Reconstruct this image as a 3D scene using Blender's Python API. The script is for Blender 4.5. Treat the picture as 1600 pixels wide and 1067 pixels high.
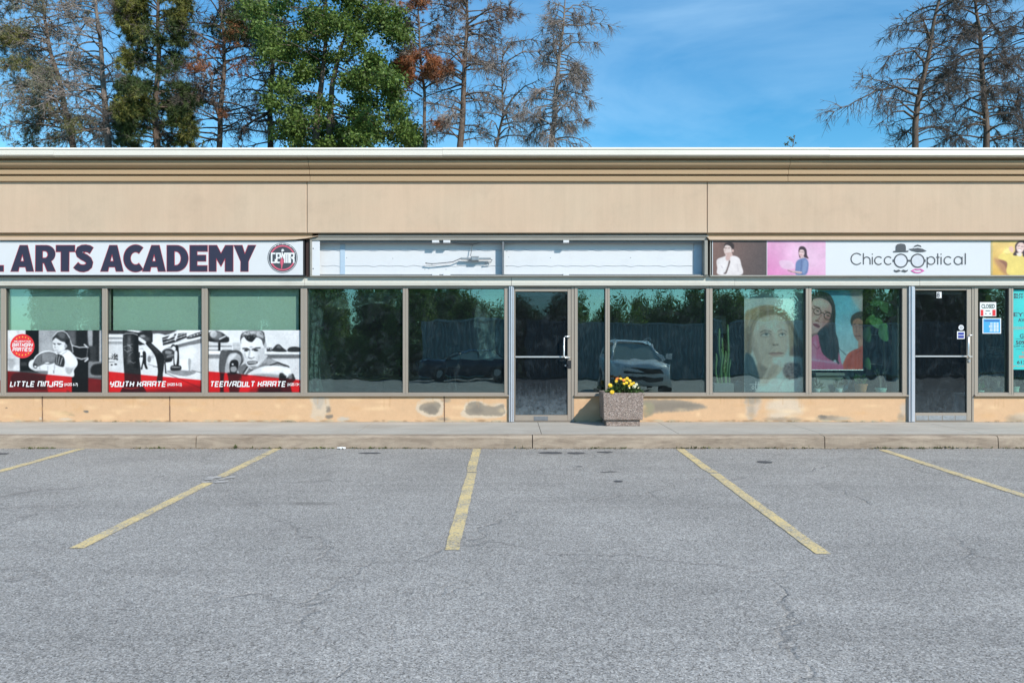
import bpy, bmesh, math, random
import numpy as np
from mathutils import Vector, Matrix, noise as mnoise
R = math.radians
random.seed(7)
for _o in list(bpy.data.objects): bpy.data.objects.remove(_o)
scene = bpy.context.scene
COL = scene.collection
# ---------------------------------------------------------------- measured frame
F, CY, CZ = 1176.0, -12.0, 1.445          # focal length in pixels of the 1600 px photo, camera Y and Z
def PX(px, y=0.0): return (px - 800.0) * (12.0 + y) / F
def PZ(py, y=0.0): return CZ + (533.5 - py) * (12.0 + y) / F
SLOPE, KERB_Y = 0.0155, -1.83             # the lot falls gently away from the kerb
def ground_z(y): return SLOPE * (y - KERB_Y)
WALK = 0.17                               # sidewalk height over the lot at the kerb
# ---------------------------------------------------------------- object helpers
ROOT = {}
def tag(o, label=None, cat=None, group=None, kind=None):
    if label: o['label'] = label
    if cat: o['category'] = cat
    if group: o['group'] = group
    if kind: o['kind'] = kind
    return o
def thing(name, loc, label, cat, group=None):
    o = bpy.data.objects.new(name, None); COL.objects.link(o)
    o.empty_display_size = .2; o.location = loc; ROOT[o.name] = Vector(loc)
    return tag(o, label, cat, group)
def rootloc(p):
    while p is not None and p.parent is not None: p = p.parent
    return Vector((0, 0, 0)) if p is None else ROOT.get(p.name, Vector((0, 0, 0)))
def mesh_obj(name, V, Fc, mats, parent=None, loc=None, mi=None, smooth=False):
    """V in world coordinates; stored relative to the thing it belongs to"""
    me = bpy.data.meshes.new(name)
    off = rootloc(parent) if parent is not None else Vector(loc or (0, 0, 0))
    V = np.asarray(V, dtype=np.float64).reshape(-1, 3) - np.array(off)
    if isinstance(Fc, np.ndarray):
        n, k = Fc.shape
        me.vertices.add(len(V)); me.vertices.foreach_set('co', V.astype(np.float32).ravel())
        me.loops.add(n * k); me.loops.foreach_set('vertex_index', Fc.astype(np.int32).ravel())
        me.polygons.add(n); me.polygons.foreach_set('loop_start', np.arange(0, n * k, k, dtype=np.int32))
        me.update(calc_edges=True)
    else:
        me.from_pydata([tuple(v) for v in V], [], Fc); me.update()
    for m in (mats if isinstance(mats, (list, tuple)) else [mats]): me.materials.append(m)
    if mi is not None: me.polygons.foreach_set('material_index', np.asarray(mi, dtype=np.int32))
    if smooth: me.polygons.foreach_set('use_smooth', np.ones(len(me.polygons), dtype=bool))
    o = bpy.data.objects.new(name, me); COL.objects.link(o)
    if parent is not None: o.parent = parent
    else: o.location = off; ROOT[o.name] = off
    return o
class MB:
    def __init__(s): s.v, s.f, s.m, s.cur = [], [], [], 0
    def add(s, V, Fc):
        b = len(s.v); s.v += [tuple(p) for p in V]
        for f in Fc: s.f.append([b + i for i in f]); s.m.append(s.cur)
        return s
    def box(s, x0, x1, y0, y1, z0, z1):
        V = [(x, y, z) for x in (x0, x1) for y in (y0, y1) for z in (z0, z1)]
        return s.add(V, [(0, 1, 3, 2), (4, 6, 7, 5), (0, 4, 5, 1), (2, 3, 7, 6), (0, 2, 6, 4), (1, 5, 7, 3)])
    def bbox(s, x0, x1, y0, y1, z0, z1, b=.004):
        """box with chamfered edges on the front (-Y) face"""
        V = [(x0 + b, y0, z0 + b), (x1 - b, y0, z0 + b), (x1 - b, y0, z1 - b), (x0 + b, y0, z1 - b),
             (x0, y0 + b, z0), (x1, y0 + b, z0), (x1, y0 + b, z1), (x0, y0 + b, z1), (x0, y1, z0), (x1, y1, z0), (x1, y1, z1), (x0, y1, z1)]
        Fc = [(0, 1, 2, 3)] + [(i, i + 4, (i + 1) % 4 + 4, (i + 1) % 4) for i in range(4)] + [(i + 4, i + 8, (i + 1) % 4 + 8, (i + 1) % 4 + 4) for i in range(4)] + [(11, 10, 9, 8)]
        return s.add(V, Fc)
    def prism_y(s, pts, y0, y1):
        """outline in XZ, extruded from y0 (front) to y1"""
        n = len(pts); V = [(x, y0, z) for x, z in pts] + [(x, y1, z) for x, z in pts]
        return s.add(V, [list(range(n)), list(range(2 * n - 1, n - 1, -1))] + [(i, i + n, (i + 1) % n + n, (i + 1) % n) for i in range(n)])
    def prism_x(s, pts, x0, x1):
        n = len(pts); V = [(x0, y, z) for y, z in pts] + [(x1, y, z) for y, z in pts]
        return s.add(V, [list(range(n)), list(range(2 * n - 1, n - 1, -1))] + [(i, i + n, (i + 1) % n + n, (i + 1) % n) for i in range(n)])
    def quad(s, a, b, c, d): return s.add([a, b, c, d], [(0, 1, 2, 3)])
    def tube(s, pts, r, n=8, caps=True):
        pts = [Vector(p) for p in pts]; rr = r if isinstance(r, (list, tuple)) else [r] * len(pts)
        rings = []; up = Vector((0, 0, 1))
        for i, p in enumerate(pts):
            d = (pts[min(i + 1, len(pts) - 1)] - pts[max(i - 1, 0)]).normalized()
            a = d.cross(up if abs(d.dot(up)) < .95 else Vector((1, 0, 0))).normalized(); b = d.cross(a)
            rings.append([p + (a * math.cos(t) + b * math.sin(t)) * rr[i] for t in [2 * math.pi * k / n for k in range(n)]])
        V = [q for ring in rings for q in ring]
        Fc = [(i * n + k, i * n + (k + 1) % n, (i + 1) * n + (k + 1) % n, (i + 1) * n + k) for i in range(len(pts) - 1) for k in range(n)]
        if caps: Fc += [list(range(n - 1, -1, -1)), [(len(pts) - 1) * n + k for k in range(n)]]
        return s.add(V, Fc)
    def lathe(s, prof, cx, cy, n=24):
        """prof: (radius, z) from bottom to top"""
        V = [(cx + r * math.cos(2 * math.pi * k / n), cy + r * math.sin(2 * math.pi * k / n), z) for r, z in prof for k in range(n)]
        Fc = [(i * n + k, i * n + (k + 1) % n, (i + 1) * n + (k + 1) % n, (i + 1) * n + k) for i in range(len(prof) - 1) for k in range(n)]
        Fc += [list(range(n - 1, -1, -1)), [(len(prof) - 1) * n + k for k in range(n)]]
        return s.add(V, Fc)
    def disc(s, cx, cz, r, y, n=28, r0=0):
        if r0 <= 0: return s.add([(cx + r * math.cos(t), y, cz + r * math.sin(t)) for t in [2 * math.pi * k / n for k in range(n)]], [list(range(n))])
        V = [(cx + q * math.cos(t), y, cz + q * math.sin(t)) for q in (r0, r) for t in [2 * math.pi * k / n for k in range(n)]]
        return s.add(V, [(k, (k + 1) % n, n + (k + 1) % n, n + k) for k in range(n)])
    def ribbon(s, pts, w, y, closed=False):
        """flat stroke of width w in the XZ plane at depth y, mitred corners"""
        P = [Vector((p[0], p[1])) for p in pts]; n = len(P); L, Rr = [], []
        for i in range(n):
            a = P[i] - P[i - 1] if (i > 0 or closed) else P[1] - P[0]
            b = P[(i + 1) % n] - P[i] if (i < n - 1 or closed) else P[-1] - P[-2]
            a = a.normalized(); b = b.normalized(); na = Vector((-a.y, a.x)); nb = Vector((-b.y, b.x)); m = na + nb
            m = na if m.length < 1e-4 else m.normalized(); k = w / 2 / max(.35, m.dot(na))
            L.append(P[i] + m * k); Rr.append(P[i] - m * k)
        V = [(q.x, y, q.y) for q in L] + [(q.x, y, q.y) for q in Rr]
        return s.add(V, [(i, (i + 1) % n, n + (i + 1) % n, n + i) for i in range(n if closed else n - 1)])
    def build(s, name, mats, parent=None, loc=None, smooth=False, bevel=0, flat=None):
        o = mesh_obj(name, s.v, s.f, mats, parent, loc, s.m, smooth)
        if bevel:
            bm = bmesh.new(); bm.from_mesh(o.data); bmesh.ops.remove_doubles(bm, verts=bm.verts, dist=1e-5)
            bmesh.ops.bevel(bm, geom=[e for e in bm.edges if len(e.link_faces) == 2 and e.calc_face_angle(0) > .5], offset=bevel, segments=2, affect='EDGES', profile=.6)
            bm.to_mesh(o.data); bm.free()
        return o
def picture(name, c, y, mat, parent, rot=None, bulge=None):
    """a painted Canvas as a flat sheet facing the street at depth y; its colours sit in a point attribute"""
    x0, y0, x1, y1 = c.box
    xs = PX(np.linspace(x0, x1, c.nx), y); zs = PZ(np.linspace(y0, y1, c.ny), y)
    X, Z = np.meshgrid(xs, zs); Y = np.full(X.shape, y)
    if bulge is not None: Y = Y + bulge(X, Z)
    V = np.stack([X, Y, Z], -1).reshape(-1, 3)
    i = np.arange(c.ny - 1)[:, None] * c.nx + np.arange(c.nx - 1)[None, :]
    Fc = np.stack([i, i + c.nx, i + c.nx + 1, i + 1], -1).reshape(-1, 4)
    o = mesh_obj(name, V, Fc, mat, parent, smooth=True)
    at = o.data.attributes.new('print', 'FLOAT_COLOR', 'POINT')
    rgba = np.ones((c.nx * c.ny, 4), np.float32); rgba[:, :3] = c.linear().reshape(-1, 3)
    at.data.foreach_set('color', rgba.ravel())
    return o
# ---------------------------------------------------------------- materials
def nt(m): return m.node_tree.nodes, m.node_tree.links
def new_mat(name):
    m = bpy.data.materials.new(name); m.use_nodes = True
    return m, m.node_tree.nodes['Principled BSDF']
def N(m, kind, **kw):
    n = m.node_tree.nodes.new(kind)
    for k, v in kw.items(): setattr(n, k, v)
    return n
def val(n, **kw):
    for k, v in kw.items(): n.inputs[k.replace('_', ' ')].default_value = v
    return n
def coords(m, obj=False, scale=(1, 1, 1)):
    L = m.node_tree.links
    src = N(m, 'ShaderNodeTexCoord').outputs['Object'] if obj else N(m, 'ShaderNodeNewGeometry').outputs['Position']
    mp = N(m, 'ShaderNodeMapping'); mp.inputs['Scale'].default_value = scale; L.new(src, mp.inputs['Vector'])
    return mp.outputs['Vector']
def noise(m, vec, scale, detail=4, rough=.6, dist=0):
    n = N(m, 'ShaderNodeTexNoise'); m.node_tree.links.new(vec, n.inputs['Vector'])
    n.inputs['Scale'].default_value = scale; n.inputs['Detail'].default_value = detail; n.inputs['Roughness'].default_value = rough; n.inputs['Distortion'].default_value = dist
    return n.outputs['Fac']
def ramp(m, fac, stops, interp='LINEAR'):
    r = N(m, 'ShaderNodeValToRGB'); m.node_tree.links.new(fac, r.inputs['Fac']); e = r.color_ramp; e.interpolation = interp
    while len(e.elements) < len(stops): e.elements.new(.5)
    for el, (p, c) in zip(e.elements, stops):
        el.position = p; el.color = (*c, 1) if hasattr(c, '__len__') else (c, c, c, 1)
    return r.outputs['Color']
def mix(m, fac, a, b, mode='MIX'):
    n = N(m, 'ShaderNodeMix', data_type='RGBA', blend_type=mode); L = m.node_tree.links
    for sock, v in ((n.inputs[0], fac), (n.inputs[6], a), (n.inputs[7], b)):
        if hasattr(v, 'is_linked') or isinstance(v, bpy.types.NodeSocket): L.new(v, sock)
        else: sock.default_value = v if not hasattr(v, '__len__') else (*v, 1)
    return n.outputs[2]
def math_n(m, op, a, b=None, clamp=False):
    n = N(m, 'ShaderNodeMath', operation=op, use_clamp=clamp)
    for i, v in enumerate((a, b)):
        if v is None: continue
        if isinstance(v, bpy.types.NodeSocket): m.node_tree.links.new(v, n.inputs[i])
        else: n.inputs[i].default_value = v
    return n.outputs[0]
def bump(m, h, strength, dist=.01):
    b = N(m, 'ShaderNodeBump'); b.inputs['Strength'].default_value = strength; b.inputs['Distance'].default_value = dist
    m.node_tree.links.new(h, b.inputs['Height']); return b.outputs['Normal']
def surf(name, col, rough=.6, var=.12, scale=3.0, fine=60.0, fvar=.06, metal=0, bmp=0, obj=False, spec=.5, stretch=(1, 1, 1), dirt=0):
    """paint, metal, plaster: base colour with broad and fine mottling and a little relief"""
    m, p = new_mat(name); L = m.node_tree.links; v = coords(m, obj, stretch)
    a = noise(m, v, scale, 5, .62); b = noise(m, v, fine, 3, .6)
    c = mix(m, 1.0, col, ramp(m, a, [(.25, 1 - var), (.75, 1 + var)]), 'MULTIPLY')
    c = mix(m, 1.0, c, ramp(m, b, [(.2, 1 - fvar), (.8, 1 + fvar)]), 'MULTIPLY')
    if dirt:
        d = ramp(m, noise(m, v, scale * 2.3, 6, .7, .4), [(.52, 0), (.72, dirt)])
        c = mix(m, d, c, (.10, .085, .065))
    L.new(c, p.inputs['Base Color']); p.inputs['Roughness'].default_value = rough; p.inputs['Metallic'].default_value = metal
    p.inputs['Specular IOR Level'].default_value = spec
    if bmp: L.new(bump(m, b, bmp, .004), p.inputs['Normal'])
    return m
import numpy as np
# ---------------------------------------------------------------- picture painter (posters, worn paint)
class Canvas:
    """paints a flat printed picture on a grid of points; coordinates are those of a tracing frame"""
    def __init__(s, x0, y0, x1, y1, nx, ny, bg=(200, 200, 200), org=(0, 0), k=1.0):
        s.box = (x0, y0, x1, y1); s.nx, s.ny = nx, ny
        s.org, s.k = org, k
        xs = np.linspace(x0, x1, nx); ys = np.linspace(y0, y1, ny)
        X, Y = np.meshgrid(xs, ys)
        s.X = (X - org[0]) * k; s.Y = (Y - org[1]) * k      # tracing coordinates
        s.px = (x1 - x0) / (nx - 1) * k                      # sample size in tracing units
        s.im = np.zeros((ny, nx, 3)) + np.array(s.col(bg))
    def col(s, c):
        if np.isscalar(c): c = (c, c * 1.01, c * 1.03)
        return np.clip(np.array(c, float) / 255, 0, 1)
    def blend(s, m, c, a=1.0):
        m = (m * a)[..., None]
        s.im = s.im * (1 - m) + s.col(c) * m
    def _smooth(s, pts, n=6):
        P = np.array(pts, float); N = len(P); out = []
        for i in range(N):
            p0, p1, p2, p3 = P[i - 1], P[i], P[(i + 1) % N], P[(i + 2) % N]
            for t in np.arange(n) / n:
                out.append(.5 * (2 * p1 + (p2 - p0) * t + (2 * p0 - 5 * p1 + 4 * p2 - p3) * t * t + (3 * p1 - p0 - 3 * p2 + p3) * t ** 3))
        return np.array(out)
    def mask(s, pts, soft):
        P = np.array(pts, float); Q = np.roll(P, -1, 0)
        inside = np.zeros(s.X.shape, bool); d2 = np.full(s.X.shape, 1e18)
        for (ax, ay), (bx, by) in zip(P, Q):
            c = (ay > s.Y) != (by > s.Y)
            if ay != by:
                inside ^= c & (s.X < (bx - ax) * (s.Y - ay) / (by - ay) + ax)
            L = (bx - ax) ** 2 + (by - ay) ** 2 + 1e-9
            t = np.clip(((s.X - ax) * (bx - ax) + (s.Y - ay) * (by - ay)) / L, 0, 1)
            d2 = np.minimum(d2, (s.X - ax - t * (bx - ax)) ** 2 + (s.Y - ay - t * (by - ay)) ** 2)
        d = np.sqrt(d2) * np.where(inside, 1, -1)
        w = max(soft, s.px * .6)
        m = np.clip(d / (2 * w) + .5, 0, 1)
        return m * m * (3 - 2 * m)
    def P(s, c, pts, soft=0, a=1.0, smooth=True):
        s.blend(s.mask(s._smooth(pts) if smooth else pts, soft), c, a)
    def R(s, c, x0, y0, x1, y1, soft=0, a=1.0):
        s.blend(s.mask([(x0, y0), (x1, y0), (x1, y1), (x0, y1)], soft), c, a)
    def E(s, c, cx, cy, rx, ry, soft=0, a=1.0, rot=0):
        co, si = np.cos(rot), np.sin(rot)
        u = ((s.X - cx) * co + (s.Y - cy) * si) / rx; v = (-(s.X - cx) * si + (s.Y - cy) * co) / ry
        d = (1 - np.sqrt(u * u + v * v)) * min(rx, ry)
        w = max(soft, s.px * .6)
        m = np.clip(d / (2 * w) + .5, 0, 1)
        s.blend(m * m * (3 - 2 * m), c, a)
    def L(s, c, pts, w, soft=0, a=1.0):
        d2 = np.full(s.X.shape, 1e18)
        for (ax, ay), (bx, by) in zip(pts[:-1], pts[1:]):
            L = (bx - ax) ** 2 + (by - ay) ** 2 + 1e-9
            t = np.clip(((s.X - ax) * (bx - ax) + (s.Y - ay) * (by - ay)) / L, 0, 1)
            d2 = np.minimum(d2, (s.X - ax - t * (bx - ax)) ** 2 + (s.Y - ay - t * (by - ay)) ** 2)
        d = w / 2 - np.sqrt(d2); q = max(soft, s.px * .6)
        m = np.clip(d / (2 * q) + .5, 0, 1)
        s.blend(m, c, a)
    def grad(s, c0, c1, x0, y0, x1, y1):
        t = np.clip(((s.X - x0) * (x1 - x0) + (s.Y - y0) * (y1 - y0)) / ((x1 - x0) ** 2 + (y1 - y0) ** 2), 0, 1)[..., None]
        s.im = s.col(c0) * (1 - t) + s.col(c1) * t
    def noise(s, amp, seed=1, n=1):
        r = np.random.default_rng(seed); g = r.normal(0, 1, s.X.shape)
        for _ in range(n):
            g = (g + np.roll(g, 1, 0) + np.roll(g, 1, 1) + np.roll(np.roll(g, 1, 0), 1, 1)) / 4
        s.im = np.clip(s.im + (g / (g.std() + 1e-9) * amp / 255)[..., None], 0, 1)
    def photo(s, blur=1, seed=1, amp=.10):
        """softens the drawing like a halftone print and breaks up flat tones"""
        for _ in range(blur):
            p = np.pad(s.im, ((1, 1), (1, 1), (0, 0)), 'edge')
            s.im = (p[1:-1, 1:-1] * 4 + (p[:-2, 1:-1] + p[2:, 1:-1] + p[1:-1, :-2] + p[1:-1, 2:]) * 2 + p[:-2, :-2] + p[2:, 2:] + p[:-2, 2:] + p[2:, :-2]) / 16
        r = np.random.default_rng(seed); tot = np.zeros(s.X.shape)
        for cell, w in ((28, 1.0), (12, .8), (5, .55)):
            gy, gx = s.ny // cell + 3, s.nx // cell + 3; g = r.normal(0, 1, (gy, gx)); yy, xx = np.arange(s.ny) / cell, np.arange(s.nx) / cell
            y0, x0 = yy.astype(int), xx.astype(int); fy, fx = (yy - y0)[:, None], (xx - x0)[None, :]; fy, fx = fy * fy * (3 - 2 * fy), fx * fx * (3 - 2 * fx)
            tot += w * (g[np.ix_(y0, x0)] * (1 - fy) * (1 - fx) + g[np.ix_(y0 + 1, x0)] * fy * (1 - fx) + g[np.ix_(y0, x0 + 1)] * (1 - fy) * fx + g[np.ix_(y0 + 1, x0 + 1)] * fy * fx)
        s.im = np.clip(s.im * (1 + amp * tot[..., None] * .6), 0, 1); return s
    def linear(s):
        c = np.clip(s.im, 0, 1)
        return np.where(c <= .04045, c / 12.92, ((c + .055) / 1.055) ** 2.4)

def red_band(c, pts, deep, bright, keep):
    """the translucent red strip across the foot of the class posters: multiplies what lies under it"""
    m = c.mask(pts, 0)[..., None]
    lum = c.im.mean(2, keepdims=True)
    lo, hi = c.col(deep), c.col(bright)
    t = np.clip(lum * 1.25, 0, 1)
    c.im = c.im * (1 - m) + (lo * (1 - t) + hi * t) * m

def paint_ninja():
    c = Canvas(12, 516, 162, 613, 225, 146, 150, org=(10, 505), k=9.277)
    c.R(200, 0, 90, 200, 720, 10); c.E(225, 90, 180, 60, 90, 30); c.E(150, 80, 600, 60, 60, 30, .8); c.E(215, 150, 660, 50, 60, 20)
    c.E(140, 60, 530, 70, 18, 14, .6)
    c.R(26, 195, 240, 480, 720, 8); c.R(24, 275, 90, 470, 560, 8); c.R(210, 190, 95, 278, 170, 10)
    c.R(90, 200, 560, 300, 620, 20, .7)
    c.R(152, 468, 90, 720, 720, 6); c.R(170, 500, 300, 660, 420, 40, .6); c.R(120, 468, 560, 620, 720, 30, .5)
    c.R(66, 850, 90, 1200, 560, 14); c.R(40, 1010, 90, 1170, 300, 14); c.R(130, 880, 100, 1000, 330, 26, .55)
    c.P(160, [(1180, 95), (1230, 95), (1260, 200), (1230, 330), (1190, 300)], 12); c.R(52, 1250, 90, 1350, 560, 12); c.R(70, 1190, 330, 1300, 560, 18)
    c.R(165, 1348, 90, 1420, 560, 12); c.R(128, 1180, 555, 1420, 850, 16); c.P(44, [(1230, 640), (1300, 590), (1420, 600), (1420, 740), (1240, 740)], 16)
    # heavy bag with chains behind the child
    c.R(30, 945, 560, 1185, 1030, 8); c.P(36, [(960, 330), (1180, 320), (1190, 560), (960, 560)], 10)
    c.L(190, [(950, 320), (1060, 350), (1130, 345), (1185, 350)], 16, 6); c.L(205, [(1130, 310), (1180, 350)], 20, 6)
    c.L(190, [(990, 490), (1090, 520), (1180, 500)], 18, 6); c.L(215, [(1140, 550), (1180, 520)], 22, 6); c.L(120, [(1180, 350), (1165, 500)], 12, 6)
    # pony tail, head, hair
    c.P(70, [(900, 250), (950, 320), (965, 420), (930, 450), (890, 390)], 8); c.L(190, [(880, 150), (930, 260), (955, 340), (965, 420)], 12, 6)
    c.P(206, [(680, 240), (720, 200), (800, 210), (850, 280), (860, 350), (800, 430), (740, 440), (700, 405), (672, 330)], 5)
    c.P(66, [(665, 250), (690, 180), (760, 120), (840, 115), (900, 180), (925, 280), (900, 360), (870, 330), (850, 280), (790, 260), (720, 215), (690, 235)], 5)
    c.P(110, [(740, 150), (800, 130), (850, 160), (830, 220), (770, 200)], 16, .8); c.L(215, [(680, 190), (740, 125), (810, 112), (870, 140), (915, 210)], 10, 5)
    c.P(30, [(860, 240), (910, 240), (900, 300), (865, 310)], 8, .7)
    c.E(150, 860, 330, 22, 30, 6); c.L(60, [(678, 292), (712, 298)], 12, 4); c.L(66, [(740, 296), (790, 300)], 13, 4); c.E(90, 700, 305, 10, 7, 3); c.E(90, 765, 308, 14, 8, 3)
    c.L(150, [(712, 300), (700, 350), (718, 358)], 9, 4); c.L(120, [(705, 390), (742, 392)], 9, 4); c.E(228, 800, 350, 36, 40, 16, .7)
    c.E(150, 770, 425, 50, 14, 10, .8)
    # gi
    c.P(226, [(770, 440), (880, 385), (960, 440), (1020, 520), (1030, 600), (980, 680), (950, 780), (590, 740), (440, 700), (340, 650), (322, 590), (350, 540), (420, 530), (600, 600), (700, 560)], 6)
    c.P(238, [(840, 470), (930, 450), (1010, 540), (1010, 610), (900, 600)], 16); c.P(160, [(860, 640), (960, 650), (990, 620), (930, 730), (870, 720)], 14, .8)
    c.L(150, [(880, 400), (800, 460)], 9, 4); c.L(170, [(700, 600), (690, 740)], 14, 8); c.L(175, [(600, 620), (600, 720)], 14, 8); c.L(120, [(680, 690), (690, 740)], 12, 4)
    c.L(165, [(480, 640), (490, 690)], 12, 6); c.P(190, [(360, 600), (420, 650), (560, 680), (560, 710), (400, 680)], 10, .7)
    # glove
    c.P(240, [(390, 540), (440, 460), (560, 400), (680, 410), (740, 440), (690, 470), (480, 480)], 5)
    c.P(112, [(395, 560), (450, 470), (550, 420), (650, 415), (730, 455), (715, 560), (640, 590), (560, 590), (430, 640), (385, 620)], 5)
    c.P(140, [(520, 450), (640, 430), (700, 470), (680, 540), (540, 550)], 22, .8); c.L(80, [(510, 470), (505, 570)], 8, 4); c.P(70, [(390, 580), (440, 600), (440, 650), (395, 640)], 6)
    c.E(235, 420, 628, 18, 12, 4); c.E(240, 590, 575, 30, 8, 4)
    c.P(60, [(735, 450), (835, 495), (830, 630), (715, 600), (705, 560)], 4); c.L(180, [(735, 460), (720, 590)], 9, 3); c.L(170, [(770, 480), (745, 600)], 12, 3); c.L(200, [(810, 500), (780, 600)], 10, 3)
    c.noise(5, 3)
    # lower strip
    c.R(92, 0, 690, 600, 1060, 4, .75); c.R(92, 1180, 780, 1440, 1060, 4, .85)
    c.P(40, [(120, 720), (520, 750), (600, 800), (560, 960), (110, 900)], 20, .8)
    c.P(215, [(590, 745), (950, 780), (1000, 980), (960, 1020), (880, 960), (840, 1030), (640, 1030)], 10)
    c.P(120, [(610, 930), (860, 910), (860, 935), (620, 960)], 8, .7); c.L(90, [(640, 990), (650, 1030)], 8, 4); c.R(20, 950, 790, 1182, 1040, 8)
    red_band(c, [(0, 692), (560, 740), (950, 775), (1190, 795), (1440, 822), (1440, 1060), (0, 1060)], (40, 22, 26), (190, 50, 52), 0)
    c.R(24, 950, 784, 1182, 1040, 8, .85)
    return c

def paint_youth():
    c = Canvas(169, 516, 317, 613, 222, 146, 220, org=(160, 505), k=8.89)
    c.R(205, 0, 90, 300, 700, 4); c.R(60, 60, 90, 700, 150, 10); c.P(235, [(360, 90), (680, 130), (680, 150), (380, 110)], 6)
    c.R(150, 60, 185, 280, 235, 10); c.R(245, 60, 168, 280, 190, 4); c.R(245, 60, 228, 280, 250, 4); c.R(130, 60, 250, 280, 290, 22, .8)
    c.P(50, [(500, 130), (700, 130), (700, 260), (560, 300), (500, 290)], 6); c.E(150, 560, 180, 40, 20, 10); c.E(110, 600, 220, 60, 30, 16, .7)
    c.R(235, 700, 80, 716, 270, 2); c.P(90, [(716, 80), (1040, 80), (900, 160), (716, 150)], 8); c.P(225, [(716, 150), (860, 165), (840, 260), (716, 270)], 6)
    c.R(232, 720, 260, 860, 600, 10)
    c.P(235, [(1040, 90), (1410, 90), (1410, 130), (1180, 180), (1000, 200)], 6, 1, False)
    c.P(60, [(830, 200), (1000, 150), (1170, 130), (1170, 200), (1000, 270), (840, 310)], 4, 1, False)
    for i in range(7):
        c.L(200, [(840 + i * 50, 225 - i * 14), (900 + i * 50, 212 - i * 14)], 9, 3); c.L(220, [(845 + i * 48, 272 - i * 16), (905 + i * 48, 256 - i * 16)], 8, 3)
    c.P(235, [(900, 215), (960, 150), (1000, 160), (940, 210)], 4); c.P(230, [(1000, 220), (1030, 150), (1050, 150), (1020, 240)], 4)
    c.P(70, [(1190, 180), (1400, 110), (1410, 170), (1200, 220)], 5)
    for i in range(9): c.E(150 + 80 * (i % 2), 1210 + i * 22, 188 - i * 7, 9, 9, 3)
    c.P(240, [(830, 320), (1410, 175), (1410, 200), (840, 345)], 3, 1, False); c.P(120, [(900, 335), (1410, 200), (1410, 270), (1060, 340), (940, 345)], 5, 1, False)
    c.P(208, [(1055, 340), (1410, 268), (1410, 690), (1220, 660), (1055, 560)], 4, 1, False); c.P(225, [(1100, 360), (1280, 330), (1260, 520), (1110, 520)], 40)
    c.P(238, [(1080, 500), (1215, 505), (1205, 665), (1090, 655)], 4, 1, False); c.P(160, [(1190, 505), (1230, 510), (1215, 660), (1200, 660)], 4)
    c.P(215, [(500, 560), (760, 600), (960, 640), (1410, 700), (1410, 900), (500, 800)], 8, 1, False)
    c.P(140, [(900, 660), (1100, 650), (1300, 680), (1150, 735), (950, 700)], 8); c.L(70, [(1240, 655), (1410, 695)], 8, 3); c.L(130, [(640, 570), (760, 610)], 10, 5); c.L(120, [(880, 690), (1410, 920)], 12, 3)
    c.L(90, [(710, 600), (770, 604)], 10, 3)
    # standing bag on the right with a hitting trainee
    c.P(40, [(1000, 330), (1055, 330), (1060, 590), (990, 590)], 4); c.P(50, [(960, 590), (1085, 590), (1085, 650), (955, 655)], 6); c.P(140, [(970, 600), (1070, 605), (1070, 618), (965, 615)], 4)
    c.E(60, 985, 320, 30, 30, 5); c.E(225, 990, 355, 28, 34, 6); c.P(215, [(1000, 400), (1040, 400), (1030, 560), (1005, 560)], 5)
    c.P(70, [(830, 390), (900, 350), (980, 370), (1000, 430), (960, 520), (880, 540), (840, 470)], 8); c.P(150, [(880, 380), (960, 390), (950, 430), (880, 420)], 12, .8); c.P(150, [(900, 450), (980, 430), (990, 450), (900, 480)], 8, .7)
    c.P(40, [(880, 500), (960, 490), (960, 530), (880, 540)], 5)
    # child in the middle distance
    c.E(180, 545, 370, 30, 30, 5); c.P(232, [(505, 390), (570, 390), (600, 600), (520, 590)], 6); c.P(44, [(560, 395), (605, 410), (610, 560), (630, 630), (600, 630), (570, 560), (555, 635), (535, 630), (560, 500)], 4)
    c.R(60, 505, 400, 525, 480, 3); c.E(40, 545, 460, 16, 12, 4)
    # kicker
    c.E(185, 690, 445, 46, 44, 8); c.E(120, 650, 500, 26, 46, 8, .9); c.E(215, 670, 430, 26, 24, 10)
    c.P(225, [(480, 195), (520, 195), (620, 270), (610, 300), (500, 235)], 5)
    c.P(44, [(600, 280), (660, 265), (740, 330), (830, 420), (860, 500), (850, 640), (840, 700), (830, 810), (755, 810), (770, 660), (740, 480), (690, 390)], 4)
    c.P(84, [(640, 285), (700, 310), (790, 400), (760, 420), (690, 350)], 14, .6); c.L(30, [(870, 540), (880, 690)], 16, 4)
    # big bag
    c.P(52, [(285, 170), (330, 142), (440, 140), (495, 170), (505, 420), (530, 620), (540, 820), (600, 980), (262, 980), (305, 820), (290, 500)], 4)
    c.L(190, [(285, 190), (280, 160), (330, 142), (430, 140), (490, 165)], 9, 3); c.R(105, 345, 170, 395, 560, 22, .8); c.R(28, 440, 180, 500, 620, 14, .8); c.R(90, 300, 180, 322, 480, 10, .6)
    for q in [[(340, 290), (420, 350)], [(290, 330), (420, 290)], [(350, 390), (425, 370)], [(365, 450), (420, 400)], [(380, 520), (430, 555), (460, 540)], [(380, 300), (400, 380)], [(300, 360), (350, 400)]]:
        c.L(185, q, 6, 3, .8)
    # scribbled writing on the far wall
    r = np.random.default_rng(5)
    for i in range(26):
        x, y = r.uniform(75, 215), r.uniform(425, 505); c.E(40, x, y, r.uniform(6, 16), r.uniform(4, 9), 3, 1, r.uniform(-.6, .2))
    c.L(60, [(90, 540), (170, 535)], 6, 3); c.E(40, 130, 578, 14, 10, 3); c.E(40, 185, 570, 20, 10, 3)
    c.noise(5, 4)
    red_band(c, [(0, 660), (300, 690), (550, 715), (850, 742), (1440, 795), (1440, 1000), (0, 1000)], (36, 20, 24), (196, 44, 48), 0)
    c.L((170, 60, 55), [(300, 895), (400, 910), (500, 890)], 10, 4)
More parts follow.
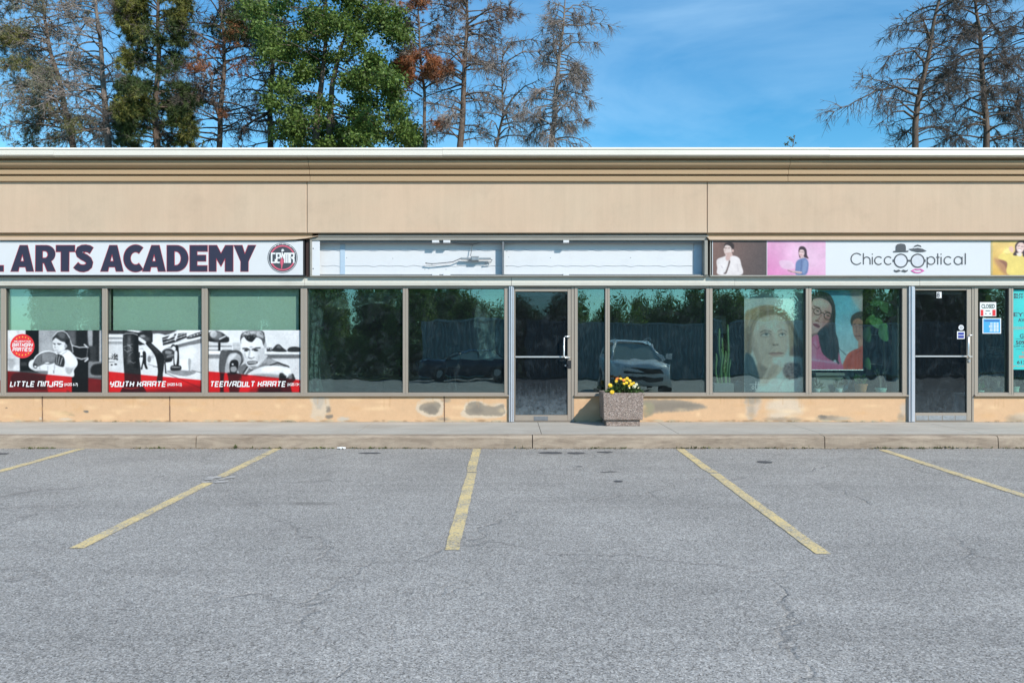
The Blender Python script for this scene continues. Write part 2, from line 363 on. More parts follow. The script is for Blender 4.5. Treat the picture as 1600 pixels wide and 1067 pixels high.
    c.P((110, 30, 36), [(640, 930), (1000, 880), (1440, 860), (1440, 1000), (620, 1000)], 40, .6)
    return c

def paint_teen():
    c = Canvas(325, 516, 474, 613, 224, 146, 228, org=(315, 505), k=8.894)
    c.R(225, 0, 90, 560, 400, 10); c.R(205, 900, 110, 1440, 420, 40, .7)
    # kit on the left shelf
    c.P(70, [(90, 140), (200, 100), (330, 160), (370, 260), (90, 250)], 8); c.E(205, 165, 150, 50, 50, 16); c.E(150, 215, 170, 70, 60, 24, .6); c.E(40, 130, 235, 40, 14, 8)
    c.L(220, [(250, 220), (330, 180)], 16, 6); c.P(50, [(250, 240), (370, 190), (370, 260), (260, 265)], 8)
    for x0, x1, y in [(90, 235, 300), (90, 230, 355), (260, 420, 300), (285, 420, 355), (430, 540, 290), (440, 540, 345)]:
        c.R(205 if x0 < 430 else 190, x0, y - 22, x1, y + 16, 6); c.R(60 if x0 < 430 else 150, x0, y + 16, x1, y + 26, 4)
    c.R(30, 230, 270, 262, 385, 6); c.R(242, 60, 388, 1440, 428, 3); c.R(130, 60, 430, 1440, 500, 8); c.R(205, 60, 492, 1440, 800, 14)
    c.R(96, 900, 445, 1410, 480, 12, .7)
    # kit on the right shelf
    c.P(60, [(985, 390), (1000, 340), (1065, 290), (1130, 340), (1180, 395)], 5); c.P(120, [(1040, 340), (1070, 300), (1110, 345)], 8, .8); c.P(60, [(1205, 395), (1215, 340), (1310, 325), (1400, 355), (1405, 395)], 6)
    c.R(50, 905, 340, 975, 392, 8, .9); c.E(170, 925, 345, 12, 18, 5); c.E(170, 960, 360, 10, 16, 5)
    # punch mitt
    c.P(84, [(262, 400), (340, 385), (500, 375), (570, 430), (585, 520), (520, 620), (480, 700), (400, 720), (250, 700)], 6); c.R(100, 262, 400, 340, 720, 14, .7)
    c.P(165, [(345, 520), (390, 430), (460, 410), (530, 440), (550, 520), (510, 620), (470, 690), (330, 690)], 8); c.P(215, [(380, 470), (450, 420), (490, 430), (430, 500), (370, 560)], 14, .8)
    c.P(40, [(390, 560), (430, 510), (500, 520), (510, 600), (470, 690), (400, 690)], 6); c.E(215, 432, 570, 14, 12, 4); c.P(150, [(405, 610), (470, 600), (490, 640), (460, 680), (410, 670)], 8)
    # shirt and shoulders
    c.P(118, [(505, 650), (560, 580), (640, 560), (860, 560), (920, 460), (1000, 510), (1130, 560), (1215, 600), (1000, 620), (700, 720), (560, 730)], 6)
    c.P(160, [(880, 540), (930, 490), (1050, 540), (960, 580)], 14, .8); c.L(44, [(950, 585), (1060, 545), (1215, 608)], 14, 4); c.L(50, [(580, 690), (640, 600)], 14, 4); c.L(225, [(600, 700), (660, 610)], 12, 5)
    c.L(60, [(660, 690), (760, 600), (850, 560)], 14, 5)
    # neck and face
    c.P(196, [(600, 480), (880, 440), (905, 480), (820, 590), (720, 640), (640, 600)], 6); c.P(110, [(680, 600), (780, 600), (880, 500), (900, 480), (850, 580), (740, 640)], 8, .7)
    c.P(222, [(540, 220), (600, 190), (720, 190), (850, 200), (885, 330), (870, 440), (800, 560), (720, 600), (650, 590), (600, 500), (560, 400), (542, 310)], 5)
    c.P(236, [(570, 240), (720, 240), (720, 320), (580, 320)], 30); c.P(186, [(760, 380), (860, 340), (860, 460), (790, 540), (760, 480)], 24, .8)
    c.P(90, [(535, 210), (560, 140), (640, 105), (760, 95), (850, 110), (880, 180), (885, 320), (855, 300), (830, 230), (760, 200), (700, 260), (630, 240), (590, 190), (550, 230), (548, 290)], 6)
    c.P(190, [(590, 130), (700, 105), (830, 115), (860, 200), (800, 190), (720, 150), (620, 165)], 14, .75); c.P(40, [(600, 180), (700, 170), (750, 200), (700, 262), (640, 245)], 8, .9)
    r = np.random.default_rng(8)
    for i in range(40):
        x, y = r.uniform(560, 870), r.uniform(105, 190); c.L(60 if i % 2 else 205, [(x, y), (x + r.uniform(-20, 20), y + r.uniform(10, 30))], 6, 3, .7)
    c.E(170, 885, 310, 18, 44, 6)
    c.E(240, 640, 300, 70, 34, 30, .7); c.E(196, 590, 450, 26, 60, 22, .6); c.E(238, 640, 440, 26, 30, 16, .6); c.E(186, 830, 470, 40, 80, 30, .6); c.E(206, 770, 430, 36, 30, 18, .6); c.L(188, [(600, 296), (700, 300)], 5, 4, .6); c.L(188, [(610, 276), (720, 280)], 5, 4, .5); c.L(150, [(640, 480), (620, 530)], 7, 6, .6); c.L(150, [(745, 470), (790, 530)], 8, 6, .6); c.E(170, 705, 512, 40, 8, 8, .6)
    c.L(60, [(575, 352), (630, 350), (660, 368)], 20, 7); c.L(70, [(705, 366), (760, 345), (810, 342)], 20, 7); c.E(40, 618, 378, 28, 14, 6); c.E(40, 755, 376, 32, 14, 6); c.E(120, 690, 330, 26, 12, 10, .6)
    c.L(150, [(672, 370), (660, 440), (650, 470)], 16, 8, .8); c.L(90, [(655, 478), (690, 490), (730, 474)], 12, 5); c.E(240, 700, 430, 16, 40, 10, .8)
    c.P(70, [(635, 535), (700, 525), (775, 530), (770, 560), (700, 575), (650, 575)], 5); c.L(220, [(650, 548), (760, 545)], 12, 4); c.L(130, [(600, 430), (620, 480)], 14, 8, .5); c.L(150, [(790, 440), (800, 500)], 16, 8, .6)
    c.E(150, 710, 600, 50, 14, 10, .7)
    # punching arm and glove
    c.P(214, [(640, 710), (720, 650), (860, 600), (1000, 590), (1130, 600), (1200, 650), (1240, 720), (1200, 760), (1080, 780), (900, 760), (700, 740)], 6)
    c.P(238, [(860, 620), (1000, 600), (1120, 640), (1000, 670), (850, 670)], 20); c.P(130, [(700, 720), (900, 700), (1080, 720), (1080, 770), (860, 760)], 18, .8)
    c.P(60, [(1080, 705), (1120, 690), (1180, 720), (1180, 760), (1260, 700), (1290, 740), (1300, 790), (1240, 860), (1250, 990), (1080, 990), (1075, 800)], 8)
    c.E(235, 1190, 680, 50, 50, 16); c.E(150, 1230, 740, 30, 40, 10, .7); c.P(30, [(1090, 730), (1170, 750), (1170, 830), (1090, 850)], 10, .9)
    c.noise(5, 6)
    c.R(30, 255, 700, 315, 1000, 6, .9); c.P(30, [(360, 690), (500, 690), (560, 760), (500, 1000), (400, 1000), (370, 800)], 10, .8); c.P(24, [(700, 900), (1060, 880), (1060, 1000), (700, 1000)], 30, .9)
    c.P(215, [(315, 720), (360, 720), (370, 900), (315, 1000)], 10); c.P(190, [(540, 760), (760, 780), (760, 1000), (560, 1000)], 30, .7)
    red_band(c, [(0, 660), (260, 682), (620, 714), (1080, 760), (1440, 795), (1440, 1010), (0, 1010)], (32, 18, 22), (196, 42, 47), 0)
    return c

def paint_edge():
    """the class poster cut by the left edge of the picture"""
    c = Canvas(-140, 516, 4, 613, 150, 110, 70)
    c.R(190, -60, 510, 10, 620, 6); c.P(235, [(-30, 520), (0, 512), (6, 600), (-20, 600)], 3); c.R(150, -2, 510, 6, 560, 2, .8); c.L(240, [(-3, 552), (3, 560)], 3, 1); c.R(235, -8, 574, 6, 592, 2)
    c.P(50, [(-120, 620), (-110, 560), (-80, 530), (-55, 545), (-40, 600), (-42, 620)], 4); c.E(180, -82, 535, 11, 14, 2); c.P(40, [(-95, 530), (-84, 517), (-70, 522), (-70, 532)], 2)
    c.noise(5, 9)
    red_band(c, [(-140, 582), (10, 595), (10, 620), (-140, 620)], (40, 22, 26), (170, 52, 52), 0)
    return c

def paint_gaze():
    """large portrait behind the glass: fair-haired woman looking up, chin on her hand"""
    c = Canvas(1163, 456, 1257, 613, 165, 275, (205, 225, 225), org=(1105, 440), k=5.769)
    c.grad((196, 218, 220), (214, 230, 228), 340, 100, 860, 900); c.E((170, 192, 194), 600, 110, 320, 36, 30, .5)
    r = np.random.default_rng(14)
    hair = (176, 158, 132); hd = (120, 104, 90); lt = (212, 198, 170); skin = (212, 201, 188); sh = (176, 162, 150)
    c.P(hair, [(340, 310), (420, 240), (520, 212), (620, 225), (710, 275), (770, 370), (810, 480), (860, 560), (870, 690), (760, 700), (740, 560), (716, 420), (640, 330), (560, 320), (470, 340), (430, 420), (410, 560), (390, 640), (340, 660)], 14)
    for i in range(150):      # strands, swept from the parting to both sides
        t = r.uniform(0, 1); k = (lt, hd, hair)[i % 3]; j = r.normal(0, 7, 8)
        if i % 2: c.L(k, [(590 + 50 * t + j[0], 222 + 60 * t), (690 + 30 * t + j[1], 290 + 60 * t + j[2]), (750 + 30 * (1 - t) + j[3], 430 + j[4]), (765 + 90 * (1 - t) + j[5], 560 + 40 * t), (760 + 100 * (1 - t) + j[6], 690)], r.uniform(3, 7), 3, .38)
        else: c.L(k, [(600 - 20 * t + j[0], 222 + 70 * t), (500 - 30 * t + j[1], 240 + 70 * t + j[2]), (400 + 30 * t + j[3], 310 + 80 * t), (350 + 55 * t + j[4], 440 + 30 * t), (345 + 45 * t + j[5], 640)], r.uniform(3, 7), 3, .38)
    c.P(hd, [(455, 320), (520, 265), (600, 250), (690, 300), (738, 390), (700, 370), (600, 305), (520, 305)], 22, .55); c.P(hd, [(345, 440), (405, 410), (405, 560), (380, 670), (340, 670)], 22, .6); c.P((132, 100, 98), [(770, 590), (850, 600), (872, 710), (765, 690)], 24, .7)
    c.P(sh, [(400, 560), (450, 700), (430, 860), (560, 880), (700, 700), (560, 690)], 20)
    c.P(skin, [(425, 420), (465, 350), (560, 305), (660, 312), (722, 385), (740, 500), (730, 590), (690, 680), (610, 755), (540, 780), (470, 735), (425, 640), (405, 520)], 13)
    c.E((228, 220, 208), 585, 385, 120, 60, 50, .7); c.E((226, 214, 202), 490, 590, 50, 60, 40, .5); c.E((224, 214, 203), 705, 560, 30, 50, 30, .5); c.E((222, 212, 200), 610, 715, 50, 26, 24, .5)
    c.P(sh, [(410, 470), (440, 600), (490, 735), (440, 710), (402, 600)], 28, .75); c.P((146, 134, 126), [(470, 735), (560, 782), (650, 730), (600, 805), (500, 800)], 22, .65); c.E(sh, 525, 470, 62, 30, 22, .5); c.E(sh, 682, 466, 46, 28, 20, .45)
    c.P((190, 172, 160), [(575, 470), (606, 520), (590, 570), (556, 560), (556, 500)], 22, .5); c.E((230, 222, 212), 622, 520, 14, 50, 14, .6)
    c.P((128, 112, 102), [(478, 452), (520, 434), (576, 446), (572, 454), (520, 446), (484, 462)], 8, .75); c.P((134, 118, 108), [(640, 442), (680, 428), (716, 448), (714, 456), (680, 438), (642, 452)], 8, .7)
    for ex, w in ((528, 44), (676, 32)):     # eyes turned up under heavy lids
        c.P((224, 222, 216), [(ex - w, 484), (ex - w * .3, 468), (ex + w * .5, 466), (ex + w, 480), (ex + w * .3, 492), (ex - w * .4, 492)], 5, .9); c.E((92, 104, 108), ex + w * .12, 474, w * .34, 11, 4, .95); c.E((40, 46, 50), ex + w * .12, 472, w * .14, 6, 2, .9)
        c.L((96, 84, 78), [(ex - w, 484), (ex - w * .3, 467), (ex + w * .5, 464), (ex + w, 479)], 6, 3, .85); c.L((160, 146, 136), [(ex - w * .8, 494), (ex, 500), (ex + w * .8, 492)], 6, 5, .6); c.L((168, 152, 142), [(ex - w * .9, 470), (ex, 454), (ex + w * .9, 468)], 5, 4, .6)
    c.P((150, 130, 120), [(584, 566), (596, 552), (612, 560), (632, 556), (646, 566), (630, 578), (600, 580)], 8, .55); c.E((96, 80, 74), 601, 571, 10, 5, 3, .8); c.E((96, 80, 74), 634, 570, 8, 4, 3, .7); c.L(sh, [(588, 590), (552, 640)], 10, 8, .45)
    c.P((186, 146, 138), [(552, 648), (590, 634), (618, 638), (645, 630), (690, 646), (640, 664), (590, 666)], 6, .8); c.L((118, 86, 82), [(552, 648), (592, 644), (620, 646), (648, 641), (690, 646)], 5, 3, .9); c.E((206, 176, 168), 620, 656, 34, 6, 4, .6); c.E((160, 144, 134), 620, 684, 46, 10, 10, .5)
    c.P((66, 86, 98), [(340, 670), (400, 670), (440, 760), (470, 900), (420, 1000), (340, 1000)], 12); c.P((92, 112, 122), [(380, 690), (430, 800), (450, 900), (420, 880), (390, 780)], 16, .6)
    c.P((214, 204, 192), [(590, 700), (660, 680), (720, 700), (690, 770), (610, 880), (540, 960), (470, 930), (520, 830)], 12); c.P((176, 160, 148), [(560, 780), (640, 740), (600, 830), (540, 880)], 18, .6)
    for q in ([(610, 712), (668, 700)], [(600, 734), (672, 722)], [(588, 760), (660, 750)]): c.L((168, 150, 138), q, 5, 4, .55)
    c.P((222, 232, 232), [(580, 720), (700, 690), (880, 700), (880, 900), (800, 1000), (480, 1000), (560, 900), (690, 790)], 16, .8); c.L((240, 244, 244), [(590, 690), (720, 686), (880, 706)], 10, 7, .8)
    for q in ([(720, 900), (800, 840)], [(640, 960), (700, 870)], [(800, 980), (860, 880)], [(560, 930), (620, 880)]): c.L((186, 200, 202), q, 10, 9, .7)
    c.E((124, 108, 112), 765, 800, 82, 80, 16, .8)
    for i in range(110):
        x, y = r.uniform(690, 850), r.uniform(740, 880)
        if (x - 768) ** 2 + (y - 805) ** 2 < 80 ** 2: c.E((190, 176, 176) if i % 2 else (90, 74, 80), x, y, 8, 4, 3, .7, r.uniform(0, 3))
    c.E((222, 232, 232), 770, 700, 90, 30, 16)
    w = (246, 248, 248)
    c.L(w, [(385, 925), (700, 925)], 5, 2, .8)
    for x in (435, 455): c.L(w, [(x + 6, 900), (x, 965), (x + 14, 972)], 6, 2)
    for x in (415, 492, 520, 545): c.L(w, [(x - 12, 950), (x, 938), (x + 10, 950), (x, 968), (x - 12, 955)], 5, 2)
    c.L(w, [(565, 905), (562, 970)], 5, 2); c.L(w, [(385, 975), (420, 970), (540, 990), (700, 985)], 3, 2, .7)
    for x in (380, 455, 540, 610, 690): c.L((236, 246, 246), [(x, 100), (x + 6, 300), (x, 460)], 14, 12, .3)
    c.noise(2, 11, 2)
    return c

def paint_glasses():
    """banner behind the glass: long-haired woman in spectacles, second face at the edge"""
    c = Canvas(1266, 453, 1348, 578, 150, 228, (120, 200, 226), org=(1255, 440), k=5.769)
    c.grad((96, 190, 226), (186, 220, 230), 260, 90, 330, 640)
    c.P((206, 176, 168), [(430, 80), (545, 80), (545, 290), (500, 240), (440, 150)], 20, .8); c.E((120, 210, 236), 330, 200, 110, 120, 60, .5); c.E((170, 222, 236), 480, 200, 40, 60, 30, .5)
    # far face
    c.P((176, 132, 116), [(440, 340), (470, 300), (545, 300), (545, 540), (500, 540), (460, 490), (445, 420)], 5); c.P((70, 64, 70), [(428, 360), (440, 310), (490, 276), (545, 274), (545, 350), (500, 330), (455, 350), (440, 400)], 6)
    c.L((80, 56, 52), [(448, 385), (476, 382)], 6, 3); c.L((80, 56, 52), [(500, 385), (540, 388)], 6, 3); c.E((90, 60, 56), 465, 402, 16, 15, 3, .5); c.E((176, 132, 116), 465, 402, 11, 10, 3, .8); c.E((90, 60, 56), 520, 404, 18, 16, 3, .5); c.E((176, 132, 116), 520, 404, 13, 11, 3, .8)
    c.L((140, 90, 80), [(486, 400), (476, 450), (490, 455)], 7, 4, .8); c.L((120, 64, 64), [(470, 492), (515, 490)], 9, 4)
    c.P((196, 150, 132), [(500, 530), (545, 530), (545, 620), (500, 610)], 6)
    c.P((206, 96, 78), [(360, 800), (385, 680), (430, 630), (500, 600), (545, 590), (545, 800)], 6); c.L((150, 60, 52), [(470, 650), (520, 615)], 7, 3, .8); c.P((180, 76, 62), [(400, 700), (440, 660), (420, 790), (380, 790)], 14, .6)
    # near face
    c.P((150, 116, 112), [(60, 430), (130, 420), (140, 500), (60, 540)], 8)
    c.P((216, 176, 172), [(60, 190), (120, 150), (200, 160), (262, 220), (268, 300), (230, 370), (160, 440), (100, 465), (60, 450)], 6)
    c.P((228, 196, 190), [(70, 180), (170, 165), (220, 210), (120, 230)], 20); c.P((188, 140, 136), [(190, 330), (260, 290), (240, 350), (170, 430)], 14, .8)
    c.P((58, 50, 56), [(60, 180), (80, 110), (150, 88), (230, 110), (275, 180), (290, 290), (280, 420), (310, 520), (325, 650), (320, 740), (290, 690), (270, 715), (220, 690), (170, 640), (140, 540), (132, 460), (190, 400), (245, 340), (265, 270), (240, 190), (170, 150), (100, 155), (70, 200)], 5)
    c.P((110, 106, 116), [(190, 120), (240, 140), (268, 220), (240, 190)], 10, .8); c.P((34, 40, 50), [(150, 470), (220, 430), (265, 540), (280, 680), (200, 640)], 20, .9); c.L((96, 92, 104), [(270, 300), (270, 420), (300, 560)], 7, 5, .6)
    r = np.random.default_rng(31)
    for i in range(70):
        t = r.uniform(0, 1); j = r.normal(0, 6, 5); c.L((98, 92, 102) if i % 3 == 0 else (36, 32, 40), [(200 + 40 * t + j[0], 110 + 60 * t), (262 + 18 * t + j[1], 220 + j[2]), (262 - 60 * t + 20 + j[3], 400), (300 - 90 * t + j[4], 560), (315 - 110 * t, 700)], r.uniform(3, 6), 3, .35)
    c.E((234, 206, 200), 120, 330, 34, 30, 24, .6); c.E((196, 150, 146), 215, 360, 26, 40, 24, .5); c.E((232, 200, 194), 165, 220, 60, 24, 26, .5)
    c.L((70, 48, 48), [(98, 222), (150, 238)], 9, 4, .8); c.L((70, 48, 48), [(200, 268), (240, 280)], 8, 4, .8)
    for ex, ey, rx, ry in ((128, 270, 34, 30), (222, 312, 34, 30)):
        th = np.linspace(0, 2 * np.pi, 22); co, si = np.cos(.42), np.sin(.42)
        c.L((60, 40, 46), [(ex + rx * np.cos(t) * co - ry * np.sin(t) * si, ey + rx * np.cos(t) * si + ry * np.sin(t) * co) for t in th], 6, 2)
        c.E((60, 44, 46), ex + 2, ey - 6, 15, 6, 3, .9, .42)
    c.L((60, 40, 46), [(158, 284), (180, 280), (192, 298)], 6, 2); c.L((60, 40, 46), [(94, 250), (70, 235)], 5, 2)
    c.L((160, 112, 108), [(165, 300), (140, 340), (120, 352)], 10, 6, .8); c.L((120, 74, 76), [(112, 350), (140, 360)], 8, 4, .9)
    c.P((140, 62, 74), [(88, 382), (118, 378), (150, 400), (140, 416), (105, 402)], 4); c.L((90, 40, 50), [(92, 385), (146, 408)], 4, 2)
    c.P((222, 116, 160), [(60, 545), (130, 480), (150, 560), (180, 650), (260, 715), (310, 720), (318, 640), (340, 720), (345, 800), (60, 800)], 6)
    c.P((240, 160, 190), [(70, 580), (120, 540), (110, 700), (70, 700)], 16, .7); c.L((130, 50, 86), [(90, 560), (130, 610), (150, 580)], 6, 3, .8); c.L((170, 70, 120), [(180, 690), (190, 790)], 5, 3, .6); c.L((196, 230, 240), [(62, 700), (200, 720), (330, 740)], 12, 8, .5)
    c.L((44, 40, 50), [(292, 690), (318, 735)], 16, 5); c.L((80, 76, 86), [(275, 500), (330, 610), (385, 660)], 5, 2, .9)
    c.noise(3, 12, 1)
    return c

def paint_thinker():
    c = Canvas(1114, 376, 1198, 430, 126, 84, (104, 82, 76), org=(1100, 365), k=6.4)
    c.grad((128, 98, 90), (84, 74, 74), 100, 150, 640, 360)
    c.P((226, 206, 200), [(196, 140), (215, 110), (265, 120), (280, 170), (262, 215), (225, 222), (205, 195)], 4); c.P((52, 38, 38), [(200, 125), (215, 98), (265, 88), (298, 110), (298, 165), (280, 180), (272, 140), (245, 118), (215, 118), (198, 150)], 4)
    c.E((214, 180, 172), 288, 170, 9, 16, 3); c.L((110, 80, 76), [(204, 143), (228, 146)], 5, 2); c.L((110, 80, 76), [(240, 146), (262, 145)], 5, 2); c.L((170, 120, 116), [(212, 200), (232, 198)], 5, 2); c.L((190, 150, 140), [(216, 150), (208, 175), (220, 180)], 4, 2)
    c.P((206, 174, 166), [(225, 200), (275, 190), (285, 240), (240, 250)], 5)
    c.P((232, 222, 222), [(130, 262), (200, 230), (225, 220), (245, 245), (290, 222), (350, 245), (372, 310), (376, 412), (150, 412), (132, 340)], 4)
    c.P((206, 172, 166), [(220, 225), (250, 222), (262, 255), (235, 272), (218, 258)], 4); c.P((96, 80, 78), [(250, 270), (262, 280), (245, 340), (222, 400), (195, 400), (215, 380), (238, 320)], 4)
    c.P((238, 230, 230), [(150, 280), (200, 260), (225, 300), (210, 380), (160, 400)], 12, .7); c.L((190, 178, 186), [(170, 320), (185, 345)], 6, 4, .8); c.L((196, 184, 190), [(330, 300), (345, 380)], 6, 5, .6)
    c.noise(3, 2); return c

def paint_laptop():
    c = Canvas(1199, 376, 1290, 430, 136, 84, (232, 168, 206), org=(1100, 365), k=6.4)
    c.grad((226, 136, 190), (232, 182, 214), 640, 420, 900, 120); c.E((238, 200, 224), 1000, 240, 170, 130, 90, .6)
    c.P((232, 206, 224), [(755, 275), (870, 275), (905, 345), (790, 350)], 6, .7)
    c.P((60, 40, 52), [(945, 170), (960, 132), (1000, 132), (1025, 165), (1030, 215), (1045, 250), (1010, 240), (985, 235), (960, 245), (950, 220)], 4)
    c.P((226, 196, 196), [(950, 180), (968, 160), (998, 168), (1004, 205), (985, 232), (962, 228), (950, 205)], 4); c.L((120, 80, 84), [(952, 182), (966, 184)], 5, 2); c.L((120, 80, 84), [(976, 184), (996, 186)], 5, 2); c.L((190, 100, 110), [(960, 214), (980, 214)], 5, 2)
    c.P((216, 184, 184), [(965, 225), (995, 222), (1000, 252), (970, 258)], 4)
    c.P((108, 128, 172), [(920, 290), (945, 262), (975, 250), (1010, 245), (1040, 275), (1045, 330), (1020, 410), (920, 410), (915, 340)], 4); c.L((70, 86, 128), [(975, 262), (968, 400)], 5, 3, .7); c.P((140, 158, 196), [(1000, 270), (1035, 290), (1010, 390), (985, 380)], 10, .7)
    c.P((222, 190, 188), [(835, 362), (880, 372), (920, 375), (980, 385), (960, 404), (900, 390), (850, 378)], 3); c.L((96, 60, 76), [(838, 368), (880, 384)], 6, 2, .8); c.L((96, 60, 76), [(890, 388), (985, 400)], 5, 2, .7)
    c.noise(2, 3); return c

def paint_yellow():
    c = Canvas(1548, 376, 1650, 430, 150, 84, (236, 192, 96), org=(1530, 365), k=14.23)
    c.grad((232, 184, 92), (240, 206, 130), 300, 900, 700, 150); c.R((190, 176, 130), 240, 100, 300, 930, 14, .8)
    c.P((176, 124, 96), [(330, 560), (420, 560), (620, 640), (700, 900), (560, 900), (380, 680)], 60, .8); c.P((140, 92, 76), [(430, 590), (620, 640), (700, 880), (640, 880), (560, 700)], 20, .8)
    c.P((238, 212, 118), [(425, 540), (520, 420), (560, 330), (640, 300), (760, 400), (1000, 470), (1300, 430), (1500, 520), (1700, 700), (1700, 930), (690, 930), (620, 640)], 12)
    c.P((246, 226, 150), [(540, 400), (640, 320), (700, 420), (600, 460)], 20, .8); c.P((206, 176, 100), [(560, 430), (640, 450), (720, 440), (620, 470)], 12, .7); c.P((236, 190, 170), [(660, 310), (730, 285), (770, 360), (740, 430), (680, 380)], 10)
    c.P((70, 50, 56), [(750, 470), (800, 380), (800, 260), (870, 180), (960, 165), (1060, 200), (1100, 330), (1110, 520), (980, 510), (960, 440), (870, 430), (830, 490)], 8)
    c.P((238, 206, 198), [(828, 290), (880, 210), (960, 200), (1010, 260), (1000, 350), (930, 430), (860, 410), (830, 350)], 8); c.L((110, 76, 80), [(858, 285), (900, 270)], 10, 4); c.L((110, 76, 80), [(935, 290), (985, 290)], 10, 4); c.P((250, 250, 248), [(868, 345), (930, 355), (920, 385), (880, 378)], 5); c.L((180, 90, 96), [(862, 340), (935, 350)], 7, 3)
    c.P((240, 226, 214), [(830, 440), (940, 430), (935, 500), (860, 495)], 10)
    c.noise(2, 5); return c
M = {}
def build_materials():
    M['eifs'] = surf('plaster_render', (.55, .41, .29), .9, .055, .9, 220, .07, bmp=.25, dirt=.10)
    m = M['eifs']; p = m.node_tree.nodes['Principled BSDF']; src = p.inputs['Base Color'].links[0].from_socket     # rain streaks and trowel patches
    stk = noise(m, coords(m, False, (5, 1, .35)), 1.6, 6, .7, .3); pat = noise(m, coords(m, False, (.8, 1, 1)), 1.1, 3, .5, .2)
    c = mix(m, 1.0, src, ramp(m, stk, [(.3, .95), (.55, 1.0), (.75, 1.045)]), 'MULTIPLY'); c = mix(m, ramp(m, pat, [(.40, 0), (.60, .5)]), c, mix(m, 1.0, c, (1.02, .955, .93), 'MULTIPLY')); m.node_tree.links.new(c, p.inputs['Base Color'])
    M['cornice'] = surf('cornice_render', (.42, .285, .165), .85, .05, 1.3, 180, .06, bmp=.2, stretch=(.25, 1, 1))
    M['coping'] = surf('white_coping_metal', (.70, .645, .555), .45, .04, 1.0, 50, .03, stretch=(.4, 1, 1), dirt=.06)
    M['frame'] = surf('window_frame_aluminium', (.37, .31, .25), .42, .05, 2, 90, .04, metal=.25)
    M['frame_dark'] = surf('dark_gasket', (.05, .05, .045), .6)
    M['alu'] = surf('pale_aluminium', (.55, .57, .61), .35, .06, 4, 90, .04, metal=.35)
    M['steel'] = surf('brushed_steel_handle', (.75, .75, .73), .28, .04, 5, 90, .03, metal=.6)
    M['header'] = surf('painted_header_metal', (.60, .575, .50), .5, .06, 1.2, 120, .05, stretch=(.3, 1, 1.5), dirt=.22)
    M['flash'] = surf('grey_flashing', (.28, .265, .23), .5, .12, 2, 120, .06, stretch=(.3, 1, 2), dirt=.3)
    M['black'] = surf('black_metal', (.018, .018, .02), .5)
    M['brown'] = surf('dark_brown_steel', (.035, .016, .012), .7)
    M['signwhite'] = surf('sign_acrylic', (.635, .635, .64), .32, .02, 1.2, 60, .012)
    M['boxwhite'] = surf('white_sheet_metal', (.64, .645, .655), .45, .025, 2, 60, .02, dirt=.05)
    M['navy'] = surf('navy_vinyl', (.030, .028, .052), .45, .05)
    M['redvinyl'] = surf('red_vinyl', (.42, .05, .07), .5, .05)
    M['pinkvinyl'] = surf('pink_vinyl', (.55, .10, .15), .5, .05)
    M['white'] = surf('white_vinyl', (.74, .74, .73), .5, .03)
    M['charcoal'] = surf('charcoal_vinyl', (.055, .06, .07), .5, .05)
    M['lens'] = surf('pale_grey_vinyl', (.56, .57, .60), .5, .1, 9)
    M['magenta'] = surf('magenta_vinyl', (.62, .10, .36), .5)
    M['teal'] = surf('teal_print', (.035, .50, .48), .5, .10, 3)
    M['ink'] = surf('dark_ink', (.04, .05, .07), .6)
    M['redink'] = surf('salmon_ink', (.55, .22, .16), .6)
    M['badge'] = surf('red_badge_print', (.68, .03, .035), .45, .04)
    M['yellowdot'] = surf('yellow_print', (.85, .55, .06), .5)
    M['wire'] = surf('grey_wire', (.16, .17, .18), .5, .15, 30)
    M['galv'] = surf('galvanised_hanger', (.36, .37, .38), .38, .2, 20, metal=.5)
    M['blind'] = surf('roller_blind_fabric', (.76, .76, .65), .9, .02, 2, 300, .05)
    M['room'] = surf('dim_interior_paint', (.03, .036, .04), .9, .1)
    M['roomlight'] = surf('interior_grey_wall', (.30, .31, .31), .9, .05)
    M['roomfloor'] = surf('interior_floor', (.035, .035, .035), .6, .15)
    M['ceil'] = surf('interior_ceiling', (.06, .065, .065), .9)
    M['shelf'] = surf('white_display_shelf', (.75, .75, .73), .5)
    M['roof'] = surf('grey_roof_membrane', (.30, .29, .27), .95, .12, 1.0)
    M['sidewall'] = surf('beige_block_wall', (.46, .38, .29), .9, .08)
    # poster prints: colour attribute carries the picture
    for nm, rough, spec in (('print', .42, .4),):
        m, p = new_mat('printed_vinyl'); a = N(m, 'ShaderNodeAttribute'); a.attribute_name = 'print'
        m.node_tree.links.new(mix(m, 1.0, a.outputs['Color'], (.80, .79, .77), 'MULTIPLY'), p.inputs['Base Color']); p.inputs['Roughness'].default_value = rough; p.inputs['Specular IOR Level'].default_value = spec
        M['print'] = m
    # painted low wall: the painted patches come from the attribute, grain from noise
    m, p = new_mat('peach_masonry_paint'); a = N(m, 'ShaderNodeAttribute'); a.attribute_name = 'print'; v = coords(m)
    f = noise(m, v, 160, 4, .65); g = noise(m, v, 9, 6, .7)
    c = mix(m, 1.0, a.outputs['Color'], ramp(m, f, [(.2, .86), (.8, 1.12)]), 'MULTIPLY'); c = mix(m, 1.0, c, ramp(m, g, [(.25, .93), (.75, 1.05)]), 'MULTIPLY')
    m.node_tree.links.new(c, p.inputs['Base Color']); p.inputs['Roughness'].default_value = .85
    m.node_tree.links.new(bump(m, f, .4, .004), p.inputs['Normal']); M['lowwall'] = m
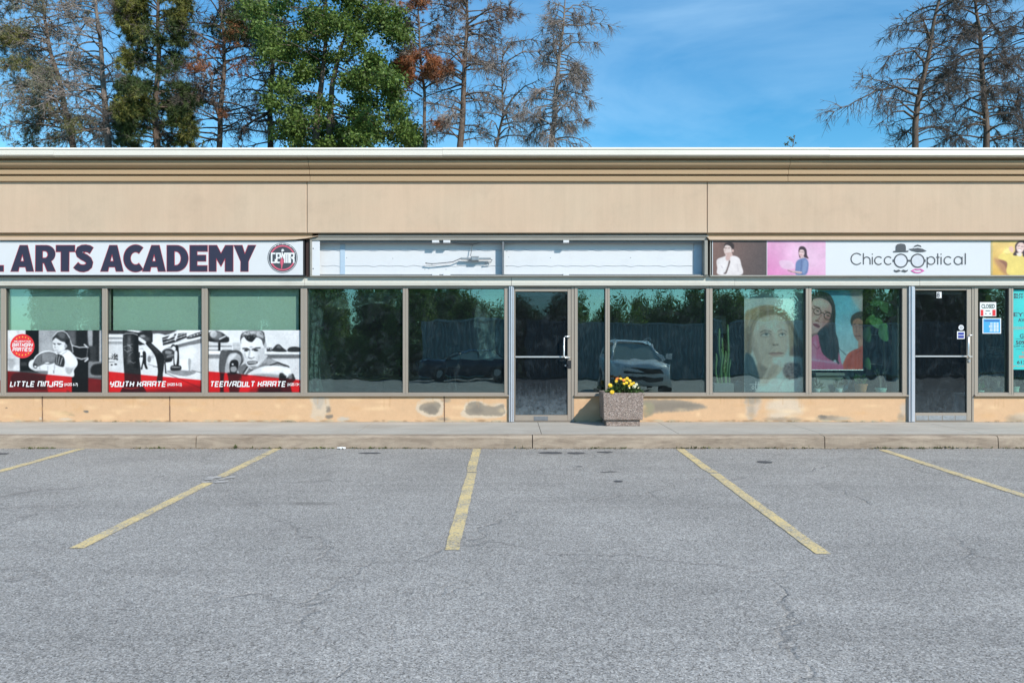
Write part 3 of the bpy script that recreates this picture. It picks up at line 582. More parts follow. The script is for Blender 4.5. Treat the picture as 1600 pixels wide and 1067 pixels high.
    # window glass: tinted see-through pane with a mirror reflection that grows at grazing angles
    def glass(name, tint, refl_tint, k, dirt=0.0):
        m, p = new_mat(name); NS, L = nt(m); NS.remove(p); out = NS['Material Output']
        tr = N(m, 'ShaderNodeBsdfTransparent'); tr.inputs['Color'].default_value = (*tint, 1)
        gl = N(m, 'ShaderNodeBsdfGlossy'); gl.inputs['Roughness'].default_value = 0.0; gl.inputs['Color'].default_value = (*refl_tint, 1)
        lw = N(m, 'ShaderNodeLayerWeight'); lw.inputs['Blend'].default_value = .5      # Schlick reflectance, same from both sides of the pane
        fac = math_n(m, 'ADD', math_n(m, 'MULTIPLY', math_n(m, 'POWER', lw.outputs['Facing'], 5.0), .9), .04 + k, True)
        v = coords(m); w = noise(m, v, 1.6, 2, .5)
        L.new(bump(m, w, .10, .02), gl.inputs['Normal'])
        mx = N(m, 'ShaderNodeMixShader'); L.new(fac, mx.inputs[0]); L.new(tr.outputs[0], mx.inputs[1]); L.new(gl.outputs[0], mx.inputs[2])
        res = mx.outputs[0]
        df = N(m, 'ShaderNodeBsdfDiffuse'); df.inputs['Color'].default_value = (.30, .36, .40, 1)
        sm = ramp(m, noise(m, coords(m, False, (1, 1, 1)), 5.0, 7, .72, .8), [(.50, .012), (.74, .05)])
        if dirt:
            sx = N(m, 'ShaderNodeSeparateXYZ'); L.new(N(m, 'ShaderNodeNewGeometry').outputs['Position'], sx.inputs[0])
            low = ramp(m, math_n(m, 'ADD', sx.outputs['Z'], math_n(m, 'MULTIPLY', noise(m, coords(m, False, (14, 1, 3)), 2.0, 5, .7), .55)), [(.50, 1.0), (1.15, .0)])
            spot = ramp(m, noise(m, coords(m, False, (1, 1, 1.4)), 13, 6, .75), [(.36, .15), (.6, 1.0)])
            sm = math_n(m, 'ADD', sm, math_n(m, 'MULTIPLY', math_n(m, 'MULTIPLY', low, spot), dirt), True)
        m2 = N(m, 'ShaderNodeMixShader'); L.new(sm, m2.inputs[0]); L.new(res, m2.inputs[1]); L.new(df.outputs[0], m2.inputs[2])
        L.new(m2.outputs[0], out.inputs['Surface']); return m
    M['glass'] = glass('green_tinted_glass', (.80, .915, .885), (.80, .95, .93), .125)
    M['doorglass'] = glass('door_glass', (.80, .84, .86), (.75, .88, .98), .0, .30)
    M['doorglass2'] = glass('shop_door_glass', (.86, .89, .89), (.75, .88, .95), .0, .10)
    # thin plastic film
    m, p = new_mat('clear_plastic_film'); NS, L = nt(m); NS.remove(p)
    tr = N(m, 'ShaderNodeBsdfTransparent'); tr.inputs['Color'].default_value = (.86, .9, .9, 1)
    gl = N(m, 'ShaderNodeBsdfPrincipled'); gl.inputs['Base Color'].default_value = (.55, .62, .60, 1); gl.inputs['Roughness'].default_value = .2
    fac = ramp(m, noise(m, coords(m), 7, 6, .7, 1.0), [(.42, .02), (.72, .42)])
    mx = N(m, 'ShaderNodeMixShader'); L.new(fac, mx.inputs[0]); L.new(tr.outputs[0], mx.inputs[1]); L.new(gl.outputs[0], mx.inputs[2]); L.new(mx.outputs[0], NS['Material Output'].inputs['Surface'])
    M['film'] = m
    # asphalt
    m, p = new_mat('weathered_asphalt'); L = m.node_tree.links; v = coords(m)
    grit = N(m, 'ShaderNodeTexVoronoi'); grit.inputs['Scale'].default_value = 125; L.new(v, grit.inputs['Vector'])
    sx = N(m, 'ShaderNodeSeparateColor'); L.new(grit.outputs['Color'], sx.inputs[0])
    stone = ramp(m, sx.outputs[0], [(0, .07), (.22, .205), (.55, .315), (.85, .40), (1, .58)])
    hue = mix(m, .22, stone, mix(m, sx.outputs[1], (.26, .27, .30), (.36, .32, .28)))
    f2 = noise(m, v, 260, 2, .6); c = mix(m, 1.0, hue, ramp(m, f2, [(.3, .80), (.7, 1.20)]), 'MULTIPLY')
    mid = noise(m, v, 18, 4, .7); c = mix(m, 1.0, c, ramp(m, mid, [(.25, .88), (.75, 1.12)]), 'MULTIPLY')
    broad = noise(m, v, .7, 5, .6, .3); c = mix(m, 1.0, c, ramp(m, broad, [(.3, .87), (.7, 1.09)]), 'MULTIPLY')
    # tyre-polished lanes that run along the shop front
    lanes = noise(m, coords(m, False, (.10, 1, 1)), 1.5, 4, .6, .5); c = mix(m, 1.0, c, ramp(m, lanes, [(.40, .95), (.50, 1.04), (.62, .96)]), 'MULTIPLY')
    # oil and tyre stains that stay where they were dripped
    for (sx_, sy_, ra, rb, am) in ((-1.85, -5.05, .42, .14, .42), (-.9, -3.2, .5, .12, .14), (1.15, -3.4, .35, .5, .10), (3.3, -4.2, .6, .3, .10), (-4.6, -4.6, .7, .3, .12), (.6, -7.2, .9, .16, .10), (-2.2, -7.0, 1.6, .10, .13), (2.6, -6.4, 1.2, .12, .10)):
        q = N(m, 'ShaderNodeMapping'); q.inputs['Location'].default_value = (-sx_ / ra, -sy_ / rb, 0); q.inputs['Scale'].default_value = (1 / ra, 1 / rb, 0); L.new(v, q.inputs['Vector'])
        ln = N(m, 'ShaderNodeVectorMath', operation='LENGTH'); L.new(q.outputs[0], ln.inputs[0])
        c = mix(m, ramp(m, math_n(m, 'ADD', ln.outputs['Value'], math_n(m, 'MULTIPLY', mid, .7)), [(.55, am), (1.35, 0)]), c, (.10, .095, .09))
    # hair cracks
    wob = N(m, 'ShaderNodeTexNoise'); wob.inputs['Scale'].default_value = 3.0; wob.inputs['Detail'].default_value = 6; L.new(v, wob.inputs['Vector'])
    vv = N(m, 'ShaderNodeVectorMath', operation='MULTIPLY_ADD'); L.new(wob.outputs['Color'], vv.inputs[0]); vv.inputs[1].default_value = (.7, .7, 0); L.new(v, vv.inputs[2])
    ck = N(m, 'ShaderNodeTexVoronoi', feature='DISTANCE_TO_EDGE'); ck.inputs['Scale'].default_value = .42; L.new(vv.outputs[0], ck.inputs['Vector'])
    line = ramp(m, ck.outputs['Distance'], [(0, 1), (.006, .55), (.013, 0)]); where = ramp(m, noise(m, v, .55, 3, .6), [(.40, 0), (.56, 1)])
    ck2 = N(m, 'ShaderNodeTexVoronoi', feature='DISTANCE_TO_EDGE'); ck2.inputs['Scale'].default_value = 1.25; L.new(vv.outputs[0], ck2.inputs['Vector'])
    fine = math_n(m, 'MULTIPLY', ramp(m, ck2.outputs['Distance'], [(0, .8), (.008, .4), (.016, 0)]), ramp(m, noise(m, v, .9, 3, .6), [(.52, 0), (.66, .8)]))
    crack = math_n(m, 'MAXIMUM', math_n(m, 'MULTIPLY', line, where), fine)
    c = mix(m, math_n(m, 'MULTIPLY', crack, .27), c, (.075, .065, .06))
    st = ramp(m, noise(m, coords(m, False, (1, 1.6, 1)), 1.9, 5, .65, .3), [(.66, 0), (.78, .22)]); c = mix(m, st, c, (.085, .08, .08))
    c = mix(m, 1.0, c, (1.055, 1.0, .925), 'MULTIPLY'); L.new(c, p.inputs['Base Color']); p.inputs['Roughness'].default_value = .88; p.inputs['Specular IOR Level'].default_value = .3
    hgt = math_n(m, 'SUBTRACT', math_n(m, 'ADD', sx.outputs[0], math_n(m, 'MULTIPLY', f2, .5)), math_n(m, 'MULTIPLY', crack, 2.0))
    L.new(bump(m, hgt, .55, .006), p.inputs['Normal']); M['asphalt'] = m; ASPH = c
    # worn yellow paint: paint wears through to the stones
    m2 = m.copy(); m2.name = 'worn_yellow_paint'; L = m2.node_tree.links; p2 = m2.node_tree.nodes['Principled BSDF']
    src = p2.inputs['Base Color'].links[0].from_socket
    v2 = coords(m2); wear = noise(m2, v2, 46, 5, .75); big = noise(m2, v2, 2.6, 4, .7)
    fac = ramp(m2, math_n(m2, 'ADD', wear, math_n(m2, 'MULTIPLY', big, .5)), [(.58, 1), (.70, .84), (.86, .10)])
    ycol = mix(m2, noise(m2, v2, 12, 4, .7), (.80, .60, .25), (.68, .52, .25))
    L.new(mix(m2, fac, src, ycol), p2.inputs['Base Color']); M['yellow'] = m2
    # concrete walk and kerb
    def concrete(name, col, dirtcol, amt, sc):
        m, p = new_mat(name); L = m.node_tree.links; v = coords(m)
        a = noise(m, v, 1.4, 6, .65, .3); b = noise(m, v, 120, 3, .7); d = noise(m, coords(m, False, (.35, 1, 2)), sc, 6, .72, .5)
        c = mix(m, 1.0, col, ramp(m, a, [(.3, .88), (.7, 1.08)]), 'MULTIPLY'); c = mix(m, 1.0, c, ramp(m, b, [(.25, .82), (.75, 1.15)]), 'MULTIPLY')
        c = mix(m, ramp(m, d, [(.42, 0), (.68, amt)]), c, dirtcol); L.new(c, p.inputs['Base Color']); p.inputs['Roughness'].default_value = .92
        L.new(bump(m, b, .5, .004), p.inputs['Normal']); return m
    M['walk'] = concrete('broom_finished_concrete', (.46, .425, .37), (.30, .25, .20), .45, 2.2)
    M['kerb'] = concrete('weathered_kerb_concrete', (.37, .295, .222), (.17, .125, .09), .75, 6)
    M['patch'] = concrete('smeared_mortar', (.50, .47, .44), (.25, .24, .22), .4, 8)
    # exposed pebble aggregate (planter)
    m, p = new_mat('exposed_pebble_concrete'); L = m.node_tree.links; v = coords(m, True)
    vo = N(m, 'ShaderNodeTexVoronoi'); vo.inputs['Scale'].default_value = 80; L.new(v, vo.inputs['Vector'])
    s2 = N(m, 'ShaderNodeSeparateColor'); L.new(vo.outputs['Color'], s2.inputs[0])
    c = ramp(m, s2.outputs[0], [(0, (.17, .115, .09)), (.3, (.34, .245, .20)), (.65, (.44, .335, .285)), (1, (.58, .48, .42))])
    c = mix(m, ramp(m, vo.outputs['Distance'], [(.35, 0), (.62, .8)]), c, (.17, .14, .12)); L.new(c, p.inputs['Base Color']); p.inputs['Roughness'].default_value = .8
    L.new(bump(m, math_n(m, 'SUBTRACT', 1.0, vo.outputs['Distance']), .8, .012), p.inputs['Normal']); M['pebble'] = m
    # plants
    def leafmat(name, c0, c1, obj=True, trans=.25):
        m, p = new_mat(name); NS, L = nt(m); v = coords(m, obj); n = noise(m, v, 2.2, 4, .6); g = N(m, 'ShaderNodeNewGeometry')
        c = mix(m, n, c0, c1); rnd = ramp(m, g.outputs['Random Per Island'], [(0, .5), (1, 1.5)]); c = mix(m, 1.0, c, rnd, 'MULTIPLY')
        L.new(c, p.inputs['Base Color']); p.inputs['Roughness'].default_value = .55; p.inputs['Specular IOR Level'].default_value = .35
        if trans:
            t = N(m, 'ShaderNodeBsdfTranslucent'); L.new(c, t.inputs['Color']); x = N(m, 'ShaderNodeMixShader'); x.inputs[0].default_value = trans
            L.new(p.outputs[0], x.inputs[1]); L.new(t.outputs[0], x.inputs[2]); L.new(x.outputs[0], NS['Material Output'].inputs['Surface'])
        return m
    M['leaf'] = leafmat('maple_leaves', (.055, .115, .022), (.19, .25, .055), trans=.35)
    M['needle_green'] = leafmat('green_pine_needles', (.11, .13, .03), (.26, .235, .055), trans=.1)
    M['needle_dark'] = leafmat('dark_pine_needles', (.045, .075, .025), (.10, .13, .04), trans=.1)
    M['needle_grey'] = leafmat('fading_pine_needles', (.16, .165, .095), (.25, .23, .155), trans=.1)
    M['needle_rust'] = leafmat('dead_rust_needles', (.30, .10, .04), (.44, .18, .08), trans=.1)
    M['needle_brown'] = leafmat('dead_brown_needles', (.17, .105, .075), (.26, .165, .115), trans=.1)
    M['hedge'] = leafmat('far_foliage', (.09, .16, .025), (.24, .33, .06), trans=.25)
    M['herb'] = leafmat('bedding_plant_leaves', (.035, .085, .02), (.08, .14, .035), trans=.2)
    M['house'] = leafmat('houseplant_leaves', (.05, .15, .04), (.11, .26, .08), trans=.3)
    M['cactus'] = surf('cactus_skin', (.13, .22, .08), .6, .2, 12, obj=True)
    M['petal'] = surf('yellow_petals', (.82, .54, .02), .6, .1, 20, obj=True)
    M['petal_o'] = surf('orange_petals', (.78, .22, .03), .6, .2, 20, obj=True)
    M['petal_w'] = surf('cream_petals', (.80, .76, .50), .6, .05, 20, obj=True)
    M['weed'] = leafmat('weed_leaves', (.07, .10, .03), (.16, .15, .06), obj=False, trans=.15)
    M['soil'] = surf('potting_soil', (.05, .035, .025), .95, .3, 20)
    M['terracotta'] = surf('terracotta', (.66, .25, .10), .8, .12, 8)
    M['ceramic'] = surf('pale_ceramic', (.86, .88, .86), .3, .03)
    M['ceramic_g'] = surf('mint_ceramic', (.58, .78, .68), .35, .04)
    M['darkpot'] = surf('grey_pot', (.18, .17, .18), .6, .06)
    def bark(name, a, b):
        m, p = new_mat(name); L = m.node_tree.links; v = coords(m, True, (7, 7, 1.6)); n = noise(m, v, 1.6, 6, .7, .5)
        L.new(ramp(m, n, [(.3, a), (.7, b)]), p.inputs['Base Color']); p.inputs['Roughness'].default_value = .95; L.new(bump(m, n, .8, .03), p.inputs['Normal']); return m
    M['bark'] = bark('pine_bark', (.06, .042, .032), (.19, .14, .11))
    M['bark_grey'] = bark('dead_grey_bark', (.10, .082, .072), (.28, .23, .195))
    M['bark_dark'] = bark('dark_bark', (.022, .018, .016), (.07, .055, .045))
    M['twig'] = surf('dry_twigs', (.25, .205, .18), .95, .25, 3, obj=True)
    M['twig_dark'] = surf('dark_twigs', (.14, .112, .096), .95, .25, 3, obj=True)
    # street side behind the photographer (mirrored in the panes)
    M['grass'] = surf('mown_grass', (.070, .110, .028), .95, .3, .8, 30, .25)
    M['earth'] = surf('distant_ground', (.10, .11, .05), .95, .25, .05, 2, .2)
    M['navysheet'] = surf('blue_grey_corrugated_steel', (.22, .29, .31), .55, .08, 1.0)
    M['carwhite'] = surf('white_car_paint', (.80, .81, .82), .22, .01, 1, 40, .01)
    M['carblue'] = surf('dark_blue_car_paint', (.02, .035, .06), .2, .01, 1, 40, .01)
    M['carglass'] = surf('car_window', (.34, .40, .36), .12, .02)  # pale grey-green base colour stands in for sky reflected in the glass
    M['tyre'] = surf('tyre_rubber', (.02, .02, .02), .85)
    M['lamp'] = surf('headlight_lens', (.55, .58, .60), .1, .05, 30)
    M['trim'] = surf('black_plastic_trim', (.02, .02, .022), .5)
build_materials()
# ================================================================ ground
def build_ground():
    o = MB().quad((-320, -320, -1.6), (320, -320, -1.6), (320, 420, -1.6), (-320, 420, -1.6)).build('ground', M['earth'], loc=(0, 0, -1.6)); tag(o, kind='structure')
    y1 = -26.0
    mb = MB(); mb.quad((-45, y1, ground_z(y1)), (45, y1, ground_z(y1)), (45, KERB_Y, 0), (-45, KERB_Y, 0))
    o = mb.build('asphalt_lot', M['asphalt'], loc=(0, KERB_Y, 0)); tag(o, kind='structure')
    # verge beyond the lot
    mb = MB(); n = 24
    for i in range(n):
        xa, xb = -45 + 90 * i / n, -45 + 90 * (i + 1) / n
        mb.quad((xa, -60, -1.1), (xb, -60, -1.1), (xb, y1, ground_z(y1) + .06), (xa, y1, ground_z(y1) + .06))
    o = mb.build('grass_verge', M['grass'], loc=(0, y1, ground_z(y1))); tag(o, kind='structure')
    # kerb in cast lengths, walk in slabs with real joints
    mb = MB(); xs = [-16, -12.4, -9.1, PX(-60, -1.83), PX(306, -1.83), PX(832, -1.83), PX(1289, -1.83), PX(1560, -1.83), 10.6, 13.6, 16]
    for a, b in zip(xs[:-1], xs[1:]):
        a2, b2 = a + .006, b - .006
        prof = [(-1.83, -.12), (-1.83, .02), (-1.822, WALK - .028), (-1.80, WALK - .006), (-1.77, WALK), (-1.62, WALK), (-1.62, -.12)]
        m = 60
        V, Fc = [], []
        for i in range(m + 1):
            x = a2 + (b2 - a2) * i / m
            for (y, z) in prof:
                j = (.009 * mnoise.noise((x * 3.1, y * 9, z * 9)) + .006 * mnoise.noise((x * 11, y * 20, z * 20))) if -1.83 <= y < -1.7 and z > 0 else 0
                V.append((x, y + j, z + j * .8))
        k = len(prof)
        for i in range(m): Fc += [(i * k + q, i * k + (q + 1) % k, (i + 1) * k + (q + 1) % k, (i + 1) * k + q) for q in range(k)]
        Fc += [tuple(range(k - 1, -1, -1)), tuple(m * k + q for q in range(k))]
        mb.add(V, Fc)
    o = mb.build('kerb', M['kerb'], loc=(0, -1.8, 0)); tag(o, kind='structure')
    mb = MB(); jx = [-16, -13, -10.2, PX(-20), PX(300), PX(585), PX(840), PX(1027, -.02), PX(1222), PX(1440), 8.9, 11.8, 16]
    for a, b in zip(jx[:-1], jx[1:]): mb.bbox(a + .004, b - .004, -1.612, .25, -.1, WALK - .004, .003)
    o = mb.build('sidewalk', M['walk'], loc=(0, -.8, 0)); tag(o, kind='structure')

# ================================================================ building
W_TOP, W_BOT = 447, 618          # window frame in photo pixels
GLASS = [(-150, 4), (12, 162), (170, 317), (326, 471), (481, 630), (638, 788), (902, 945), (952, 1102), (1112, 1257), (1266, 1407), (1525, 1573), (1580, 1735)]
EDGES = [(-160, 8), (8, 166), (166, 321.5), (321.5, 476), (476, 634), (634, 795), (897, 948.5), (948.5, 1107), (1107, 1261.5), (1261.5, 1416), (1519, 1576.5), (1576.5, 1745)]
TILT = {4: .10, 5: .05, 6: .08, 7: .16, 8: -.05, 9: .1}
def low_wall_canvas(x0, x1):
    c = Canvas(x0, 617, x1, 659, int((x1 - x0) * 1.15), 50, (207, 169, 131))
    X_, Y_ = c.X.copy(), c.Y.copy()
    for cell, am in ((9, 1.5), (4, 1.1), (2, .8)):     # ragged edges: the paint breaks along the grain of the blockwork
        f = lambda k: np.array([[mnoise.noise((x / cell, y / cell, k)) for x in np.linspace(x0, x1, int((x1 - x0) / cell) * 2 + 2)] for y in np.linspace(617, 659, int(42 / cell) * 2 + 2)])
        for k, arr in ((3.3, 'X'), (8.8, 'Y')):
            g = f(k); gy, gx = np.linspace(0, g.shape[0] - 1, c.ny).astype(int), np.linspace(0, g.shape[1] - 1, c.nx).astype(int); setattr(c, arr, getattr(c, arr) + am * (1.6 if arr == 'X' else .8) * g[np.ix_(gy, gx)])
    lo = lambda x, y, rx, ry, col, s=1, a=1: c.E(col, x, y, rx, ry, s, a)
    r = np.random.default_rng(int(x0) + 4000)
    g1, g2, pale = (146, 134, 118), (120, 111, 100), (202, 182, 158)
    # bare patches where paint has come away
    c.P(pale, [(650, 640), (655, 626), (672, 622), (690, 624), (693, 640), (686, 650), (664, 650)], 1.5); c.P(g1, [(656, 638), (662, 629), (684, 628), (687, 640), (680, 647), (664, 644)], 1.5); c.P(g2, [(662, 638), (676, 632), (684, 642), (672, 646)], 3, .7)
    c.P(pale, [(722, 650), (728, 630), (745, 625), (762, 630), (785, 630), (788, 650), (750, 653)], 2); c.P(g1, [(727, 645), (732, 630), (746, 627), (758, 632), (772, 634), (786, 631), (786, 648), (768, 649), (745, 648)], 1.5); c.P(g2, [(736, 640), (746, 631), (756, 640), (746, 646)], 4, .6)
    c.P(g1, [(1004, 626), (1030, 624), (1062, 625), (1090, 630), (1104, 636), (1085, 641), (1050, 643), (1024, 645), (1006, 652)], 2.5); c.P(g2, [(1025, 630), (1060, 628), (1092, 634), (1060, 640), (1026, 641)], 5, .6); c.P((142, 138, 112), [(1006, 630), (1020, 630), (1018, 646), (1007, 650)], 4, .8)
    c.P((196, 176, 156), [(1166, 622), (1186, 620), (1186, 640), (1176, 654), (1168, 654)], 4, .9); lo(1176, 626, 10, 5, g1, 3, .7); lo(1174, 642, 6, 12, g1, 4, .5); c.P((206, 190, 170), [(1200, 628), (1240, 622), (1254, 640), (1240, 656), (1204, 654)], 6, .75); lo(1224, 655, 26, 3.5, (158, 140, 120), 2, .9)
    lo(1296, 653, 18, 4, g1, 2, .9); lo(1285, 651, 5, 3, g2, 1.5); lo(1318, 654, 12, 3, (176, 162, 142), 2, .9); lo(1412, 640, 5, 10, (186, 172, 156), 3, .8); lo(1408, 652, 6, 6, g1, 3, .7)
    lo(1592, 654, 18, 6, g1, 3, .7); lo(1600, 650, 16, 6, pale, 3, .6)
    c.P(pale, [(484, 621), (512, 620), (514, 640), (500, 657), (486, 650), (489, 634)], 3, .9); c.P((176, 164, 150), [(490, 622), (508, 622), (500, 640)], 3, .8); lo(513, 639, 4, 5, g2, 2, .8); lo(514, 651, 5, 3, g2, 1.5, .9); lo(536, 655, 9, 4, (188, 178, 164), 2, .9); lo(100, 645, 12, 3, (190, 160, 120), 2, .7); lo(112, 648, 6, 2, (176, 150, 116), 1, .7); lo(135, 643, 3.5, 2, (116, 110, 100), .8); lo(102, 655, 9, 2, pale, 1.5)
    lo(697, 625, 6, 3, g1, 2, .8); lo(693, 654, 8, 3, g1, 2, .8); lo(64, 655, 3, 3, pale, 1.5); lo(10, 637, 1.2, 1.2, (110, 96, 80), .6)
    # cracked joints, chipped foot, grime line
    c.X, c.Y = X_ + (c.X - X_) * .12, Y_
    for x in (66, 265, 694): c.L((82, 58, 44), [(x, 616), (x + .4, 660)], 1.5, .4)
    for i in range(int((x1 - x0) / 7)):
        x = r.uniform(x0, x1); c.E((150, 122, 92) if r.random() < .5 else (170, 160, 136), x, 658 - r.uniform(0, 1.2), r.uniform(2, 8), r.uniform(.5, 1.6), .8, r.uniform(.3, .9))
    for i in range(int((x1 - x0) / 16)):
        x, y = r.uniform(x0, x1), r.uniform(619, 655); c.E((205, 160, 112) if i % 2 else (238, 206, 160), x, y, r.uniform(2, 12), r.uniform(1, 4), 3, .35)
    for i in range(int((x1 - x0) / 28)):
        x = r.uniform(x0, x1); c.L((190, 150, 108), [(x, 618), (x + r.uniform(-1, 1), 618 + r.uniform(4, 18))], r.uniform(.8, 2), 1, .4)
    c.im = np.clip(c.im * 1.0, 0, 1); return c

def build_building():
    B = thing('strip_mall_building', (0, 0, WALK), 'long single storey strip mall with beige stucco fascia and bronze framed shop windows', 'building')
    X0, X1, YB = -14.0, 14.0, 13.0
    # ---- upper wall: three stucco panels with open joints over a dark backing
    yw = -.225; zt, zb = PZ(262, yw), PZ(364, yw)
    for a, b in ((X0, PX(479.5, yw) - .005), (PX(479.5, yw) + .005, PX(1105, yw) - .005), (PX(1105, yw) + .005, X1)):
        MB().bbox(a, b, yw, -.12, zb, zt, .006).build('wall_panel', M['eifs'], B)
    # drip reveal and lower stucco lip, broken and curled up where it ends beside the empty sign
    yl = -.205
    for a, b in ((X0, PX(486, yw)), (PX(1106, yw), X1)): MB().box(a, b, -.175, -.08, PZ(372, yw), zb - .002).build('reveal_band', M['cornice'], B)
    l = lambda x, y: (PX(x, yl), PZ(y, yl))
    top = [l(496, 368.4), l(486, 369.5), l(476, 370.2), l(440, 370.4), (X0, PZ(370.3, yl))]
    bot = [(X0, PZ(375.2, yl)), l(400, 375.2), l(440, 375.0), l(462, 374.2), l(478, 372.4), l(488, 370.3), l(496, 369.0)]
    MB().prism_y(top[::-1] + bot[::-1], yl, -.12).build('lower_lip', M['eifs'], B)
    MB().prism_y([l(1105, 370), (X1, PZ(370, yl)), (X1, PZ(374.8, yl)), l(1109, 374.8)], yl, -.12).build('lower_lip', M['eifs'], B)
    # ---- cornice: extruded profile, in three lengths
    prof = [(-.12, PZ(283.6, -.268)), (-.262, PZ(283.6, -.262)), (-.268, PZ(283.0, -.268)), (-.268, PZ(275.6, -.268)), (-.236, PZ(275.0, -.236)), (-.236, PZ(273.4, -.236)), (-.286, PZ(272.8, -.286)), (-.294, PZ(272.0, -.294)), (-.294, PZ(265.8, -.294)), (-.262, PZ(265.2, -.262))]
    z0, z1 = PZ(264.2, -.262), PZ(254.4, -.365)
    for k in range(9):
        t = k / 8; prof.append((-.262 - .102 * math.sin(t * math.pi / 2), z0 + (z1 - z0) * (1 - math.cos(t * math.pi / 2)) ** .9))
    prof += [(-.372, z1 + .002), (-.372, PZ(251.4, -.372)), (-.335, PZ(250.8, -.335)), (-.335, PZ(248.4, -.335)), (-.415, PZ(247.6, -.415)), (-.415, PZ(245.0, -.415)), (-.12, PZ(245.0, -.415))]
    for a, b in ((X0 - .3, PX(478, -.5) - .003), (PX(478, -.5) + .003, PX(1240, -.5) - .003), (PX(1240, -.5) + .003, X1 + .3)):
        MB().prism_x(prof, a, b).build('cornice', M['cornice'], B)
    # white metal coping with lapped joints
    cp = [(-.455, PZ(243.3, -.455)), (-.467, PZ(242.6, -.467)), (-.461, PZ(234.4, -.461)), (-.473, PZ(233.6, -.473)), (-.455, PZ(231.0, -.455)), (-.20, PZ(231.0, -.455) + .03), (-.20, PZ(244.7, -.455)), (-.439, PZ(244.7, -.455))]
    xs = [X0 - .34, -9.5, PX(75, -.6), PX(690, -.6), PX(1302, -.6), 9.2, X1 + .34]
    for i, (a, b) in enumerate(zip(xs[:-1], xs[1:])):
        dz = .004 * (i % 2); MB().prism_x([(y - .002 * (i % 2), z + dz) for y, z in cp], a + .001, b - .001).build('coping', M['coping'], B)
    # ---- header strip between signs and windows
    yh = -.10
    for a, b in ((X0, PX(476, yh) - .002), (PX(476, yh) + .002, PX(799, yh) - .003), (PX(799, yh) + .003, PX(1148, yh) - .002), (PX(1148, yh) + .002, PX(1437, yh) - .002), (PX(1437, yh) + .002, X1)):
        dy = random.uniform(0, .004)
        MB().prism_x([(yh - dy, PZ(446.3, yh)), (yh - dy - .006, PZ(441.5, yh)), (yh - dy, PZ(440.8, yh)), (yh - dy, PZ(430, yh)), (.02, PZ(430, yh)), (.02, PZ(446.3, yh))], a, b).build('header_strip', M['header'], B)
    MB().box(X0, X1, .02, .16, PZ(446.6, yh), PZ(364, 0)).build('sign_wall', M['brown'], B)
    # grey flashing over the empty sign
    yf = -.165; xa, xb = PX(497, yf), PX(1107, yf)
    MB().prism_x([(yf, PZ(371, yf)), (yf - .012, PZ(370.2, yf)), (yf - .012, PZ(368, yf)), (yf + .02, PZ(366.5, yf)), (yf + .02, zb - .003), (-.06, zb - .003), (-.06, PZ(371, yf))], xa, xb).build('flashing', M['flash'], B)
    # ---- windows
    zt, zb2, gt, gb = PZ(447.4), PZ(618), PZ(451), PZ(613)
    for i, ((a, b), (ga, gc)) in enumerate(zip(EDGES, GLASS)):
        xa, xb, g0, g1 = PX(a) + .0006, PX(b) - .0006, PX(ga), PX(gc)
        yf = -.055
        w = MB()
        for x in ((xa, g0), (g1, xb)): w.bbox(x[0], x[1], yf, .07, zb2 + .001, zt, .004)
        w.bbox(g0 + .0004, g1 - .0004, yf, .07, gt, zt - .0004, .004); w.bbox(g0 + .0004, g1 - .0004, yf - .0, .07, zb2 + .0014, gb, .004)
        w.prism_x([(yf - .03, zb2 - .004), (yf - .03, zb2 + .014), (yf - .0005, zb2 + .02), (yf - .0005, zb2 - .004)], xa, xb)
        win = w.build('window', M['frame'], B)
        g = MB(); e = .006
        for x in ((g0, g0 + e), (g1 - e, g1)): g.box(x[0], x[1], -.03, .012, gb, gt)
        g.box(g0 + e, g1 - e, -.03, .012, gt - e, gt); g.box(g0 + e, g1 - e, -.03, .012, gb, gb + e); g.build('gasket', M['frame_dark'], win)
        t = math.tan(R(TILT.get(i, random.uniform(-.08, .08)))) * (gt - gb) / 2; s = random.uniform(-.0012, .0012)
        p = MB(); n = 8
        V = []
        for yy in (0.0, .006):
            for q in range(n + 1):
                for k in range(n + 1):
                    u, v = q / n, k / n
                    V.append((g0 + e + (g1 - g0 - 2 * e) * u, yy + t * (2 * v - 1) + s * (2 * u - 1), gb + e + (gt - gb - 2 * e) * v))
        m = (n + 1) ** 2
        Fc = [(q * (n + 1) + k, (q + 1) * (n + 1) + k, (q + 1) * (n + 1) + k + 1, q * (n + 1) + k + 1) for q in range(n) for k in range(n)]
        Fc += [tuple(m + z for z in reversed(f)) for f in Fc]
        mesh_obj('pane', V, Fc, M['glass'], win)
    # ---- doors
    def door(jl, sl, x0, x1, leaf_r, jr, gtop, gbot, bar_y, hx, hy0, hy1, glassmat, extra):
        fr = MB(); yf = -.05
        fr.bbox(PX(leaf_r) + .012, PX(jr), yf, .07, WALK, zt, .004); fr.bbox(PX(x0) - .02, PX(leaf_r) + .0116, yf, .07, PZ(449.5), zt - .0004, .003)
        fr.box(PX(sl) - .001, PX(leaf_r) + .01, -.07, .06, WALK, WALK + .012); fr.build('door_frame', M['frame'], B)
        st = MB(); xs = np.linspace(PX(jl), PX(sl), 5)
        st.bbox(xs[0] + .001, xs[1], -.085, .07, WALK, zt - .002, .004); st.bbox(xs[1] + .004, xs[3] - .003, -.10, .07, WALK, zt - .002, .01); st.bbox(xs[3], xs[4], -.075, .07, WALK, zt - .002, .004)
        hg = st.build('hinge_guard', M['alu'], B)
        MB().box(xs[1] - .0005, xs[1] + .0045, -.02, .06, WALK, zt - .01).box(xs[3] - .0035, xs[3] + .0005, -.02, .06, WALK, zt - .01).build('seam', M['frame_dark'], hg)
        lf = MB(); yl = -.045; a, b = PX(sl) + .004, PX(leaf_r) + .008
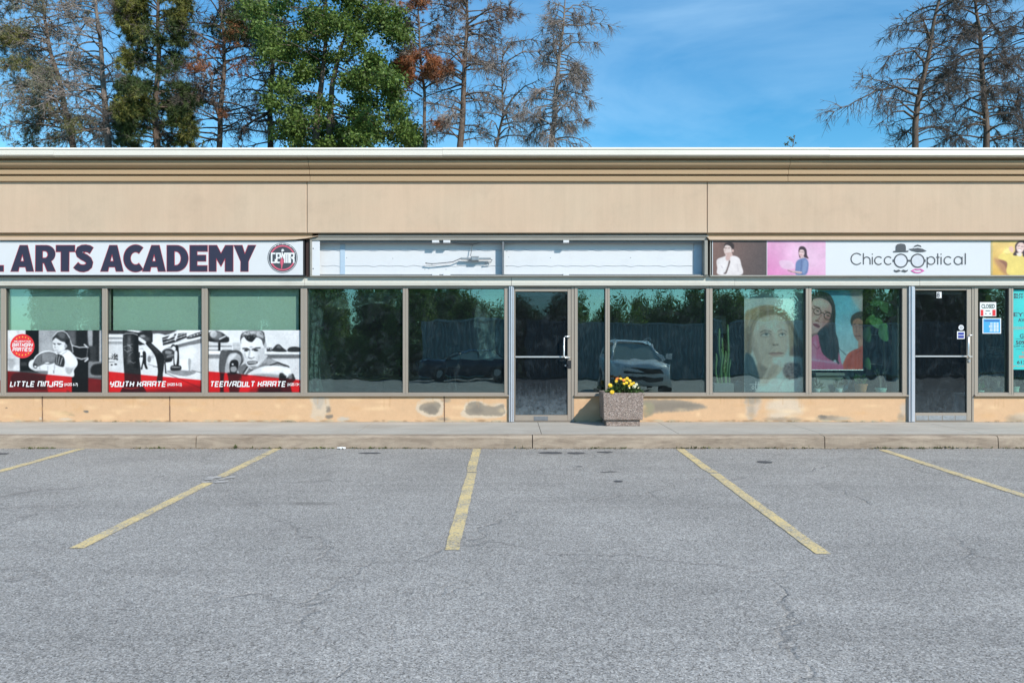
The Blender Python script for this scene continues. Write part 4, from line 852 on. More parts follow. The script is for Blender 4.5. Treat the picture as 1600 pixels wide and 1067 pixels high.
        zg0, zg1 = PZ(gbot), PZ(gtop); zl0, zl1 = WALK + .016, PZ(450.2)
        lf.bbox(a, PX(x0), yl, .0, zl0, zl1, .004); lf.bbox(PX(x1), b, yl, .0, zl0, zl1, .004)
        lf.bbox(PX(x0) + .0004, PX(x1) - .0004, yl, .0, zg1, zl1 - .0003, .003); lf.bbox(PX(x0) + .0004, PX(x1) - .0004, yl, .0, zl0 + .0003, zg0, .003)
        D = lf.build('door', M['frame'], B)
        e = .007; g = MB()
        for q in ((PX(x0), PX(x0) + e), (PX(x1) - e, PX(x1))): g.box(q[0], q[1], -.03, -.006, zg0, zg1)
        g.box(PX(x0) + e, PX(x1) - e, -.03, -.006, zg1 - e, zg1); g.box(PX(x0) + e, PX(x1) - e, -.03, -.006, zg0, zg0 + e); g.build('gasket', M['frame_dark'], D)
        MB().box(PX(x0) + e, PX(x1) - e, -.022, -.016, zg0 + e, zg1 - e).build('pane', glassmat, D)
        MB().bbox(PX(x0) + .001, PX(x1) - .001, -.052, -.024, PZ(bar_y + 1.2), PZ(bar_y - 1.2), .004).build('push_bar', M['steel'], D)
        xh, xr = PX(hx), PX(leaf_r - 1.5); za, zc = PZ(hy1), PZ(hy0)
        MB().tube([(xr, yl, zc), (xr, yl - .05, zc), (xh + .02, yl - .062, zc), (xh, yl - .066, zc - .02), (xh, yl - .066, za + .02), (xh + .02, yl - .062, za), (xr, yl - .05, za), (xr, yl, za)], .0125, 10).build('handle', M['steel'], D, smooth=True)
        extra(D, yl, zl0, zg0)
        # dark closer rail behind the pane at the head
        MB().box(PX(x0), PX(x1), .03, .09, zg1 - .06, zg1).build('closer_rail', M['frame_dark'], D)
    def extra1(D, yl, zl0, zg0):
        o = MB().bbox(PX(834), PX(856), yl - .006, yl - .0005, PZ(656.6), PZ(650), .003).build('bottom_lock_plate', M['wire'], D)
        mb = MB().bbox(PX(885), PX(892), yl - .018, yl - .0005, PZ(575), PZ(563), .006); mb.tube([(PX(888), yl - .018, PZ(569)), (PX(888), yl - .05, PZ(569))], .016, 12)
        mb.build('lock_box', M['black'], D)
        r = MB().box(PX(882.5), PX(884.5), -.03, -.023, PZ(572), PZ(570)); r.build('sticker', M['white'], D)
    door(795, 803, 805, 886.5, 891, 896.5, 455.8, 648, 557.5, 880.3, 525.8, 558.6, M['doorglass'], extra1)
    def extra2(D, yl, zl0, zg0):
        mb = MB()
        for a, b in ((1429, 1447.5), (1448.5, 1469), (1470, 1489), (1490, 1507)): mb.bbox(PX(a), PX(b), yl - .004, yl - .0005, PZ(656), PZ(648.6), .002)
        mb.build('kick_plate', M['galv'], D)
        mb = MB().tube([(PX(1511.5), yl, PZ(564)), (PX(1511.5), yl - .014, PZ(564))], .02, 14); mb.build('lock', M['galv'], D)
        q = MB(); q.box(PX(1462), PX(1469.8), -.026, -.0225, PZ(465.8), PZ(456.3))
        o = q.build('number_plate', [M['white'], M['ink']], D); add_text(o, '8', 1463.6, 457.3, 1468.4, 464.8, -.0265, 1, bold=.03)
        c = MB(); c.disc(PX(1500.5), PZ(511.8), .043, -.0235); c.cur = 1; c.disc(PX(1500.5), PZ(511.8), .02, -.0240, r0=.013); c.build('round_sticker', [M['boxwhite'], M['wire']], D)
        c = MB(); c.box(PX(1494), PX(1506), -.0245, -.0225, PZ(529.6), PZ(517.6)); c.cur = 1; c.box(PX(1495.6), PX(1504.6), -.0262, -.0247, PZ(523.2), PZ(519.4)); c.box(PX(1495.6), PX(1504.6), -.0262, -.0247, PZ(528.2), PZ(524.2)); c.build('card_sticker', [M['white'], surf('blue_print', (.02, .04, .30), .5)], D)
    door(1416, 1426, 1427.5, 1508, 1514.5, 1519, 453.8, 644.6, 556.6, 1506.3, 523.8, 557.2, M['doorglass2'], extra2)
    # ---- painted low walls under the windows
    yk = -.04
    for a, b in ((-560, 795), (896.8, 1416), (1519.5, 2165)):
        MB().box(PX(a), PX(b), yk + .004, .12, .0, PZ(618.4)).build('low_wall_core', M['sidewall'], B)
        c = low_wall_canvas(a + .2, b - .2)
        if b == 795: c.box = (a + .2, 617.8, b - .2, 659)
        picture('low_wall', c, yk, M['lowwall'], B)
    # ---- body of the building, roof, interior
    MB().box(X0, X0 + .2, .0, YB, 0, PZ(262)).box(X1 - .2, X1, .0, YB, 0, PZ(262)).box(X0 + .2, X1 - .2, YB - .2, YB, 0, PZ(262)).box(X0 + .2, PX(-160), -.03, .15, PZ(618.4), PZ(446.6)).box(PX(1745), X1 - .2, -.03, .15, PZ(618.4), PZ(446.6)).build('outer_wall', M['sidewall'], B)
    MB().box(X0 + .2, X1 - .2, -.11, YB - .2, PZ(250), PZ(246)).build('roof', M['roof'], B)
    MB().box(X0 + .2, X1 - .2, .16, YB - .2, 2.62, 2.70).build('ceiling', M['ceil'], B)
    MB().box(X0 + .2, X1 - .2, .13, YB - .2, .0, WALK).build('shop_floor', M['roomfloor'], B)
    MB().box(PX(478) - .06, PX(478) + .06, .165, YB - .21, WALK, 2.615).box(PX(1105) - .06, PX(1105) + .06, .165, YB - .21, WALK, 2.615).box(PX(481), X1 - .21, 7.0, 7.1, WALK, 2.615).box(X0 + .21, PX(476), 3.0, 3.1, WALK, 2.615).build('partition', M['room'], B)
    # pale pier behind the right-hand panes of the optician
    MB().box(PX(1399, .3), PX(1424, .3), .22, .42, WALK, 2.61).build('inner_pier', M['roomlight'], B)
    return B
# ================================================================ lettering helpers
def font_mesh(txt, bold=0.0, shear=0.0):
    cu = bpy.data.curves.new('lettering', 'FONT'); cu.body = txt; cu.offset = bold; cu.shear = shear; cu.resolution_u = 3
    o = bpy.data.objects.new('lettering', cu); COL.objects.link(o)
    dg = bpy.context.evaluated_depsgraph_get(); dg.update(); me = o.evaluated_get(dg).to_mesh()
    V = np.array([v.co[:2] for v in me.vertices]); Fc = [tuple(p.vertices) for p in me.polygons]
    o.evaluated_get(dg).to_mesh_clear(); bpy.data.objects.remove(o); bpy.data.curves.remove(cu); return V, Fc
def outline_mesh(loops, grow=0.0):
    """filled 2D outline (holes allowed)"""
    cu = bpy.data.curves.new('lettering', 'CURVE'); cu.dimensions = '2D'; cu.fill_mode = 'FRONT'; cu.offset = grow
    for lp in loops:
        s = cu.splines.new('POLY'); s.points.add(len(lp) - 1); s.use_cyclic_u = True
        for p, q in zip(s.points, lp): p.co = (q[0], q[1], 0, 1)
    o = bpy.data.objects.new('lettering', cu); COL.objects.link(o)
    dg = bpy.context.evaluated_depsgraph_get(); dg.update(); me = o.evaluated_get(dg).to_mesh()
    V = np.array([v.co[:2] for v in me.vertices]); Fc = [tuple(p.vertices) for p in me.polygons]
    o.evaluated_get(dg).to_mesh_clear(); bpy.data.objects.remove(o); bpy.data.curves.remove(cu); return V, Fc
def fit(V, Fc, x0, y0, x1, y1, y):
    """place a flat mesh so that its bounds fill the photo rectangle at depth y"""
    a, b = V.min(0), V.max(0); X0, X1, Z0, Z1 = PX(x0, y), PX(x1, y), PZ(y1, y), PZ(y0, y)
    return [(X0 + (p[0] - a[0]) / max(1e-6, b[0] - a[0]) * (X1 - X0), y, Z0 + (p[1] - a[1]) / max(1e-6, b[1] - a[1]) * (Z1 - Z0)) for p in V], Fc
def add_text(o, txt, x0, y0, x1, y1, y, mi, bold=0.0, shear=0.0):
    """append lettering to an object's mesh under material slot mi"""
    V, Fc = font_mesh(txt, bold, shear); V, Fc = fit(V, Fc, x0, y0, x1, y1, y); off = rootloc(o)
    bm = bmesh.new(); bm.from_mesh(o.data); vs = [bm.verts.new(Vector(p) - off) for p in V]
    for f in Fc:
        try: q = bm.faces.new([vs[i] for i in f]); q.material_index = mi
        except ValueError: pass
    bm.to_mesh(o.data); bm.free()
def arc(cx, cy, rx, ry, a0, a1, n=14): return [(cx + rx * math.cos(R(a0 + (a1 - a0) * i / n)), cy + ry * math.sin(R(a0 + (a1 - a0) * i / n))) for i in range(n + 1)]
def thick(pts, w):
    """outline of a stroke of width w with butt ends"""
    P = [Vector(p) for p in pts]; L, Q = [], []
    for i in range(len(P)):
        d = (P[min(i + 1, len(P) - 1)] - P[max(i - 1, 0)]).normalized(); n = Vector((-d.y, d.x)) * w / 2
        L.append(tuple(P[i] + n)); Q.append(tuple(P[i] - n))
    return L + Q[::-1]
HEAVY = {
    'A': [[(0, 0), (.36, 1), (.665, 1), (.91, 0), (.63, 0), (.585, .17), (.33, .17), (.295, 0)], [(.385, .385), (.53, .385), (.463, .67)]],
    'R': [[(0, 0), (.01, 1), (.42, 1)] + arc(.42, .67, .36, .33, 90, -50, 14)[1:] + [(.61, .40), (.79, 0), (.47, 0), (.34, .32), (.275, .32), (.275, 0)], [(.275, .51), (.275, .79), (.37, .79)] + arc(.37, .65, .125, .14, 90, -90, 10)[1:]],
    'T': [[(.19, 0), (.19, .76), (0, .76), (0, 1), (.72, 1), (.72, .76), (.50, .76), (.49, 0)]],
    'D': [[(0, 0), (0, 1), (.36, 1)] + arc(.36, .5, .46, .5, 90, -90, 22)[1:], [(.28, .225), (.28, .775), (.34, .775)] + arc(.34, .5, .205, .275, 90, -90, 18)[1:]],
    'E': [[(0, 0), (0, 1), (.68, 1), (.68, .775), (.275, .775), (.275, .62), (.62, .62), (.62, .395), (.275, .395), (.275, .215), (.67, .215), (.67, 0)]],
    'M': [[(0, 0), (0, 1), (.30, 1), (.465, .68), (.64, 1), (.93, 1), (.93, 0), (.63, 0), (.63, .52), (.465, .20), (.275, .52), (.275, 0)]],
    'Y': [[(.26, 0), (.265, .38), (0, 1), (.31, 1), (.42, .66), (.55, 1), (.84, 1), (.55, .38), (.545, 0)]],
    'L': [[(0, 0), (0, 1), (.28, 1), (.28, .22), (.66, .22), (.66, 0)]],
    'C': [thick(arc(.47, .5, .335, .372, 52, 308, 30), .262)],
    'S': [thick([(.70, .80), (.60, .862), (.47, .885), (.34, .875), (.24, .83), (.205, .745), (.235, .655), (.34, .58), (.47, .515), (.58, .435), (.625, .335), (.60, .225), (.51, .15), (.39, .118), (.26, .13), (.16, .175), (.085, .245)], .262)]}
SQ = {  # squared italic stroke letters of the class posters
    'L': ([[(0, 1), (0, 0), (.66, 0)]], .52), 'I': ([[(0, 1), (0, 0)]], .0), 'T': ([[(0, 1), (.78, 1)], [(.39, 1), (.39, 0)]], .78), 'E': ([[(.7, 1), (0, 1), (0, 0), (.7, 0)], [(0, .5), (.62, .5)]], .7),
    'N': ([[(0, 0), (0, 1), (.74, 1), (.74, 0)]], .74), 'J': ([[(.6, 1), (.6, 0), (0, 0), (0, .3)]], .6), 'A': ([[(0, 0), (0, 1), (.74, 1), (.74, 0)], [(0, .42), (.74, .42)]], .74), 'R': ([[(0, 0), (0, 1), (.74, 1), (.74, .5), (.1, .5)], [(.5, .5), (.74, .25), (.74, 0)]], .74),
    'S': ([[(.72, 1), (0, 1), (0, .5), (.72, .5), (.72, 0), (0, 0)]], .72), 'Y': ([[(0, 1), (0, .48), (.72, .48)], [(.72, 1), (.72, .3), (.5, 0), (.2, 0)]], .72), 'O': ([[(.37, 1), (.74, 1), (.74, 0), (0, 0), (0, 1), (.37, 1)]], .74), 'D': ([[(.3, 1), (.74, .92), (.74, 0), (0, 0), (0, 1), (.3, 1)]], .74),
    'U': ([[(0, 1), (0, 0), (.74, 0), (.74, 1)]], .74), 'H': ([[(0, 1), (0, 0)], [(.74, 1), (.74, 0)], [(0, .5), (.74, .5)]], .74), 'K': ([[(0, 1), (0, 0)], [(.72, 1), (.72, .72), (.45, .5), (0, .5)], [(.45, .5), (.74, .3), (.74, 0)]], .74), 'B': ([[(.3, 1), (.7, 1), (.7, 0), (0, 0), (0, 1), (.3, 1)], [(0, .5), (.7, .5)]], .72), 'P': ([[(0, 0), (0, 1), (.72, 1), (.72, .45), (.1, .45)]], .72), '/': ([[(0, -.05), (.4, 1.05)]], .4), '!': ([[(0, 1), (0, .35)], [(0, .14), (0, 0)]], 0)}
def squared(mb, txt, x0, y0, x1, y1, y, w=.27, slant=.2, gap=.42):
    adv, items = 0, []
    for ch in txt:
        if ch == ' ': adv += .55; continue
        st, wd = SQ[ch]; items.append((adv, st)); adv += wd + gap
    tot = adv - gap + slant; sx = (x1 - x0) / tot; k = 0
    for ox, st in items:
        for pl in st:
            k += 1; pts = []
            for (u, v) in pl: pts.append((PX(x0 + (ox + u + slant * v) * sx, y), PZ(y1 + (y0 - y1) * v, y)))
            mb.ribbon(pts, w * (PZ(y0, y) - PZ(y1, y)) * .82, y - k * .00012)
def cabinet(mb, x0, x1, y0, y1, yf, yb, rim, rimb=None):
    """shallow sign cabinet: four-sided rim round an inset face"""
    X0, X1, Z0, Z1 = PX(x0, yf), PX(x1, yf), PZ(y1, yf), PZ(y0, yf); r = rim / 100.0; rb = (rimb or rim) / 100.0
    mb.bbox(X0, X1, yf, yb, Z0, Z0 + rb, .004); mb.bbox(X0, X1, yf, yb, Z1 - r, Z1, .004)
    mb.bbox(X0, X0 + r, yf + .0006, yb, Z0 + rb, Z1 - r, .003); mb.bbox(X1 - r, X1, yf + .0006, yb, Z0 + rb, Z1 - r, .003)

def build_signs():
    # ---------------- martial arts sign
    S = thing('shop_sign', (PX(200, -.25), -.22, PZ(432, -.25)), 'long white sign with heavy navy capitals edged in red beside a round crest', 'sign', 'shop signs')
    yf = -.175; mb = MB(); cabinet(mb, -420, 475.5, 375.0, 432.2, yf, .015, 1.6, 2.6); mb.build('cabinet', M['black'], S)
    MB().box(PX(-419, yf), PX(473.2, yf), yf + .008, yf + .016, PZ(429.6, yf), PZ(376.6, yf)).build('face', M['signwhite'], S)
    MB().box(PX(477, yf), PX(483.3, yf), -.13, .018, PZ(432, yf), PZ(372, yf)).build('end_bracket', M['brown'], S)
    yt = yf + .0065
    spots = [('L', -26, 5.4), ('A', 16.8, 52.6), ('R', 55.5, 86.8), ('T', 87.8, 116.8), ('S', 114.8, 145.8), ('A', 157, 192.5), ('C', 193.2, 223.5), ('A', 222.5, 258.6), ('D', 261, 294), ('E', 296.8, 324), ('M', 326.6, 364), ('Y', 365.5, 399.8)]
    lt, halo = MB(), MB()
    for i, (ch, a, b) in enumerate(spots):
        o = .9 if ch in 'SC' else 0
        V, Fc = outline_mesh(HEAVY[ch]); V1, F1 = fit(V, Fc, a, 383.6 - o, b, 424.0 + o, yt - .0012 - .0001 * i); lt.add(V1, F1)
        V, Fc = outline_mesh(HEAVY[ch], .022); V1, F1 = fit(V, Fc, a - .85, 382.8 - o, b + .85, 424.8 + o, yt - .0004 - .00003 * i); halo.add(V1, F1)
    halo.build('letter_outline', M['redvinyl'], S); lt.build('lettering', M['navy'], S)
    # round crest
    cx, cz, r = PX(441.5, yt), PZ(403.0, yt), .236; u = .01026
    cr = MB(); P = lambda x, y: (PX(400 + x / 10.0, yt), PZ(355 + y / 10.0, yt))
    cr.cur = 0; cr.disc(cx, cz, r, yt - .001, 44); cr.cur = 3; cr.disc(cx, cz, r * .955, yt - .0013, 44, r * .925)
    cr.cur = 1
    for a0, a1 in ((24, 156), (204, 336)): cr.ribbon([(cx + r * .80 * math.cos(R(t)), cz + r * .80 * math.sin(R(t))) for t in np.linspace(a0, a1, 22)], .024, yt - .0016)
    cr.cur = 2
    for x, y in ((300, 298), (352, 270), (419, 262), (482, 270), (537, 298)):
        q = P(x, y); cr.add([(q[0] + (.015 if k % 2 == 0 else .006) * math.sin(k * math.pi / 5), yt - .0018, q[1] + (.015 if k % 2 == 0 else .006) * math.cos(k * math.pi / 5)) for k in range(10)], [list(range(10))])
    leaf = [(418, 336), (425, 350), (438, 346), (432, 362), (446, 366), (430, 378), (420, 374), (419, 386), (417, 374), (406, 378), (390, 366), (402, 362), (398, 346), (411, 350)]
    cr.add([(P(*p)[0], yt - .0019, P(*p)[1]) for p in leaf], [list(range(len(leaf)))])
    w = .0235
    for k, st in enumerate(([(305, 412), (245, 412), (245, 552), (305, 552), (305, 500)], [(325, 560), (325, 412), (380, 412), (380, 470)], [(325, 480), (380, 480)], [(335, 552), (372, 552)], [(400, 500), (410, 405), (432, 470), (450, 405)], [(452, 560), (452, 412), (515, 412), (515, 560)], [(483, 412), (483, 560)], [(535, 560), (535, 412), (592, 412), (592, 470), (535, 480)], [(560, 480), (592, 500), (592, 560)])):
        cr.ribbon([P(*p) for p in st], w, yt - .0021 - .0001 * k)
    cr.cur = 1; fig = [(398, 480), (412, 470), (420, 500), (438, 520), (430, 560), (416, 600), (404, 660), (394, 640), (392, 590), (380, 560), (384, 520)]
    cr.add([(P(*p)[0], yt - .0034, P(*p)[1]) for p in fig], [list(range(len(fig)))])
    cr.build('crest', [M['charcoal'], M['pinkvinyl'], M['white'], M['boxwhite']], S)

    # ---------------- empty sign box
    yf = -.165; yb = -.012
    S = thing('empty_sign_box', (PX(795, yf), -.1, PZ(432, yf)), 'open white sign box with no lettering, wires hanging inside, over the vacant shop', 'sign', 'shop signs')
    mb = MB(); X0, X1, Z0, Z1 = PX(484, yf), PX(1105.5, yf), PZ(432.3, yf), PZ(371.2, yf)
    mb.bbox(X0, X1, yf, .015, Z0, Z0 + .020, .003); mb.bbox(X0, X1, yf, .015, Z1 - .045, Z1, .004); mb.bbox(X0, X0 + .03, yf + .001, .015, Z0 + .0205, Z1 - .0455, .003); mb.bbox(X1 - .055, X1, yf - .02, .015, Z0 + .0205, Z1 - .0455, .006)
    mb.build('cabinet', M['flash'], S)
    MB().box(X0 + .03, X1 - .056, yb, .014, Z0 + .0205, Z1 - .0455).build('back_panel', M['boxwhite'], S)
    mb = MB()   # upper and lower dark lamp channels and bright end plate
    mb.box(PX(499, -.1), PX(1097, -.1), -.13, -.09, Z1 - .075, Z1 - .046); mb.box(PX(499, -.1), PX(1097, -.1), -.13, -.08, Z0 + .021, Z0 + .040)
    mb.build('channel', M['wire'], S)
    MB().box(X0 + .031, PX(499, -.17), -.145, -.135, Z0 + .022, Z1 - .047).build('end_plate', M['boxwhite'], S)
    mb = MB().box(PX(532, 0), PX(539.5, 0), -.022, yb - .001, Z0 + .03, Z1 - .08); mb.build('joint_strip', surf('pale_blue_strip', (.40, .50, .60), .5, .05), S)
    MB().box(PX(785, -.05), PX(787.6, -.05), -.14, yb - .001, Z0 + .0205, Z1 - .0455).build('divider', M['wire'], S)
    for a, b in ((675, 686), (692.5, 703.5), (880, 889)):
        mb = MB(); mb.bbox(PX(a, yf), PX(b, yf), yf - .004, yf + .06, Z1 - .082, Z1 - .0435, .003); mb.build('clip', M['boxwhite'], S); mb = MB(); mb.bbox(PX(a, yf), PX(b, yf), yf - .004, yf + .06, Z0 + .018, Z0 + .048, .003); mb.build('clip', M['boxwhite'], S)
    # scalloped bead lines where the old tube lamps sat
    mb = MB(); r = random.Random(3)
    for (xa, xb) in ((503, 784), (790, 1083)):
        for py, amp in ((391.5, .9), (415.5, 1.1)):
            pts = []; n = int((xb - xa) / 3)
            for i in range(n + 1):
                x = xa + (xb - xa) * i / n; pts.append((PX(x, 0), yb - .004, PZ(py + amp * math.sin(x * .25) * (.6 + .4 * math.sin(x * .11)), 0)))
            mb.tube(pts, .0042, 5)
    mb.build('seal_bead', M['lens'], S)
    # ballast hanging on its wires
    mb = MB(); q = lambda x, y, d=-.075: (PX(480 + x / 4.706, d), d, PZ(360 + y / 4.706, d))
    mb.tube([q(1215, 105), q(1208, 150), q(1200, 190)], .006, 6); mb.tube([q(1010, 88), q(1140, 100), q(1215, 104), q(1320, 82)], .007, 6)
    mb.tube([q(875, 242), q(920, 246), q(1000, 240), q(1070, 232), q(1110, 215), q(1140, 202)], .0085, 6); mb.tube([q(1270, 212), q(1340, 208), q(1360, 218), q(1352, 234), q(1310, 238)], .009, 6)
    for x, y in ((875, 241), (918, 247), (1312, 238)): mb.lathe([(.004, q(x, y)[2] - .012), (.013, q(x, y)[2] - .004), (.013, q(x, y)[2] + .006), (.004, q(x, y)[2] + .012)], q(x, y)[0], -.075, 8)
    mb.build('wiring', M['wire'], S)
    mb = MB(); a, b = q(1130, 216), q(1350, 202); mb.bbox(a[0], b[0], -.10, -.06, a[2], b[2], .006); a, b = q(1205, 226), q(1262, 192); mb.bbox(a[0], b[0], -.12, -.055, a[2], b[2], .012); mb.build('ballast', M['galv'], S)
    MB().box(PX(1084, -.03), PX(1098, -.03), -.03, -.016, Z0 + .022, Z1 - .05).build('rim_shadow_strip', surf('rim_shadow_tone', (.42, .48, .55), .4, .06), S)  # blue-grey strip: the right rim's cast shadow put in as colour
    for x, y in ((489.5, 388.5), (489.5, 420), (496, 402), (542, 403), (614, 404), (697, 421), (664, 421), (792, 393), (792, 416), (795, 402), (860, 403), (985, 403)):
        mb = MB(); mb.disc(PX(x, -.14 if x < 492 else 0), PZ(y, -.14 if x < 492 else 0), .010 if x < 492 else .006, -.1465 if x < 492 else yb - .0015, 10); mb.build('screw', M['ink'], S)

    # ---------------- optician sign
    yf = -.172
    S = thing('optician_sign', (PX(1390, yf), -.22, PZ(432, yf)), 'sign with thin grey lettering, two hats over round glasses, and portrait panels', 'sign', 'shop signs')
    mb = MB(); cabinet(mb, 1109.6, 2010, 375.0, 432.4, yf, .015, 1.5, 2.4); mb.build('cabinet', M['flash'], S)
    MB().box(PX(1113, yf), PX(2008, yf), yf + .008, yf + .016, PZ(430, yf), PZ(376, yf)).build('face', M['signwhite'], S)
    yt = yf + .006
    for fn, nm, lb in ((paint_thinker, 'portrait_print', 'brown portrait of a person in white with hand on chin'), (paint_laptop, 'portrait_print', 'pink portrait of a person in denim holding a laptop'), (paint_yellow, 'portrait_print', 'yellow portrait of a smiling person in yellow')):
        c = fn().photo(1, 3, .025); x0, y0, x1, y1 = c.box; o = picture(nm, c, yt, M['print'], S); tag(o, lb)
    Q = lambda x, y: (PX(1320 + x / 5.714, yt), PZ(365 + y / 5.714, yt))
    th = MB(); w = .0178; k = 0
    def st(pts, ww=None):
        nonlocal k; k += 1; th.ribbon([Q(*p) for p in pts], ww or w, yt - .0006 - k * .00006)
    ar = lambda cx, cy, r, a0, a1, n=20: [(cx + r * math.cos(R(t)), cy - r * math.sin(R(t))) for t in np.linspace(a0, a1, n)]
    st(ar(106, 227, 50, 42, 318)); st([(166, 176), (166, 277)]); st([(166, 245)] + ar(196, 240, 30, 170, 0, 12) + [(226, 277)]); st([(246, 208), (246, 277)]); st([(246, 180), (246, 189)])
    st(ar(302, 242, 35, 42, 318)); st(ar(388, 242, 35, 42, 318))
    st(ar(500, 243, 58, 0, 360, 44), .0215); st(ar(650, 243, 58, 0, 360, 44), .0215); st([(558, 243), (592, 243)], .03); st([(426, 243), (442, 243)], .04); st([(708, 243), (722, 243)], .04)
    st([(736, 210), (736, 305)]); st(ar(770, 242, 34, 0, 360, 30)); st([(830, 178), (830, 277)]); st([(816, 212), (846, 212)]); st([(860, 208), (860, 277)]); st([(860, 180), (860, 189)]); st(ar(922, 242, 35, 42, 318)); st(ar(1012, 242, 35, 0, 360, 30)); st([(1047, 208), (1047, 277)]); st([(1076, 176), (1076, 277)])
    def blob(pts, mi, dz):
        th.cur = mi; V, Fc = outline_mesh([[Q(*p) for p in pts]]); th.add([(p[0], yt - dz, p[1]) for p in V], Fc); th.cur = 0
    blob([(455, 152), (456, 112), (468, 96), (500, 90), (532, 95), (543, 112), (545, 152)], 0, .0062); blob([(432, 156), (568, 153), (566, 164), (434, 167)], 0, .0066)
    blob([(568, 138), (610, 134), (640, 130), (690, 136), (730, 156), (700, 164), (650, 166), (600, 154)], 0, .0062); blob([(614, 130), (622, 108), (648, 99), (676, 108), (686, 132)], 0, .0066); blob([(612, 134), (614, 124), (650, 116), (686, 126), (688, 136), (650, 128)], 1, .0070)
    for x in (500, 650): th.cur = 2; th.disc(Q(x, 243)[0], Q(x, 243)[1], .096, yt - .0003, 36); th.cur = 0
    mu = [(500, 335), (480, 322), (455, 330), (436, 322), (442, 338), (462, 346), (486, 340)]; blob(mu, 0, .0062); blob([(1000 - x, y) for x, y in mu][::-1], 0, .0064)
    th.cur = 3; th.ribbon([Q(*p) for p in [(598, 332), (625, 318), (650, 322), (676, 318), (702, 332), (676, 346), (650, 350), (624, 346)]], .016, yt - .0064, True)
    th.build('lettering', [M['charcoal'], M['signwhite'], M['lens'], M['magenta']], S)

    # ---------------- posters on and behind the panes
    yp = -.012
    def class_poster(fn, title, x0, x1, age, ax0, ax1, badge, label):
        c = fn().photo(1, int(x0) + 5, .04); c.im = np.clip(c.im, 0, 1); c.im = c.im * .35 + .65 * (c.im * c.im * (3 - 2 * c.im)); a, b, cc, d = c.box
        P = thing('class_poster', (PX((a + cc) / 2), yp, PZ(d)), label, 'poster', 'class posters on the panes')
        picture('print', c, yp, M['print'], P)
        if title:
            mb = MB(); squared(mb, title, x0, 596.2, x1, 603.6, yp - .002); V, Fc = font_mesh(age, .02); V, Fc = fit(V, Fc, ax0, 598.2, ax1, 604.0, yp - .002); mb.add(V, Fc); mb.build('lettering', M['white'], P)
        if badge:
            mb = MB(); bx, by = 35.0, 540.6
            mb.cur = 0; mb.disc(PX(bx, yp), PZ(by, yp), .193, yp - .001, 40); mb.cur = 1
            squared(mb, 'BIRTHDAY', 19.5, 536.4, 51.2, 541.4, yp - .002, .26); squared(mb, 'PARTIES!', 20.0, 543.4, 50.0, 548.6, yp - .002, .26)
            V, Fc = font_mesh('ASK ABOUT OUR', .03); V, Fc = fit(V, Fc, 21.5, 532.0, 48.4, 534.4, yp - .002); mb.add(V, Fc); mb.cur = 2
            for x, y in ((26.0, 529), (30.5, 526.9), (35.4, 526.3), (40.2, 527), (44.6, 529), (26, 551.8), (30.2, 554), (35, 554.7), (40.2, 554), (44.6, 551.8)): mb.add([(PX(x, yp) + (.014 if k % 2 == 0 else .006) * math.sin(k * math.pi / 5), yp - .002, PZ(y, yp) + (.014 if k % 2 == 0 else .006) * math.cos(k * math.pi / 5)) for k in range(10)], [list(range(10))])
            mb.build('badge', [M['badge'], M['white'], M['yellowdot']], P)
    class_poster(paint_edge, None, 0, 0, '', 0, 0, False, 'dark class poster cut off by the left edge of the photo')
    class_poster(paint_ninja, 'LITTLE NINJAS', 16.2, 98.5, '(AGES 6-7)', 100.5, 121.5, True, 'LITTLE NINJAS poster of a child in boxing glove with round red badge')
    class_poster(paint_youth, 'YOUTH KARATE', 172.0, 259.5, '(AGES 8-12)', 261.5, 284.0, False, 'YOUTH KARATE poster of a trainee kicking a tall black bag')
    class_poster(paint_teen, 'TEEN/ADULT KARATE', 328.5, 446.5, '(AGES 13+)', 449, 469, False, 'TEEN/ADULT KARATE poster of a man punching toward the viewer')
    # roller blinds behind the upper panes
    yb = .07
    for (x0, x1, lab) in ((-146, -2, 'pale roller blind half lowered in the pane cut by the picture edge'), (17.5, 158.5, 'pale roller blind half lowered above the LITTLE NINJAS poster'), (177, 314.5, 'pale roller blind half lowered above the YOUTH KARATE poster'), (328, 466.5, 'pale roller blind half lowered above the TEEN/ADULT KARATE poster')):
        Bl = thing('roller_blind', (PX((x0 + x1) / 2, yb), yb, PZ(520, yb)), lab, 'blind', 'roller blinds')
        MB().box(PX(x0, yb), PX(x1, yb), yb, yb + .004, PZ(522, yb), PZ(446, yb)).build('fabric', M['blind'], Bl)
        MB().box(PX(x0, yb), PX(x1, yb), yb - .008, yb + .012, PZ(524.5, yb), PZ(522.2, yb)).build('hem_bar', M['alu'], Bl)
        xr0, xr1 = PX(x0, yb), PX(x1, yb); zr = PZ(444, yb)
        MB().tube([(xr0 - .02, yb + .03, zr), (xr1 + .02, yb + .03, zr)], .028, 12).build('roller', M['alu'], Bl)
    # optician banners
    for fn, y, lab in ((paint_gaze, .10, 'tall pale banner of a fair haired person gazing upward behind the optician pane'), (paint_glasses, .055, 'colour banner of a person in round spectacles and pink shirt behind glass')):
        c = fn().photo(1, 8, .05); c.im = np.clip(c.im * np.array([1.20, 1.04, 1.06]), 0, 1); P = thing('window_banner', (PX((c.box[0] + c.box[2]) / 2, y), y, PZ(c.box[3], y)), lab, 'banner', 'optician banners')
        ph = random.uniform(0, 6); bl = lambda X, Z, p=ph: .006 * np.sin(X * 11 + p) + .004 * np.sin(Z * 5 + X * 3)
        o = picture('print', c, y, M['print'], P, bulge=bl)
        MB().tube([(PX(c.box[0] - 1, y), y - .004, PZ(c.box[1], y)), (PX(c.box[2] + 1, y), y - .004, PZ(c.box[1], y))], .009, 8).build('hanging_rail', M['alu'], P)
